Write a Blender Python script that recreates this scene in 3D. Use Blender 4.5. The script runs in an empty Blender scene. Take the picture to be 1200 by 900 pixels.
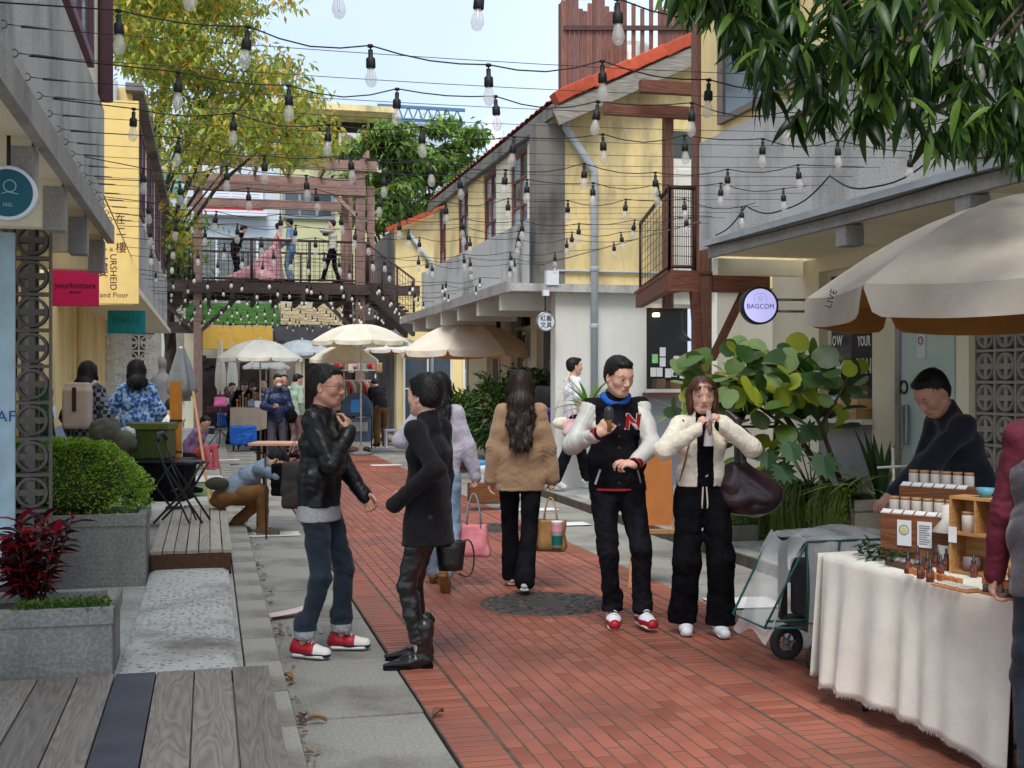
import bpy, bmesh, math, random
import numpy as np
import openvdb
from mathutils import Vector, Matrix, Euler, noise
from mathutils.bvhtree import BVHTree
rnd = random.Random(7)
S = bpy.context.scene
C = S.collection
PI = math.pi
# ---------------------------------------------------------------- camera, sky, sun, exposure
TH = math.atan(355 / 1400.0); CT, ST = math.cos(TH), math.sin(TH)
FP, EYE, HOR = 1400.0, 1.6, 447.0
cam = bpy.data.cameras.new('camera'); camo = bpy.data.objects.new('camera', cam); C.objects.link(camo)
camo.location = (0, 0, EYE); camo.rotation_euler = (PI / 2, 0, -TH)
cam.sensor_width = 36; cam.lens = 42.0; cam.shift_y = -3 / 1200.0
cam.clip_start = 0.05; cam.clip_end = 2000
S.camera = camo
SUN_EL, SUN_AZ = math.radians(58), math.radians(200)      # azimuth clockwise from +Y (street direction)
w = bpy.data.worlds.new('World'); S.world = w; w.use_nodes = True
nt = w.node_tree; nt.nodes.clear()
wo = nt.nodes.new('ShaderNodeOutputWorld'); bg = nt.nodes.new('ShaderNodeBackground')
sky = nt.nodes.new('ShaderNodeTexSky'); sky.sky_type = 'NISHITA'; sky.sun_disc = False
sky.sun_elevation = SUN_EL; sky.sun_rotation = SUN_AZ; sky.dust_density = 3.0; sky.air_density = 1.0; sky.ozone_density = 1.5
# thin high overcast: the sky texture blended with pale cloud
mixn = nt.nodes.new('ShaderNodeMix'); mixn.data_type = 'RGBA'
tc = nt.nodes.new('ShaderNodeTexCoord'); nz = nt.nodes.new('ShaderNodeTexNoise'); nz.inputs['Scale'].default_value = 2.2
nz.inputs['Detail'].default_value = 5
mr = nt.nodes.new('ShaderNodeMapRange'); mr.inputs[1].default_value = .3; mr.inputs[2].default_value = .75
mr.inputs[3].default_value = .45; mr.inputs[4].default_value = .85
nt.links.new(tc.outputs['Generated'], nz.inputs['Vector']); nt.links.new(nz.outputs['Fac'], mr.inputs[0])
nt.links.new(mr.outputs[0], mixn.inputs[0]); nt.links.new(sky.outputs[0], mixn.inputs[6])
mixn.inputs[7].default_value = (5.4, 6.3, 7.6, 1)
nt.links.new(mixn.outputs[2], bg.inputs[0]); bg.inputs[1].default_value = 0.115
nt.links.new(bg.outputs[0], wo.inputs[0])
sl = bpy.data.lights.new('sun', 'SUN'); sl.energy = 1.5; sl.angle = math.radians(26); sl.color = (1, .96, .9)
so = bpy.data.objects.new('sun', sl); C.objects.link(so)
so.rotation_euler = (PI / 2 - SUN_EL, 0, PI - SUN_AZ)
S.view_settings.view_transform = 'Standard'; S.view_settings.look = 'None'
S.view_settings.exposure = 0.80; S.view_settings.gamma = 1.0
S.cycles.max_bounces = 8; S.cycles.diffuse_bounces = 6; S.cycles.transparent_max_bounces = 24

# ---------------------------------------------------------------- helpers
def W(px, py, d):
 u = (px - 600) / FP * d
 return Vector((u * CT + d * ST, d * CT - u * ST, EYE - (py - HOR) / FP * d))
def Gd(px, py, z=0.0):
 d = FP * (EYE - z) / (py - HOR)
 v = W(px, py, d); v.z = z
 return v
def DX(px, x):                      # camera depth at which the sight line of column px meets the plane X = x
 return x * FP / (CT * (px - 245))
def hexc(r, g, b):                  # sRGB 0-255 -> linear
 f = lambda c: (c / 255 / 12.92) if c <= 10 else ((c / 255 + .055) / 1.055) ** 2.4
 return (f(r), f(g), f(b), 1)

MATS = {}
def mat(name, col, rough=.7, var=.12, nscale=6, bump=0.0, bscale=40, metal=0, spec=.4, col2=None, coord='Object',
  stretch=(1, 1, 1), emit=0, alpha=1, trans=0, detail=4, sheen=0, coat=0, thr=(.35, .65), bdist=.01, wave=None):
 if name in MATS: return MATS[name]
 m = bpy.data.materials.new(name); m.use_nodes = True; MATS[name] = m
 t = m.node_tree; b = t.nodes['Principled BSDF']; L = t.links.new
 b.inputs['Roughness'].default_value = rough; b.inputs['Metallic'].default_value = metal
 b.inputs['Specular IOR Level'].default_value = spec
 if sheen: b.inputs['Sheen Weight'].default_value = sheen; b.inputs['Sheen Roughness'].default_value = .5
 if coat: b.inputs['Coat Weight'].default_value = coat
 if trans: b.inputs['Transmission Weight'].default_value = trans
 if alpha < 1: b.inputs['Alpha'].default_value = alpha
 tcn = t.nodes.new('ShaderNodeTexCoord'); mp = t.nodes.new('ShaderNodeMapping'); mp.inputs['Scale'].default_value = stretch
 L(tcn.outputs[coord], mp.inputs[0])
 n = t.nodes.new('ShaderNodeTexNoise'); n.inputs['Scale'].default_value = nscale; n.inputs['Detail'].default_value = detail
 n.inputs['Roughness'].default_value = .6
 L(mp.outputs[0], n.inputs['Vector'])
 mrr = t.nodes.new('ShaderNodeMapRange'); mrr.inputs[1].default_value = thr[0]; mrr.inputs[2].default_value = thr[1]
 L(n.outputs['Fac'], mrr.inputs[0])
 mx = t.nodes.new('ShaderNodeMix'); mx.data_type = 'RGBA'
 c1 = tuple(max(0, c * (1 - var)) for c in col[:3]) + (1,)
 c2 = col2 if col2 else tuple(min(1, c * (1 + var)) for c in col[:3]) + (1,)
 if col2: c1 = tuple(col[:3]) + (1,)
 mx.inputs[6].default_value = c1; mx.inputs[7].default_value = c2
 L(mrr.outputs[0], mx.inputs[0])
 # small per-object shift so that repeats differ
 oi = t.nodes.new('ShaderNodeObjectInfo'); hs = t.nodes.new('ShaderNodeHueSaturation')
 mo = t.nodes.new('ShaderNodeMapRange'); mo.inputs[3].default_value = 1 - var * .5; mo.inputs[4].default_value = 1 + var * .5
 L(oi.outputs['Random'], mo.inputs[0]); L(mo.outputs[0], hs.inputs['Value']); L(mx.outputs[2], hs.inputs['Color'])
 L(hs.outputs[0], b.inputs['Base Color'])
 if emit:
  L(hs.outputs[0], b.inputs['Emission Color']); b.inputs['Emission Strength'].default_value = emit
 if bump or wave:
  bp = t.nodes.new('ShaderNodeBump'); bp.inputs['Strength'].default_value = bump or .5; bp.inputs['Distance'].default_value = bdist
  if wave:
   wv = t.nodes.new('ShaderNodeTexWave'); wv.inputs['Scale'].default_value = wave[0]; wv.inputs['Distortion'].default_value = wave[1]
   wv.bands_direction = wave[2] if len(wave) > 2 else 'X'; wv.inputs['Detail'].default_value = 2
   wv.inputs['Detail Scale'].default_value = 1.5
   L(mp.outputs[0], wv.inputs['Vector']); L(wv.outputs['Fac'], bp.inputs['Height'])
  else:
   n2 = t.nodes.new('ShaderNodeTexNoise'); n2.inputs['Scale'].default_value = bscale; n2.inputs['Detail'].default_value = 5
   L(mp.outputs[0], n2.inputs['Vector']); L(n2.outputs['Fac'], bp.inputs['Height'])
  L(bp.outputs[0], b.inputs['Normal'])
 return m

def wood(name, col, col2, rough=.75, scale=1.0, axis='Y', bump=.5):
 """planks with grain running along the given object axis"""
 if name in MATS: return MATS[name]
 m = bpy.data.materials.new(name); m.use_nodes = True; MATS[name] = m
 t = m.node_tree; b = t.nodes['Principled BSDF']; L = t.links.new
 b.inputs['Roughness'].default_value = rough; b.inputs['Specular IOR Level'].default_value = .3
 tcn = t.nodes.new('ShaderNodeTexCoord'); mp = t.nodes.new('ShaderNodeMapping')
 st = {'X': (.8, 9, 9), 'Y': (9, .8, 9), 'Z': (9, 9, .8)}[axis]
 mp.inputs['Scale'].default_value = tuple(s * scale for s in st)
 oi = t.nodes.new('ShaderNodeObjectInfo'); ad = t.nodes.new('ShaderNodeVectorMath'); ad.operation = 'ADD'
 ml = t.nodes.new('ShaderNodeMath'); ml.operation = 'MULTIPLY'; ml.inputs[1].default_value = 57
 L(oi.outputs['Random'], ml.inputs[0]); L(tcn.outputs['Object'], mp.inputs[0]); L(mp.outputs[0], ad.inputs[0]); L(ml.outputs[0], ad.inputs[1])
 wv = t.nodes.new('ShaderNodeTexNoise'); wv.inputs['Scale'].default_value = .9; wv.inputs['Detail'].default_value = 2
 wv.inputs['Distortion'].default_value = .6
 L(ad.outputs[0], wv.inputs['Vector'])
 rg = t.nodes.new('ShaderNodeMath'); rg.operation = 'MULTIPLY'; rg.inputs[1].default_value = 13
 fr = t.nodes.new('ShaderNodeMath'); fr.operation = 'PINGPONG'; fr.inputs[1].default_value = .5
 L(wv.outputs['Fac'], rg.inputs[0]); L(rg.outputs[0], fr.inputs[0])
 n = t.nodes.new('ShaderNodeTexNoise'); n.inputs['Scale'].default_value = 6; n.inputs['Detail'].default_value = 6
 L(ad.outputs[0], n.inputs['Vector'])
 av = t.nodes.new('ShaderNodeMath'); av.operation = 'ADD'
 L(fr.outputs[0], av.inputs[0]); L(n.outputs['Fac'], av.inputs[1])
 mrr = t.nodes.new('ShaderNodeMapRange'); mrr.inputs[1].default_value = .3; mrr.inputs[2].default_value = 1.15
 L(av.outputs[0], mrr.inputs[0])
 mx = t.nodes.new('ShaderNodeMix'); mx.data_type = 'RGBA'; mx.inputs[6].default_value = col; mx.inputs[7].default_value = col2
 L(mrr.outputs[0], mx.inputs[0])
 hs = t.nodes.new('ShaderNodeHueSaturation'); mo = t.nodes.new('ShaderNodeMapRange'); mo.inputs[3].default_value = .8; mo.inputs[4].default_value = 1.2
 L(oi.outputs['Random'], mo.inputs[0]); L(mo.outputs[0], hs.inputs['Value']); L(mx.outputs[2], hs.inputs['Color'])
 L(hs.outputs[0], b.inputs['Base Color'])
 bp = t.nodes.new('ShaderNodeBump'); bp.inputs['Strength'].default_value = bump; bp.inputs['Distance'].default_value = .004
 L(av.outputs[0], bp.inputs['Height']); L(bp.outputs[0], b.inputs['Normal'])
 return m

def plaster(name, col, dirt, amt=.5, rough=.85, streak=True, bump=.25, speck=0):
 """painted or bare rendered wall: mottling, vertical rain streaks and worn patches"""
 if name in MATS: return MATS[name]
 m = bpy.data.materials.new(name); m.use_nodes = True; MATS[name] = m
 t = m.node_tree; b = t.nodes['Principled BSDF']; L = t.links.new
 b.inputs['Roughness'].default_value = rough; b.inputs['Specular IOR Level'].default_value = .25
 tcn = t.nodes.new('ShaderNodeTexCoord'); mp = t.nodes.new('ShaderNodeMapping')
 mp.inputs['Scale'].default_value = (1.5, 1.5, .4) if streak else (1.6, 1.6, 1.6)
 L(tcn.outputs['Object'], mp.inputs[0])
 n = t.nodes.new('ShaderNodeTexNoise'); n.inputs['Scale'].default_value = 1.4; n.inputs['Detail'].default_value = 7; n.inputs['Roughness'].default_value = .65
 L(mp.outputs[0], n.inputs['Vector'])
 n2 = t.nodes.new('ShaderNodeTexNoise'); n2.inputs['Scale'].default_value = .9; n2.inputs['Detail'].default_value = 6
 L(tcn.outputs['Object'], n2.inputs['Vector'])
 mu = t.nodes.new('ShaderNodeMath'); mu.operation = 'MULTIPLY'; L(n.outputs['Fac'], mu.inputs[0]); L(n2.outputs['Fac'], mu.inputs[1])
 mrr = t.nodes.new('ShaderNodeMapRange'); mrr.inputs[1].default_value = .22; mrr.inputs[2].default_value = .42; mrr.inputs[4].default_value = amt
 L(mu.outputs[0], mrr.inputs[0])
 mx = t.nodes.new('ShaderNodeMix'); mx.data_type = 'RGBA'; mx.inputs[6].default_value = col; mx.inputs[7].default_value = dirt
 L(mrr.outputs[0], mx.inputs[0]); out = mx.outputs[2]
 n3 = t.nodes.new('ShaderNodeTexNoise'); n3.inputs['Scale'].default_value = 60; n3.inputs['Detail'].default_value = 3
 L(tcn.outputs['Object'], n3.inputs['Vector'])
 if speck:
  ms = t.nodes.new('ShaderNodeMapRange'); ms.inputs[1].default_value = .42; ms.inputs[2].default_value = .62
  ms.inputs[3].default_value = 1 - speck; ms.inputs[4].default_value = 1 + speck
  L(n3.outputs['Fac'], ms.inputs[0]); hs = t.nodes.new('ShaderNodeHueSaturation'); L(out, hs.inputs['Color']); L(ms.outputs[0], hs.inputs['Value']); out = hs.outputs[0]
 L(out, b.inputs['Base Color'])
 bp = t.nodes.new('ShaderNodeBump'); bp.inputs['Strength'].default_value = bump; bp.inputs['Distance'].default_value = .01
 L(n3.outputs['Fac'], bp.inputs['Height']); L(bp.outputs[0], b.inputs['Normal'])
 return m

def translucent(m, amt=.45):
 t = m.node_tree; b = t.nodes['Principled BSDF']; out = [n for n in t.nodes if n.type == 'OUTPUT_MATERIAL'][0]
 tr = t.nodes.new('ShaderNodeBsdfTranslucent'); ms = t.nodes.new('ShaderNodeMixShader'); ms.inputs[0].default_value = amt
 t.links.new(b.inputs['Base Color'].links[0].from_socket, tr.inputs[0]); t.links.new(b.outputs[0], ms.inputs[1]); t.links.new(tr.outputs[0], ms.inputs[2]); t.links.new(ms.outputs[0], out.inputs[0]); return m
def tag(o, label=None, cat=None, group=None, kind=None):
 if label: o['label'] = label
 if cat: o['category'] = cat
 if group: o['group'] = group
 if kind: o['kind'] = kind
 return o
def empty(name, loc, rz=0, label=None, cat=None, group=None):
 o = bpy.data.objects.new(name, None); C.objects.link(o); o.location = loc; o.rotation_euler = (0, 0, rz)
 o.empty_display_size = .1
 return tag(o, label, cat, group)
def link(name, me, parent=None, loc=None, rot=None, scale=None):
 o = bpy.data.objects.new(name, me); C.objects.link(o)
 if parent is not None: o.parent = parent
 if loc is not None: o.location = loc
 if rot is not None: o.rotation_euler = rot
 if scale is not None: o.scale = scale
 return o
def copy_tree(o, parent=None):
 c = o.copy(); C.objects.link(c)
 if parent is not None: c.parent = parent
 for ch in list(o.children): copy_tree(ch, c)
 return c

class MB:
 """collects simple shapes and links them as ONE mesh"""
 def __init__(s): s.v = []; s.f = []; s.mi = []; s.sm = []
 def add(s, vs, fs, mi=0, smooth=False):
  k = len(s.v); s.v += [tuple(v) for v in vs]
  s.f += [tuple(i + k for i in f) for f in fs]; s.mi += [mi] * len(fs); s.sm += [smooth] * len(fs)
  return s
 def box(s, lo, hi, mi=0, M=None):
  x0, y0, z0 = lo; x1, y1, z1 = hi
  vs = [Vector(p) for p in ((x0, y0, z0), (x1, y0, z0), (x1, y1, z0), (x0, y1, z0), (x0, y0, z1), (x1, y0, z1), (x1, y1, z1), (x0, y1, z1))]
  if M: vs = [M @ v for v in vs]
  return s.add(vs, [(0, 3, 2, 1), (4, 5, 6, 7), (0, 1, 5, 4), (1, 2, 6, 5), (2, 3, 7, 6), (3, 0, 4, 7)], mi)
 def cbox(s, c, size, mi=0, rz=0):
  M = Matrix.Translation(c) @ Matrix.Rotation(rz, 4, 'Z')
  h = [a / 2 for a in size]
  return s.box((-h[0], -h[1], -h[2]), h, mi, M)
 def bar(s, a, b, w, h, mi=0, up=(0, 0, 1)):
  a = Vector(a); b = Vector(b); d = (b - a); L = d.length; d.normalize(); up = Vector(up)
  if abs(d.dot(up)) > .99: up = Vector((1, 0, 0))
  r = d.cross(up).normalized(); u = r.cross(d)
  vs = [p + r * (w / 2 * i) + u * (h / 2 * j) for p in (a, b) for i, j in ((-1, -1), (1, -1), (1, 1), (-1, 1))]
  return s.add(vs, [(0, 1, 2, 3), (7, 6, 5, 4), (0, 4, 5, 1), (1, 5, 6, 2), (2, 6, 7, 3), (3, 7, 4, 0)], mi)
 def tube(s, pts, r, n=8, mi=0, closed=False, smooth=True, cap=True):
  pts = [Vector(p) for p in pts]; N = len(pts); rs = r if isinstance(r, (list, tuple)) else [r] * N
  vs = []; ref = None
  for i, p in enumerate(pts):
   a = pts[(i - 1) % N] if (closed or i > 0) else p; b = pts[(i + 1) % N] if (closed or i < N - 1) else p
   d = (b - a)
   if d.length < 1e-9: d = Vector((0, 0, 1))
   d.normalize()
   if ref is None:
    ref = Vector((0, 0, 1)) if abs(d.z) < .9 else Vector((1, 0, 0))
   e = ref - d * ref.dot(d)
   if e.length < 1e-6: e = d.orthogonal()
   e.normalize(); g = d.cross(e); ref = e
   vs += [p + (e * math.cos(2 * PI * j / n) + g * math.sin(2 * PI * j / n)) * rs[i] for j in range(n)]
  fs = []
  for i in range(N if closed else N - 1):
   i2 = (i + 1) % N
   fs += [(i * n + j, i * n + (j + 1) % n, i2 * n + (j + 1) % n, i2 * n + j) for j in range(n)]
  if not closed and cap: fs += [tuple(range(n - 1, -1, -1)), tuple((N - 1) * n + j for j in range(n))]
  return s.add(vs, fs, mi, smooth)
 def lathe(s, prof, n=24, mi=0, c=(0, 0, 0), smooth=True, M=None):
  c = Vector(c); vs = []
  for r, z in prof: vs += [Vector((r * math.cos(2 * PI * j / n), r * math.sin(2 * PI * j / n), z)) for j in range(n)]
  vs = [(M @ v if M else v) + c for v in vs]
  fs = [(i * n + j, i * n + (j + 1) % n, (i + 1) * n + (j + 1) % n, (i + 1) * n + j) for i in range(len(prof) - 1) for j in range(n)]
  return s.add(vs, fs, mi, smooth)
 def prism(s, poly, y0, y1, mi=0, M=None):
  """polygon in XZ extruded along Y"""
  n = len(poly); vs = [Vector((p[0], y0, p[1])) for p in poly] + [Vector((p[0], y1, p[1])) for p in poly]
  if M: vs = [M @ v for v in vs]
  fs = [tuple(range(n)), tuple(range(2 * n - 1, n - 1, -1))] + [(i, i + n, (i + 1) % n + n, (i + 1) % n) for i in range(n)]
  return s.add(vs, fs, mi)
 def grid(s, fn, nu, nv, mi=0, smooth=True, closed=False):
  vs = [fn(i / nu, j / nv) for i in range(nu + 1) for j in range(nv + 1)]
  fs = [(i * (nv + 1) + j, (i + 1) * (nv + 1) + j, (i + 1) * (nv + 1) + j + 1, i * (nv + 1) + j + 1) for i in range(nu) for j in range(nv)]
  return s.add(vs, fs, mi, smooth)
 def mesh(s, name, mats):
  me = bpy.data.meshes.new(name); me.from_pydata(s.v, [], s.f)
  for m in (mats if isinstance(mats, (list, tuple)) else [mats]): me.materials.append(m)
  me.polygons.foreach_set('material_index', s.mi); me.polygons.foreach_set('use_smooth', s.sm)
  me.update(); return me
 def build(s, name, mats, parent=None, loc=None, rot=None, bevel=0, solid=0, fixn=True):
  me = s.mesh(name, mats)
  if fixn:
   bm = bmesh.new(); bm.from_mesh(me); bmesh.ops.recalc_face_normals(bm, faces=bm.faces); bm.to_mesh(me); bm.free()
  o = link(name, me, parent, loc, rot)
  if bevel:
   b = o.modifiers.new('bevel', 'BEVEL'); b.width = bevel; b.segments = 2; b.limit_method = 'ANGLE'
  if solid:
   b = o.modifiers.new('solid', 'SOLIDIFY'); b.thickness = solid; b.offset = 0
  return o
def bx(name, lo, hi, m, parent=None, bevel=0, kind=None):
 """box whose object origin is its own centre (so that textures and copies stay local)"""
 c = [(a + b) / 2 for a, b in zip(lo, hi)]; h = [abs(b - a) / 2 for a, b in zip(lo, hi)]
 o = MB().box([-a for a in h], h).build(name, m, parent, loc=c, bevel=bevel)
 if kind: o['kind'] = kind
 return o
def text_mesh(txt, size, m, name='lettering', parent=None, M=None, ext=.002, align='CENTER', offset=0, sx=1, vertical=False, shear=0):
 cu = bpy.data.curves.new(name, 'FONT'); cu.body = txt; cu.size = size; cu.extrude = ext; cu.align_x = align; cu.align_y = 'CENTER'
 cu.resolution_u = 3; cu.offset = offset; cu.shear = shear; cu.space_character = 1.06
 o = bpy.data.objects.new(name, cu); C.objects.link(o)
 dg = bpy.context.evaluated_depsgraph_get(); me = bpy.data.meshes.new_from_object(o.evaluated_get(dg))
 bpy.data.objects.remove(o); bpy.data.curves.remove(cu)
 me.materials.clear(); me.materials.append(m)
 T = (M or Matrix.Identity(4)) @ Matrix.Diagonal((sx, 1, 1, 1)); me.transform(T)
 return link(name, me, parent)
def face_cam_matrix(loc, rz=0):
 """text plane standing upright, reading correctly from the -Y side (rz turns it about Z)"""
 return Matrix.Translation(loc) @ Matrix.Rotation(rz, 4, 'Z') @ Matrix.Rotation(PI / 2, 4, 'X')
ZD = 4.33
ORD = ['nearest', 'second', 'third', 'fourth', 'fifth', 'sixth', 'seventh', 'eighth', 'ninth', 'tenth', 'eleventh', 'twelfth', 'thirteenth', 'fourteenth', 'fifteenth', 'sixteenth', 'seventeenth', 'eighteenth', 'nineteenth', 'twentieth']
OR1 = ['first'] + ORD[1:]
# ---------------------------------------------------------------- figures: smooth distance-field bodies and garments
def V3(*a): return np.array(a, dtype=np.float32)
class Field:
 def __init__(s, lo, hi, vox):
  s.vox = vox; s.lo = np.array(lo, np.float32)
  s.n = np.maximum(4, np.ceil((np.array(hi) - s.lo) / vox).astype(int) + 1)
  s.F = np.full(tuple(s.n), .5, np.float32)
 def region(s, bl, bh):
  a = np.clip(np.floor((bl - s.lo) / s.vox).astype(int), 0, s.n); b = np.clip(np.ceil((bh - s.lo) / s.vox).astype(int) + 1, 0, s.n)
  if np.any(b <= a): return None, None
  ax = [(s.lo[i] + s.vox * np.arange(a[i], b[i], dtype=np.float32)) for i in range(3)]
  P = (ax[0][:, None, None], ax[1][None, :, None], ax[2][None, None, :])
  return tuple(slice(a[i], b[i]) for i in range(3)), P
 def put(s, fn, bl, bh, k=.02, op='u'):
  m = .03 + k; sl_, P = s.region(np.array(bl) - m, np.array(bh) + m)
  if sl_ is None: return
  d = fn(P); A = s.F[sl_]
  if op == 'u':
   if k > 0:
    h = np.maximum(k - np.abs(A - d), 0) / k; s.F[sl_] = np.minimum(A, d) - h * h * k * .25
   else: s.F[sl_] = np.minimum(A, d)
  elif op == 's':                                   # subtract
   d = -d
   if k > 0:
    h = np.maximum(k - np.abs(A - d), 0) / k; s.F[sl_] = np.maximum(A, d) + h * h * k * .25
   else: s.F[sl_] = np.maximum(A, d)
 def cap(s, a, b, ra, rb=None, k=.02, u=None, f=1.0, op='u'):
  a = np.array(a, np.float32); b = np.array(b, np.float32); rb = ra if rb is None else rb
  R = max(ra, rb) * max(f, 1); ab = b - a; L2 = float(ab @ ab) + 1e-9
  def fn(P):
   q = [P[i] - a[i] for i in range(3)]
   t = np.clip((q[0] * ab[0] + q[1] * ab[1] + q[2] * ab[2]) / L2, 0, 1)
   q = [q[i] - t * ab[i] for i in range(3)]; d2 = q[0] ** 2 + q[1] ** 2 + q[2] ** 2
   if u is not None:
    qu = q[0] * u[0] + q[1] * u[1] + q[2] * u[2]; d2 = d2 + qu * qu * (1 / (f * f) - 1)
   return np.sqrt(np.maximum(d2, 0)) - (ra + (rb - ra) * t)
  s.put(fn, np.minimum(a, b) - R, np.maximum(a, b) + R, k, op)
 def ell(s, c, r, R=None, k=.02, op='u'):
  c = np.array(c, np.float32); r = np.array(r, np.float32); R = np.eye(3) if R is None else R; m = float(r.max())
  def fn(P):
   q = [P[i] - c[i] for i in range(3)]
   l = [q[0] * R[0][j] + q[1] * R[1][j] + q[2] * R[2][j] for j in range(3)]
   k0 = np.sqrt((l[0] / r[0]) ** 2 + (l[1] / r[1]) ** 2 + (l[2] / r[2]) ** 2)
   k1 = np.sqrt((l[0] / r[0] ** 2) ** 2 + (l[1] / r[1] ** 2) ** 2 + (l[2] / r[2] ** 2) ** 2) + 1e-6
   return k0 * (k0 - 1) / k1
  s.put(fn, c - m, c + m, k, op)
 def rbox(s, c, h, R=None, r=.01, k=.01, op='u'):
  c = np.array(c, np.float32); R = np.eye(3) if R is None else R; m = float(np.linalg.norm(h)) + r
  def fn(P):
   q = [P[i] - c[i] for i in range(3)]
   l = [np.abs(q[0] * R[0][j] + q[1] * R[1][j] + q[2] * R[2][j]) - (h[j] - r) for j in range(3)]
   o = np.sqrt(np.maximum(l[0], 0) ** 2 + np.maximum(l[1], 0) ** 2 + np.maximum(l[2], 0) ** 2)
   return o + np.minimum(np.maximum(np.maximum(l[0], l[1]), l[2]), 0) - r
  s.put(fn, c - m, c + m, k, op)
 def plane(s, p, n):                                  # keep the side opposite to n
  P = s.region(s.lo, s.lo + s.vox * s.n)[1]
  d = (P[0] - p[0]) * n[0] + (P[1] - p[1]) * n[1] + (P[2] - p[2]) * n[2]
  sh = s.F.shape; d = d[:sh[0], :sh[1], :sh[2]]
  s.F = np.maximum(s.F, np.broadcast_to(d, sh).astype(np.float32))
 def folds(s, amp, f=22.0, seed=0, zs=.6, ridge=True):
  """creases of cloth: warped sine ridges"""
  x = s.lo[0] + s.vox * np.arange(s.n[0], dtype=np.float32)[:, None, None]
  y = s.lo[1] + s.vox * np.arange(s.n[1], dtype=np.float32)[None, :, None]
  z = s.lo[2] + s.vox * np.arange(s.n[2], dtype=np.float32)[None, None, :]
  a = seed * 1.7
  wx = np.sin(9 * y + 7 * z + a) + .6 * np.sin(17 * z - 11 * x + a * 2); wz = np.sin(8 * x - 6 * y + a * 3) + .6 * np.sin(15 * y + 13 * x + a)
  g = np.sin(f * (z * zs + .5 * x) + 1.6 * wx + a) * .5 + np.sin(f * (.8 * x - .45 * y) + 1.4 * wz) * .35 + np.sin(f * 1.7 * (z * .7 - .6 * x + .3 * y) + 1.2 * wx) * .25
  if ridge: g = 1 - np.abs(g) * 1.6
  s.F = (s.F + amp * g).astype(np.float32)
 def crease(s, c, ax, amp=.006, k=120, r=.09, seed=0):
  c = np.array(c, np.float32); sl_, P = s.region(c - r * 1.6, c + r * 1.6)
  if sl_ is None: return
  q = [P[i] - c[i] for i in range(3)]; t = q[0] * ax[0] + q[1] * ax[1] + q[2] * ax[2]
  d2 = q[0] ** 2 + q[1] ** 2 + q[2] ** 2
  wv = np.sin(k * t + 2.2 * np.sin(28 * q[0] + seed) + 1.8 * np.sin(31 * q[1] + 20 * q[2] + seed * 2))
  s.F[sl_] = s.F[sl_] + (amp * .62 * (np.abs(wv) * 1.7 - 1) * np.exp(-d2 / (r * r * .6))).astype(np.float32)
 def mesh(s, name, mats, adapt=.0, zones=None, post=None, smooth=True):
  g = openvdb.FloatGrid(.5); g.copyFromArray(np.ascontiguousarray(np.clip(s.F, -.45, .45)))
  if adapt: pts, tri, quad = g.convertToPolygons(isovalue=0.0, adaptivity=adapt)
  else: pts, quad = g.convertToQuads(isovalue=0.0); tri = np.zeros((0, 3), int)
  pts = pts.astype(np.float32) * s.vox + s.lo
  if post is not None: pts = post(pts)
  me = bpy.data.meshes.new(name)
  nq, ntr = len(quad), len(tri)
  me.vertices.add(len(pts)); me.vertices.foreach_set('co', pts.ravel())
  idx = np.concatenate([np.asarray(quad)[:, ::-1].ravel(), np.asarray(tri)[:, ::-1].ravel()]).astype(np.int32)
  me.loops.add(len(idx)); me.loops.foreach_set('vertex_index', idx)
  st = np.concatenate([np.arange(nq) * 4, nq * 4 + np.arange(ntr) * 3]).astype(np.int32)
  me.polygons.add(nq + ntr); me.polygons.foreach_set('loop_start', st)
  me.polygons.foreach_set('loop_total', np.concatenate([np.full(nq, 4), np.full(ntr, 3)]).astype(np.int32))
  me.polygons.foreach_set('use_smooth', np.ones(nq + ntr, bool))
  mats = mats if isinstance(mats, (list, tuple)) else [mats]
  for m in mats: me.materials.append(m)
  if zones is not None and len(mats) > 1:
   cq = pts[np.asarray(quad)].mean(1) if nq else np.zeros((0, 3)); ct = pts[np.asarray(tri)].mean(1) if ntr else np.zeros((0, 3))
   c = np.concatenate([cq, ct]); mi = np.zeros(len(c), np.int32)
   for k, fn in enumerate(zones): mi[fn(c)] = k + 1
   me.polygons.foreach_set('material_index', mi)
  me.update(calc_edges=True); me.validate()
  # make sure faces point outward
  if len(me.polygons):
   vol = 0
   i4 = np.asarray(quad)[:, ::-1] if nq else None
   if i4 is not None:
    a, b, c_ = pts[i4[:, 0]], pts[i4[:, 1]], pts[i4[:, 2]]; vol = np.einsum('ij,ij->i', a - pts.mean(0), np.cross(b - a, c_ - a)).sum()
   if vol < 0: me.flip_normals()
  return me

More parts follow.
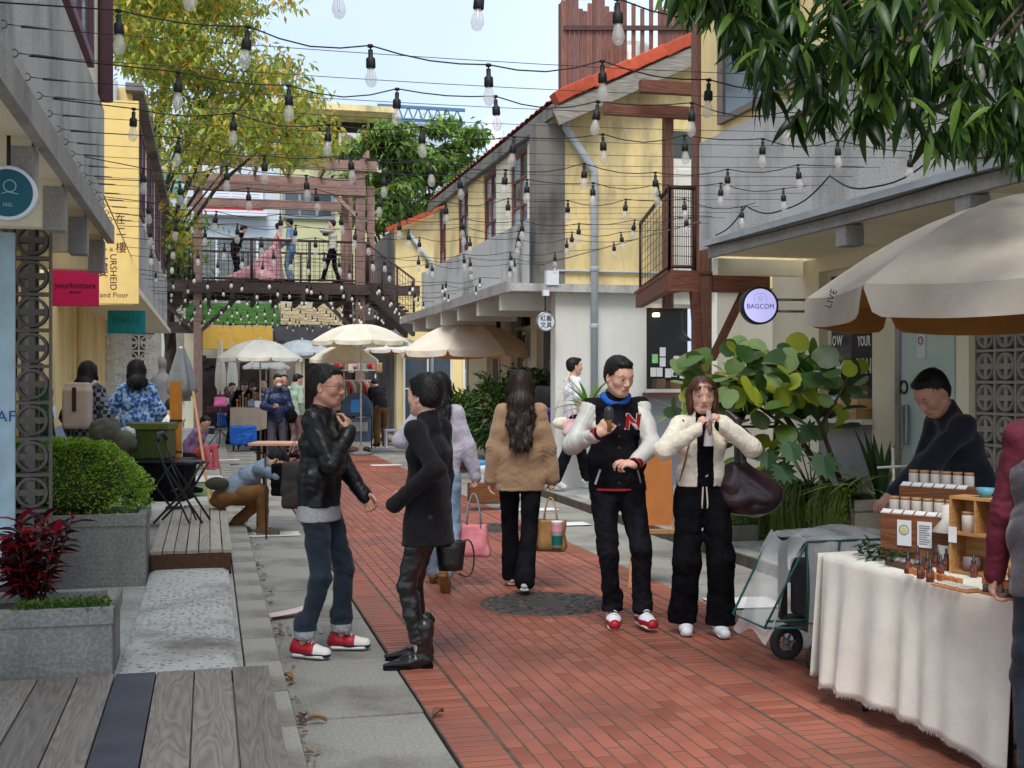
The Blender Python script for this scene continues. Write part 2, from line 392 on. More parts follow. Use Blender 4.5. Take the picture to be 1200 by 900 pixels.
def nrm(v): return v / (np.linalg.norm(v) + 1e-9)
def ik(a, b, l1, l2, pole):
 a = np.array(a, float); b = np.array(b, float); d = b - a; D = np.linalg.norm(d)
 if D > (l1 + l2) * .999: b = a + d / D * (l1 + l2) * .999; d = b - a; D = np.linalg.norm(d)
 x = (l1 * l1 - l2 * l2 + D * D) / (2 * D); h = math.sqrt(max(l1 * l1 - x * x, 0)); n = d / D
 p = np.array(pole, float); p = nrm(p - n * (p @ n))
 return a + n * x + p * h, b
def rotm(yaw=0, pitch=0, roll=0):
 """columns = right, forward, up; yaw>0 turns to the figure's right, pitch>0 looks down"""
 m = Matrix.Rotation(-math.radians(yaw), 3, 'Z') @ Matrix.Rotation(-math.radians(pitch), 3, 'X') @ Matrix.Rotation(math.radians(roll), 3, 'Y')
 return np.array(m)
FD = {}
def skeleton(h=1.7, fem=False, pel=(0, 0, None), lean=0, side=0, twist=0, yaw=0, pitch=0, roll=0, hands=None, feet=None, epole=None, kpole=None, seat=None):
 s = h / 1.7; J = {'s': s, 'h': h, 'fem': fem}
 ph = .90 * s if pel[2] is None else pel[2]
 P = np.array([pel[0], pel[1], ph])
 R = rotm(0, lean, 0) @ rotm(0, 0, side)
 J['R'] = R; J['pelvis'] = P
 up = R @ np.array([0, 0, 1.]); J['up'] = up
 Rt = R @ rotm(twist); J['Rt'] = Rt; rt = Rt[:, 0]; J['rt'] = rt; J['fw'] = Rt[:, 1]
 J['waist'] = P + up * .15 * s; J['chest'] = P + up * .36 * s; J['neck'] = P + up * .56 * s
 J['hc'] = P + up * .59 * s + (R @ np.array([0, .012, 0])) * s
 J['HR'] = rotm(0, lean * .45, 0) @ rotm(yaw, pitch, roll); J['hc'] = J['hc'] + J['HR'] @ np.array([0, .02, .085]) * s
 sw = (.138 if fem else .160) * s; hw = .088 * s
 lu, lf = .285 * s, .25 * s; lt, ls = .425 * s, .40 * s
 for i, sd in enumerate((1, -1)):                      # 1 = right, -1 = left
  n = 'R' if sd > 0 else 'L'
  J['sh' + n] = P + up * .486 * s + rt * sw * sd
  hd = (hands or {}).get(n, (sd * (sw + .06), .02, ph - .02))
  ep = (epole or {}).get(n, (sd * .5, -1, -.3))
  J['el' + n], J['wr' + n] = ik(J['sh' + n], hd, lu, lf, ep)
  J['hip' + n] = P + R @ np.array([sd * hw, 0, -.01])
  ft = (feet or {}).get(n, (sd * .1, 0, 0, sd * 8)); an = np.array([ft[0], ft[1], ft[2] + .085 * s])
  kp = (kpole or {}).get(n, (sd * .12, 1, .1))
  J['kn' + n], J['an' + n] = ik(J['hip' + n], an, lt, ls, kp)
  J['fa' + n] = ft[3] if len(ft) > 3 else 0; J['fp' + n] = ft[4] if len(ft) > 4 else 0
 return J
def bbox(J, m=.16):
 a = np.array([v for k, v in J.items() if isinstance(v, np.ndarray) and v.shape == (3,) and k not in ('up', 'rt', 'fw')])
 return a.min(0) - m, a.max(0) + m
def hand(F, J, n, hp):
 """palm with five fingers; hp = dict(dir, nrm (palm facing), curl 0..1, spread)"""
 s = J['s'] * (.93 if J['fem'] else 1); sd = 1 if n == 'R' else -1
 w0 = J['wr' + n]; d = nrm(np.array(hp.get('dir', w0 - J['el' + n]), float))
 pn = np.array(hp.get('nrm', (-sd, 0, 0)), float); pn = nrm(pn - d * (pn @ d)); t = np.cross(d, pn) * 1.0
 if (t @ np.cross(d, pn)) < 0: t = -t
 # thumb side: for a right hand with fingers along d and palm facing pn the thumb lies along pn x d
 th = np.cross(pn, d) * sd * -1
 if 'thumb' in hp and th @ np.array(hp['thumb']) < 0: th = -th
 cu = hp.get('curl', .35)
 F.cap(w0 - d * .02, w0 + d * .02 * s, .024 * s, .026 * s, .02, u=th, f=1.15)
 pc = w0 + d * .05 * s; F.cap(w0 + d * .02 * s, w0 + d * .075 * s, .014 * s, .0135 * s, .012, u=th, f=2.6)
 L = [.070, .078, .073, .058]
 J['knuck' + n] = w0 + d * .085 * s; J['palm' + n] = w0 + d * .05 * s + pn * .02
 for i in range(4):
  off = (1.5 - i) * .0195 * s; c = cu if not isinstance(cu, (list, tuple)) else cu[i]
  b = w0 + d * (.082 - abs(i - 1) * .004) * s + th * off; a0 = c * .9; dirr = d; l = L[i] * s; rad = (.0088 - .0006 * (i == 3)) * s
  p = b; sp = th * (1.5 - i) * hp.get('spread', .05); ang = 0
  for k, fr in enumerate((.44, .31, .25)):
   ang += c * (1.0, 1.25, .9)[k]
   dv = nrm(d * math.cos(ang) + pn * math.sin(ang) + sp); q = p + dv * l * fr
   F.cap(p, q, rad * (1 - .08 * k), rad * (.93 - .08 * k), .004); p = q
 b = w0 + d * .022 * s + th * .024 * s; tc_ = hp.get('tcurl', .4)
 q1 = b + nrm(d * .7 + th * (.8 - tc_ * .6) + pn * (.25 + tc_ * .5)) * .038 * s; q2 = q1 + nrm(d * .85 + th * (.25 - tc_ * .3) + pn * (.2 + tc_ * .6)) * .032 * s; q3 = q2 + nrm(d * .95 + pn * (.15 + tc_ * .4)) * .022 * s
 F.cap(b, q1, .013 * s, .0105 * s, .012); F.cap(q1, q2, .0102 * s, .0095 * s, .004); F.cap(q2, q3, .0095 * s, .008 * s, .004)
def head_pt(J, x, y, z):
 return J['hc'] + J['HR'] @ (np.array([x, y, z]) * J['s'])
def build_body(J, vox, skin, lips, hands={}, adapt=0., legs=True, face=True, bare=False):
 s = J['s']; lo, hi = bbox(J); F = Field(lo, hi, vox); rt = J['rt']; fe = J['fem']
 c = lambda *a, **k: F.cap(*a, **k)
 c(J['pelvis'] - J['up'] * .03 * s, J['waist'], .088 * s, .078 * s, .03, u=rt, f=1.5)
 c(J['waist'], J['chest'], .078 * s, .088 * s, .03, u=rt, f=1.42)
 c(J['chest'], J['neck'] - J['up'] * .10 * s, .088 * s, .055 * s, .04, u=rt, f=1.7)
 nb = J['neck'] - J['up'] * .05 * s; hb = head_pt(J, 0, -.018, -.06); nr = .046 if fe else .054
 c(nb, hb, nr * s * 1.08, nr * s * .98, .03)
 for n in 'RL':
  c(J['sh' + n], nb - J['up'] * .012 * s, .042 * s, .034 * s, .04)
  c(J['sh' + n], J['el' + n], .045 * s, .037 * s, .02); c(J['el' + n], J['wr' + n], .037 * s, .025 * s, .015)
  c(J['hip' + n], J['kn' + n], .070 * s, .040 * s, .03); c(J['kn' + n], J['an' + n], .038 * s, .028 * s, .02)
  c(J['kn' + n] * .6 + J['an' + n] * .4 - J['R'][:, 1] * .012, J['kn' + n] * .4 + J['an' + n] * .6 - J['R'][:, 1] * .01, .030 * s, .027 * s, .03)
  fd = foot_dir(J, n); c(J['an' + n] - V3(0, 0, .035) * s, J['an' + n] - V3(0, 0, .05) * s + fd * .12 * s, .032 * s, .026 * s, .02)
  hand(F, J, n, hands.get(n, {}))
 H = J['HR']; e = lambda p, r, k=.02, op='u': F.ell(head_pt(J, *p), [a * s for a in r], H, k, op)
 hp = lambda x, y, z: head_pt(J, x, y, z)
 e((0, -.012, .035), (.074, .092, .085), .02); e((0, .018, -.03), (.060 if not fe else .056, .066, .078), .03)
 e((0, .052, -.083), (.028, .026, .022), .03); e((0, .05, .03), (.058, .042, .06), .03)
 for sd in (1, -1):
  e((sd * .04, .052, -.018), (.024, .024, .024), .025)
  c(hp(sd * .056, -.01, -.045), hp(sd * .022, .055, -.086), .016 * s, .016 * s, .03)
  e((sd * .077, -.012, -.005), (.009, .018, .031), .008); 
 if face:
  for sd in (1, -1):
   e((sd * .031, .094, .010), (.017, .012, .010), .014, 's')
   e((sd * .031, .0745, .009), (.0155, .013, .0115), .006)
   c(hp(sd * .014, .083, .03), hp(sd * .046, .073, .031), .0085 * s, .007 * s, .014)
   e((sd * .0125, .094, -.029), (.0085, .010, .0075), .006)
   e((sd * .079, -.006, 0), (.004, .009, .018), .006, 's')
  c(hp(0, .084, .012), hp(0, .103, -.022), .0085 * s, .0115 * s, .010)
  e((0, .078, -.055), (.026, .014, .016), .014)
  c(hp(-.018, .0845, -.0515), hp(.018, .0845, -.0515), .0048 * s, None, .006); c(hp(-.015, .0835, -.0605), hp(.015, .0835, -.0605), .0056 * s, None, .006)
  F.cap(hp(-.019, .0915, -.0555), hp(.019, .0915, -.0555), .0012 * s, None, .003, op='s')
  e((0, .088, -.0715), (.016, .008, .005), .008, 's')
 Hi = H.T; hc = J['hc']
 def loc(P): return (P - hc) @ H / s
 def zl(P):
  q = loc(P); return (np.abs(q[:, 0]) < .021) & (q[:, 1] > .07) & (q[:, 2] < -.0475 - .18 * np.abs(q[:, 0])) & (q[:, 2] > -.0660 + .25 * np.abs(q[:, 0]))
 return F.mesh('body', [skin, lips], adapt, zones=[zl] if face else None)
def foot_dir(J, n):
 a = math.radians(J['fa' + n]); p = math.radians(J['fp' + n])
 return np.array([math.sin(a) * math.cos(p), math.cos(a) * math.cos(p), -math.sin(p)])
def foot_frame(J, n):
 f = foot_dir(J, n); r = nrm(np.cross(f, [0, 0, 1.])); return np.stack([r, f, np.cross(r, f)], 1)
def shoe(J, n, kind, mats, parent, vox=.006):
 """kind: sneaker / high / boot / boat ; returns an object with upper and a sole child"""
 s = J['s'] * (.92 if J['fem'] else 1); A = J['an' + n] - np.array([0, 0, .085 * s]); fr = foot_frame(J, n); an = J['an' + n]
 base = an - fr[:, 2] * .085 * s; pt = lambda x, y, z: base + fr @ np.array([x, y, z]) * s
 F = Field(base - .27, base + np.array([.27, .27, .45]), vox); G = Field(base - .27, base + .27, vox)
 toe = .205 if kind != 'boot' else .225; tw = .040 if kind != 'boot' else .026
 F.cap(pt(0, -.045, .05), pt(0, .06, .045), .036 * s, .040 * s, .02); F.cap(pt(0, .06, .045), pt(0, toe - .055 if kind != 'boot' else toe - .02, .034 if kind != 'boot' else .026), .040 * s, tw * s * .85 if kind != 'boot' else .014 * s, .03, u=fr[:, 0], f=1.15)
 if kind == 'high': F.cap(pt(0, -.02, .06), pt(0, -.025, .145), .042 * s, .045 * s, .02); F.cap(pt(0, .045, .08), pt(0, .0, .16), .018 * s, .02 * s, .02)
 if kind == 'boot': F.cap(pt(0, -.02, .07), pt(0, -.025, .24), .045 * s, .058 * s, .03); F.folds(.004, 60, 3)
 if kind == 'boat' or kind == 'sneaker': F.cap(pt(0, -.02, .06), pt(0, -.03, .085), .036 * s, .036 * s, .02)
 F.plane(pt(0, 0, .012), -fr[:, 2])
 zones = None
 if kind in ('high', 'boat'):
  def q(P): return (P - base) @ fr / s
  def zw(P):
   a = q(P)
   if kind == 'high': return ((a[:, 1] > .055) & (a[:, 1] < .155) & (a[:, 2] > .055)) | ((a[:, 1] > .0) & (a[:, 1] < .07) & (np.abs(a[:, 0]) < .030) & (a[:, 2] > .09)) | ((a[:, 2] > .06) & (a[:, 2] < .085) & (a[:, 1] > -.04) & (a[:, 1] < .05))
   return (a[:, 1] > .09) & (a[:, 2] > .02)
  def zn(P):
   a = q(P)
   if kind == 'high': return (a[:, 2] > .150)
   return (a[:, 2] < .035) & (a[:, 1] > -.1)
  zones = [zw, zn]
 up = link('shoe', F.mesh('shoe', mats[:3] if zones else mats[0], zones=zones), parent)
 if kind == 'boot':
  G.rbox(pt(0, -.045, .012), [.028 * s, .03 * s, .02 * s], fr, .005, 0); G.cap(pt(0, .06, .008), pt(0, toe - .02, .008), .012 * s, .010 * s, .0, u=fr[:, 0], f=3.2)
 else:
  G.cap(pt(0, -.045, .016), pt(0, .045, .016), .0165 * s, None, .0, u=fr[:, 0], f=2.25); G.cap(pt(0, .045, .016), pt(0, toe - .06, .016), .0165 * s, .0165 * s, .0, u=fr[:, 0], f=2.65)
  G.plane(pt(0, 0, .03), fr[:, 2])
 G.plane(pt(0, 0, -.001), -fr[:, 2])
 link('sole', G.mesh('sole', mats[-1]), up)
 if kind in ('high', 'boat', 'sneaker'):
  lm = MB()
  for i in range(4 if kind != 'high' else 5):
   y = .105 - i * .019; z = .071 + i * (.009 if kind != 'high' else .017)
   if kind == 'high' and i > 2: y = .06 - (i - 3) * .012; z = .105 + (i - 3) * .02
   lm.tube([pt(-.022, y, z - .006), pt(-.008, y + .004, z + .003), pt(.008, y - .002, z + .003), pt(.022, y + .002, z - .006)], .0035, 5)
  lm.build('laces', M_LACE, up)
 return up
def garment_top(J, vox, loose=.018, hem=-.12, sl=1.0, cuff=.0, collar=.0, fold=.006, ff=26, seed=0, u_hem=1.5, flare=0, neck=.06, collar_w=.02, adapt=0., mats=None, name='jacket', zones=None, parent=None, arms='RL', capr=0, open_front=None, belly=0, sleeve_r=1.0, post=None):
 s = J['s']; lo, hi = bbox(J, .2); lo = lo.copy(); lo[2] = max(lo[2], J['pelvis'][2] + min(hem, -.05) - .45)
 F = Field(lo, hi, vox); rt = J['rt']; up = J['up']; l = loose
 hemp = J['pelvis'] + J['R'][:, 2] * hem * s
 fr = 1.45 if not J['fem'] else 1.38
 F.cap(hemp - up * .06, J['waist'], (.092 + l + flare + belly) * s, (.088 + l + belly) * s, .03, u=rt, f=u_hem)
 F.cap(J['waist'], J['chest'], (.084 + l + belly) * s, (.092 + l * .7) * s, .04, u=rt, f=fr)
 F.cap(J['chest'], J['neck'] - up * .125 * s, (.092 + l * .7) * s, (.050 + l * .4) * s, .05, u=rt, f=1.6)
 F.plane(hemp, -J['R'][:, 2])
 for n in arms:
  S_, E_, W_ = J['sh' + n], J['el' + n], J['wr' + n]; end = S_ + (E_ - S_) * min(sl * 2, 1) if sl < .55 else W_
  F.cap(S_ - up * .004, J['neck'] - up * .035 * s, (.044 + l * .35) * s, .044 * s, .06)
  if sl < .55: F.cap(S_, end, (.050 + l * .4) * s, (.055 + l * 1.2) * s * sleeve_r, .025)
  else:
   We = E_ + (W_ - E_) * min(1, (sl - .5) * 2)
   F.cap(S_, E_, (.050 + l * .35) * s, (.042 + l * .7) * s * sleeve_r, .05); F.cap(E_, We, (.043 + l * .75) * s * sleeve_r, (.033 + l * .45) * s * sleeve_r, .02)
   if capr: F.cap(We, We + nrm(W_ - E_) * .10, .042 * s, capr, .02)
   if cuff: 
    d = nrm(W_ - E_); F.cap(We, We + d * .02, cuff, None, .008)
 F.folds(fold, ff, seed); F.folds(fold * .35, ff * 2.3, seed + 3)
 if vox < .011 and up[2] > .97:
  for n in arms:
   if sl > .55:
    ax = nrm(J['wr' + n] - J['el' + n]); F.crease(J['el' + n], ax, fold * 1.1, 70, .10, seed); F.crease(J['wr' + n] - ax * .06, ax, fold * .9, 95, .07, seed + 1)
   F.crease(J['sh' + n] - up * .07 - J['rt'] * (.02 if n == 'R' else -.02), nrm(J['rt'] * (1 if n == 'R' else -1) + up * .9), fold * .9, 60, .11, seed)
  F.crease(J['waist'] - up * .06, up, fold * .9, 52, .17, seed + 4)
 if up[2] > .97 and all(J['wr' + n][2] > hemp[2] + .02 or (sl < .55) for n in arms): F.plane(hemp + up * .004, -J['R'][:, 2])
 if collar:
  nb = J['neck'] - up * .055 * s; hb = J['neck'] + up * collar * s + J['fw'] * .004
  F.cap(nb, hb, (neck + .014) * s, (neck + .002) * s, .02)
  F.cap(hb - up * .012, hb + up * .05 + J['fw'] * .01, (neck - .006) * s, None, .006, op='s'); F.plane(hb + up * .0, nrm(up * 1.0 + J['fw'] * .35)) if False else None
 o = link(name, F.mesh(name, mats, adapt, zones, post), parent)
 return o
def sleeve_zone(J, n, r=.11, frm=.1):
 """mask of points belonging to an arm"""
 A, B, Cc = J['sh' + n], J['el' + n], J['wr' + n]
 def ds(P, a, b):
  ab = b - a; t = np.clip(((P - a) @ ab) / (ab @ ab), 0, 1); return np.linalg.norm(P - a - t[:, None] * ab, axis=1), t
 ax = J['neck'] * .5 + J['pelvis'] * .5
 def fn(P):
  d1, t1 = ds(P, A, B); d2, t2 = ds(P, B, Cc); rt = J['rt'] * (1 if n == 'R' else -1)
  lat = (P - J['neck']) @ rt
  return ((d1 < r) & (lat > .135 * J['s']) & (t1 > 0.0)) & (lat > .13) | (d2 < r * .8) & (d2 < np.abs(lat - 0) + 9) & (t2 > .02)
 return fn
def garment_legs(J, vox, kr=.066, hr=.06, loose=.01, top=.06, hem=0., fold=.005, ff=30, seed=0, mats=None, name='trousers', zones=None, parent=None, adapt=0., stack=0, hemz=None, post=None, seatr=.0):
 s = J['s']; lo, hi = bbox(J, .14); hi = hi.copy(); hi[2] = min(hi[2], max(J['waist'][2], J['knR'][2], J['knL'][2]) + .22); F = Field(lo, hi, vox); rt = J['rt']; up = J['up']
 F.cap(J['pelvis'] - up * .015 * s, J['pelvis'] + up * top * s, (.092 + loose + seatr) * s, (.086 + loose) * s, .03, u=J['R'][:, 0], f=1.5)
 F.ell(J['pelvis'] - up * .075 * s, [(.095 + loose) * s, (.075 + loose) * s, .07 * s], k=.03)
 for n in 'RL':
  F.cap(J['hip' + n], J['kn' + n], (.084 + loose) * s, (kr) * s, .02); a = J['an' + n] + (J['kn' + n] - J['an' + n]) * hem
  F.cap(J['kn' + n], a, kr * s, hr * s, .015)
  if stack:
   for q in range(3): F.cap(a + V3(.006 * (-1) ** q, .006, .01 + q * .035), a + V3(-.004, -.003, .018 + q * .035), (hr + .009) * s, None, .012)
 F.folds(fold, ff, seed); F.folds(fold * .35, ff * 2.1, seed + 2)
 if vox < .012:
  for n in 'RL':
   ax = nrm(J['an' + n] - J['kn' + n]); F.crease(J['kn' + n], ax, fold, 62, .10, seed); F.crease(J['an' + n] - ax * .05, ax, fold * 1.4, 85, .09, seed + 1)
   F.crease(J['hip' + n] - up * .06, nrm(up + J['rt'] * (-.6 if n == 'R' else .6)), fold * .9, 55, .12, seed)
 if J['pelvis'][2] > .8 * s and up[2] > .9: F.plane(J['pelvis'] + up * (top + .05) * s, up)
 z = lo[2]
 if hemz is not None: F.plane((0, 0, hemz), (0, 0, -1))
 return link(name, F.mesh(name, mats, adapt, zones, post), parent)
def hair(J, vox, m, style='short', parent=None, length=.35, name='hair', back=None, seed=1, wave_=0.0, vol=0, parting=0, top=0.0, fore=0):
 s = J['s']; H = J['HR']; lo = J['hc'] - .22 - V3(0, 0, length if style == 'long' else 0); hi = J['hc'] + .22
 F = Field(lo, hi, vox); e = lambda p, r, k=.02, op='u': F.ell(head_pt(J, *p), [a * s for a in r], H, k, op)
 v = vol
 e((0, -.022, .050 + top * .5), ((.079 if style == 'short' else .083) + v, .099 + v, .080 + v + top), .02)
 e((0, -.04, .0), ((.073 if style == 'short' else .080) + v, .072 + v, .068), .03)
 if style == 'short':
  e((0, .128, -.022 + fore), (.100, .092, .108), .012, 's')           # open the face
  for sd in (1, -1): e((sd * .085, .012, -.045), (.03, .042, .058), .012, 's')
  e((0, .044 - fore, .098 + fore * .3), (.054, .044, .024), .02)
  F.plane(head_pt(J, 0, -.04, -.07), -(H[:, 2] * .9 - H[:, 1] * .35))
 if style in ('bob', 'long'):
  for sd in (1, -1):
   F.cap(head_pt(J, sd * .066, -.005, .05), head_pt(J, sd * .078, .012, -.06), .026 * s, .024 * s, .02)
  if style == 'bob':
   for sd in (1, -1): F.cap(head_pt(J, sd * .07, -.03, 0), head_pt(J, sd * .075, -.01, -.11), .035 * s, .02 * s, .03)
   F.cap(head_pt(J, 0, -.06, 0), head_pt(J, 0, -.065, -.1), .05 * s, .035 * s, .03, u=H[:, 0], f=1.6)
  if style == 'long':
   b = back if back is not None else (J['neck'] - J['fw'] * .10 * s - J['up'] * .05)
   p0 = head_pt(J, 0, -.055, .0); p1 = J['neck'] - J['fw'] * .085 * s; 
   F.cap(p0, p1, .062 * s, .058 * s, .04, u=J['rt'], f=1.45); F.cap(p1, b, .052 * s, .03 * s, .04, u=J['rt'], f=1.9)
   for i in range(9):
    x = (i - 4) / 4 * .1 * s; ph = i * 1.3
    prev = p1 + J['rt'] * x * .8
    for k in range(1, 7):
     q = p1 + (b - p1) * (k / 6 * (1 + .12 * math.sin(ph * 3))) + J['rt'] * (x * (1 - .3 * k / 6) + wave_ * math.sin(ph + k * 1.7)) - J['fw'] * (.02 + wave_ * math.cos(ph + k * 1.9))
     F.cap(prev, q, .017 * s, .014 * s * (1 if k < 6 else .5), .012); prev = q
  e((0, .13, -.03), (.068, .1, .112), .012, 's')
  F.cap(head_pt(J, -.052, .078, .062), head_pt(J, .052, .078, .062), .013 * s, None, .015)
  if parting: F.cap(head_pt(J, .0, .09, .062), head_pt(J, .02, .09, .045), .02 * s, .012 * s, .01, op='s')
 x = F.lo[0] + vox * np.arange(F.n[0], dtype=np.float32)[:, None, None]; y = F.lo[1] + vox * np.arange(F.n[1], dtype=np.float32)[None, :, None]; z = F.lo[2] + vox * np.arange(F.n[2], dtype=np.float32)[None, None, :]
 an = np.arctan2(x - J['hc'][0], y - J['hc'][1]) * 7 + 9 * z
 F.F = (F.F + .0012 * np.sin(an * 6 + 3 * np.sin(14 * z + seed)) + .0010 * np.sin(150 * x + 25 * np.sin(9 * z + seed)) * np.sin(130 * y + 9 * z)).astype(np.float32)
 o = link(name, F.mesh(name, m), parent)
 if vox < .011: strands(o, J, m, style, 2000 if style != 'long' else 3800, seed, wave_)
 return o
def strands(o, J, m, style, N, seed, wv):
 me = o.data; nv = len(me.polygons); r = random.Random(seed); mb = MB(); s = J['s']; crown = Vector(head_pt(J, .01, -.05, .12)); Hm = Matrix(J['HR'].tolist())
 fw = Hm.col[1]; up = Hm.col[2]
 for _ in range(N):
  f = me.polygons[r.randrange(nv)]; c = f.center.copy(); n = f.normal.copy(); lo = (c - Vector(J['hc'])).dot(up) < .0
  q = c - crown; flow = (q - n * q.dot(n))
  if lo or style == 'long' and (c - Vector(J['hc'])).dot(up) < .06: flow = flow.normalized() * .2 + Vector((0, 0, -1))
  flow = (flow - n * flow.dot(n));
  if flow.length < 1e-4: continue
  flow.normalize(); flow = (flow + Vector((r.uniform(-1, 1), r.uniform(-1, 1), r.uniform(-.6, .6))) * (.28 if style == 'short' else .12)).normalized()
  if (c - Vector(J['hc'])).dot(fw) > .06 and style == 'short' and (c - Vector(J['hc'])).dot(up) < .02: continue
  L = (r.uniform(.018, .042) if style == 'short' else r.uniform(.05, .10)) * s; wd = r.uniform(.0009, .002); sd = flow.cross(n).normalized() * wd
  a = c - flow * L * .4 - n * .002; lift = .004 if style == 'short' else .0035; ph = r.random() * 6
  p = [a, a + flow * L * .5 + n * lift + sd * math.sin(ph) * .8, a + flow * L * 1.0 + n * (lift * r.uniform(.2, 1.6)) + sd * math.sin(ph + 1.5) * 1.5]
  mb.add([p[0] - sd, p[0] + sd, p[1] - sd, p[1] + sd, p[2]], [(0, 1, 3, 2), (2, 3, 4)], 0, True)
 st = mb.build('hair_strands', m, o, fixn=False); st['kind'] = 'stuff'
def eyes(J, parent, brow, open_=1.0, look=0, browc=None):
 s = J['s']; H = Matrix(J['HR'].tolist()).to_4x4()
 for sd in (1, -1):
  mb = MB(); 
  def f(u, v, rx=.0145, rz=.0068 * open_):
   a = (u - .5) * PI; b = (v - .5) * PI
   return Vector((rx * math.sin(a) * math.cos(b) ** .3, .0078 * math.cos(a) * math.cos(b), rz * math.sin(b) * math.cos(a) ** .5))
  mb.grid(f, 10, 8, 0); 
  mb.lathe([(0, .0), (.0054, -.0006)], 12, 1, M=Matrix.Translation((look, .0083, .0)) @ Matrix.Rotation(-PI / 2, 4, 'X') @ Matrix.Diagonal((1, min(1, open_), 1, 1)))
  mb.tube([(-.0135, .0012, 0), (-.007, .0062, .0046 * open_), (0, .0082, .0056 * open_), (.008, .0062, .0044 * open_), (.0142, .001, -.0005)], .0011, 5, 1)
  o = mb.build('eye', [M_EYEW, M_DARK], parent)
  o.matrix_basis = Matrix.Translation(Vector(head_pt(J, sd * .0325, .0842, .0085))) @ H @ Matrix.Rotation(-sd * .22, 4, 'Z') @ Matrix.Scale(s, 4)
  b = MB(); b.tube([(-sd * .018, .004, -.002), (-sd * .008, .006, .002), (sd * .004, .005, .0035), (sd * .018, -.004, 0)], [.0014, .0022, .0020, .0009], 6)
  o = b.build('eyebrow', brow, parent); o.matrix_basis = Matrix.Translation(Vector(head_pt(J, sd * .031, .0850, .0325))) @ H @ Matrix.Scale(s, 4)
def glasses(J, parent, m, r=.019, rz=.014, w_=.0012):
 s = J['s']; H = Matrix(J['HR'].tolist()).to_4x4(); mb = MB()
 for sd in (1, -1):
  mb.tube([(sd * .032 + r * math.cos(a * PI / 8), .103 - .006 * abs(math.cos(a * PI / 8)), .008 + rz * math.sin(a * PI / 8)) for a in range(16)], w_, 5, closed=True)
  mb.tube([(sd * (.032 + r), .097, .012), (sd * .074, .085, .013), (sd * .081, -.01, .008)], w_, 5)
 mb.tube([(-.013, .101, .011), (0, .106, .013), (.013, .101, .011)], w_, 5)
 o = mb.build('glasses', m, parent); o.matrix_basis = Matrix.Translation(Vector(J['hc'])) @ H @ Matrix.Scale(s, 4)
 return o
def conform(o, target, nrm_dir, off=.003):
 """press a flat piece against a garment along nrm_dir (both in the same local space)"""
 me = o.data; bv = BVHTree.FromPolygons([v.co for v in target.data.vertices], [p.vertices for p in target.data.polygons]); d = Vector(nrm_dir).normalized()
 for v in me.vertices:
  h = bv.ray_cast(v.co + d * .3, -d, .8)
  if h[0] is not None: v.co = h[0] + d * (off + (.002 if (v.co.dot(d) > 0) else 0))
 me.update()
def person(px, d, hc, zg=0, label='', group=None, off=(0, 0)):
 """Empty on the ground at image column px and depth d, turned hc degrees (0 = back to the camera, 90 = facing right)"""
 p = W(px, HOR, d); return empty('person', (p.x + off[0], p.y + off[1], zg), -(math.radians(hc) + TH), label, 'person', group)
# ---------------------------------------------------------------- people
SKIN = mat('skin', hexc(214, 168, 144), .5, .06, 14, bump=.08, bscale=120, sheen=.05)
SKIN.node_tree.nodes['Principled BSDF'].inputs['Subsurface Weight'].default_value = .12
SKIN.node_tree.nodes['Principled BSDF'].inputs['Subsurface Radius'].default_value = (.012, .005, .003)
SKIN_T = mat('skin_tanned', hexc(186, 138, 114), .5, .08, 14, bump=.08, bscale=120)
LIPS = mat('lip_skin', hexc(190, 118, 106), .45, .05)
M_EYEW = mat('eye_white', (.62, .58, .55, 1), .3, .02); M_DARK = mat('iris_dark', (.012, .009, .008, 1), .25, .02)
M_LACE = mat('lace', (.75, .74, .72, 1), .8, .05)
HAIRB = mat('hair_black', (.012, .010, .010, 1), .5, .35, 8, bump=.3, bscale=60, stretch=(5, 5, .5), spec=.3, bdist=.003)
HAIRD = mat('hair_dark_brown', (.022, .013, .010, 1), .5, .5, 8, bump=.3, bscale=60, stretch=(5, 5, .5), spec=.3, bdist=.003)
HAIRR = mat('hair_auburn', (.075, .028, .014, 1), .4, .45, 8, bump=.3, bscale=60, stretch=(5, 5, .5), spec=.4, bdist=.003)
JKT = mat('black_nylon', (.009, .009, .011, 1), .36, .25, 10, bump=.45, bscale=22, spec=.28, bdist=.008)
CORD = mat('black_corduroy', (.010, .0095, .011, 1), .85, .3, 9, bump=.5, bscale=60, stretch=(8, 8, .8), spec=.15, sheen=.06, bdist=.004)
BLK = mat('black_cloth', (.006, .006, .008, 1), .9, .3, 12, bump=.4, bscale=40, spec=.06)
BLKJ = mat('black_denim', (.008, .008, .011, 1), .85, .5, 7, bump=.5, bscale=60, spec=.08)
DENIM = mat('dark_denim', hexc(14, 25, 38), .8, .3, 5, bump=.5, bscale=160, col2=hexc(24, 42, 58), sheen=.1)
DENIML = mat('pale_denim', hexc(112, 132, 158), .8, .2, 6, bump=.4, bscale=140, col2=hexc(150, 170, 192))
LEATHERB = mat('black_leather', (.012, .011, .011, 1), .28, .2, 14, bump=.35, bscale=35, spec=.55)
GREYT = mat('grey_jersey', hexc(150, 150, 152), .85, .15, 60, bump=.3, bscale=120)
LAV = mat('lavender_knit', hexc(182, 178, 192), .95, .1, 30, bump=.5, bscale=140, sheen=.3, bdist=.002)
BRNK = mat('tan_knit', hexc(158, 128, 98), .95, .08, 40, bump=.5, bscale=150, sheen=.25, bdist=.002)
FLEECE = mat('cream_fleece', hexc(224, 216, 196), .95, .12, 40, bump=.7, bscale=85, sheen=.4, bdist=.006)
WHITE = mat('white_cotton', hexc(226, 228, 236), .8, .05, 8, bump=.3, bscale=60)
VARS = mat('white_sleeve_leather', hexc(196, 196, 190), .45, .08, 10, bump=.3, bscale=30)
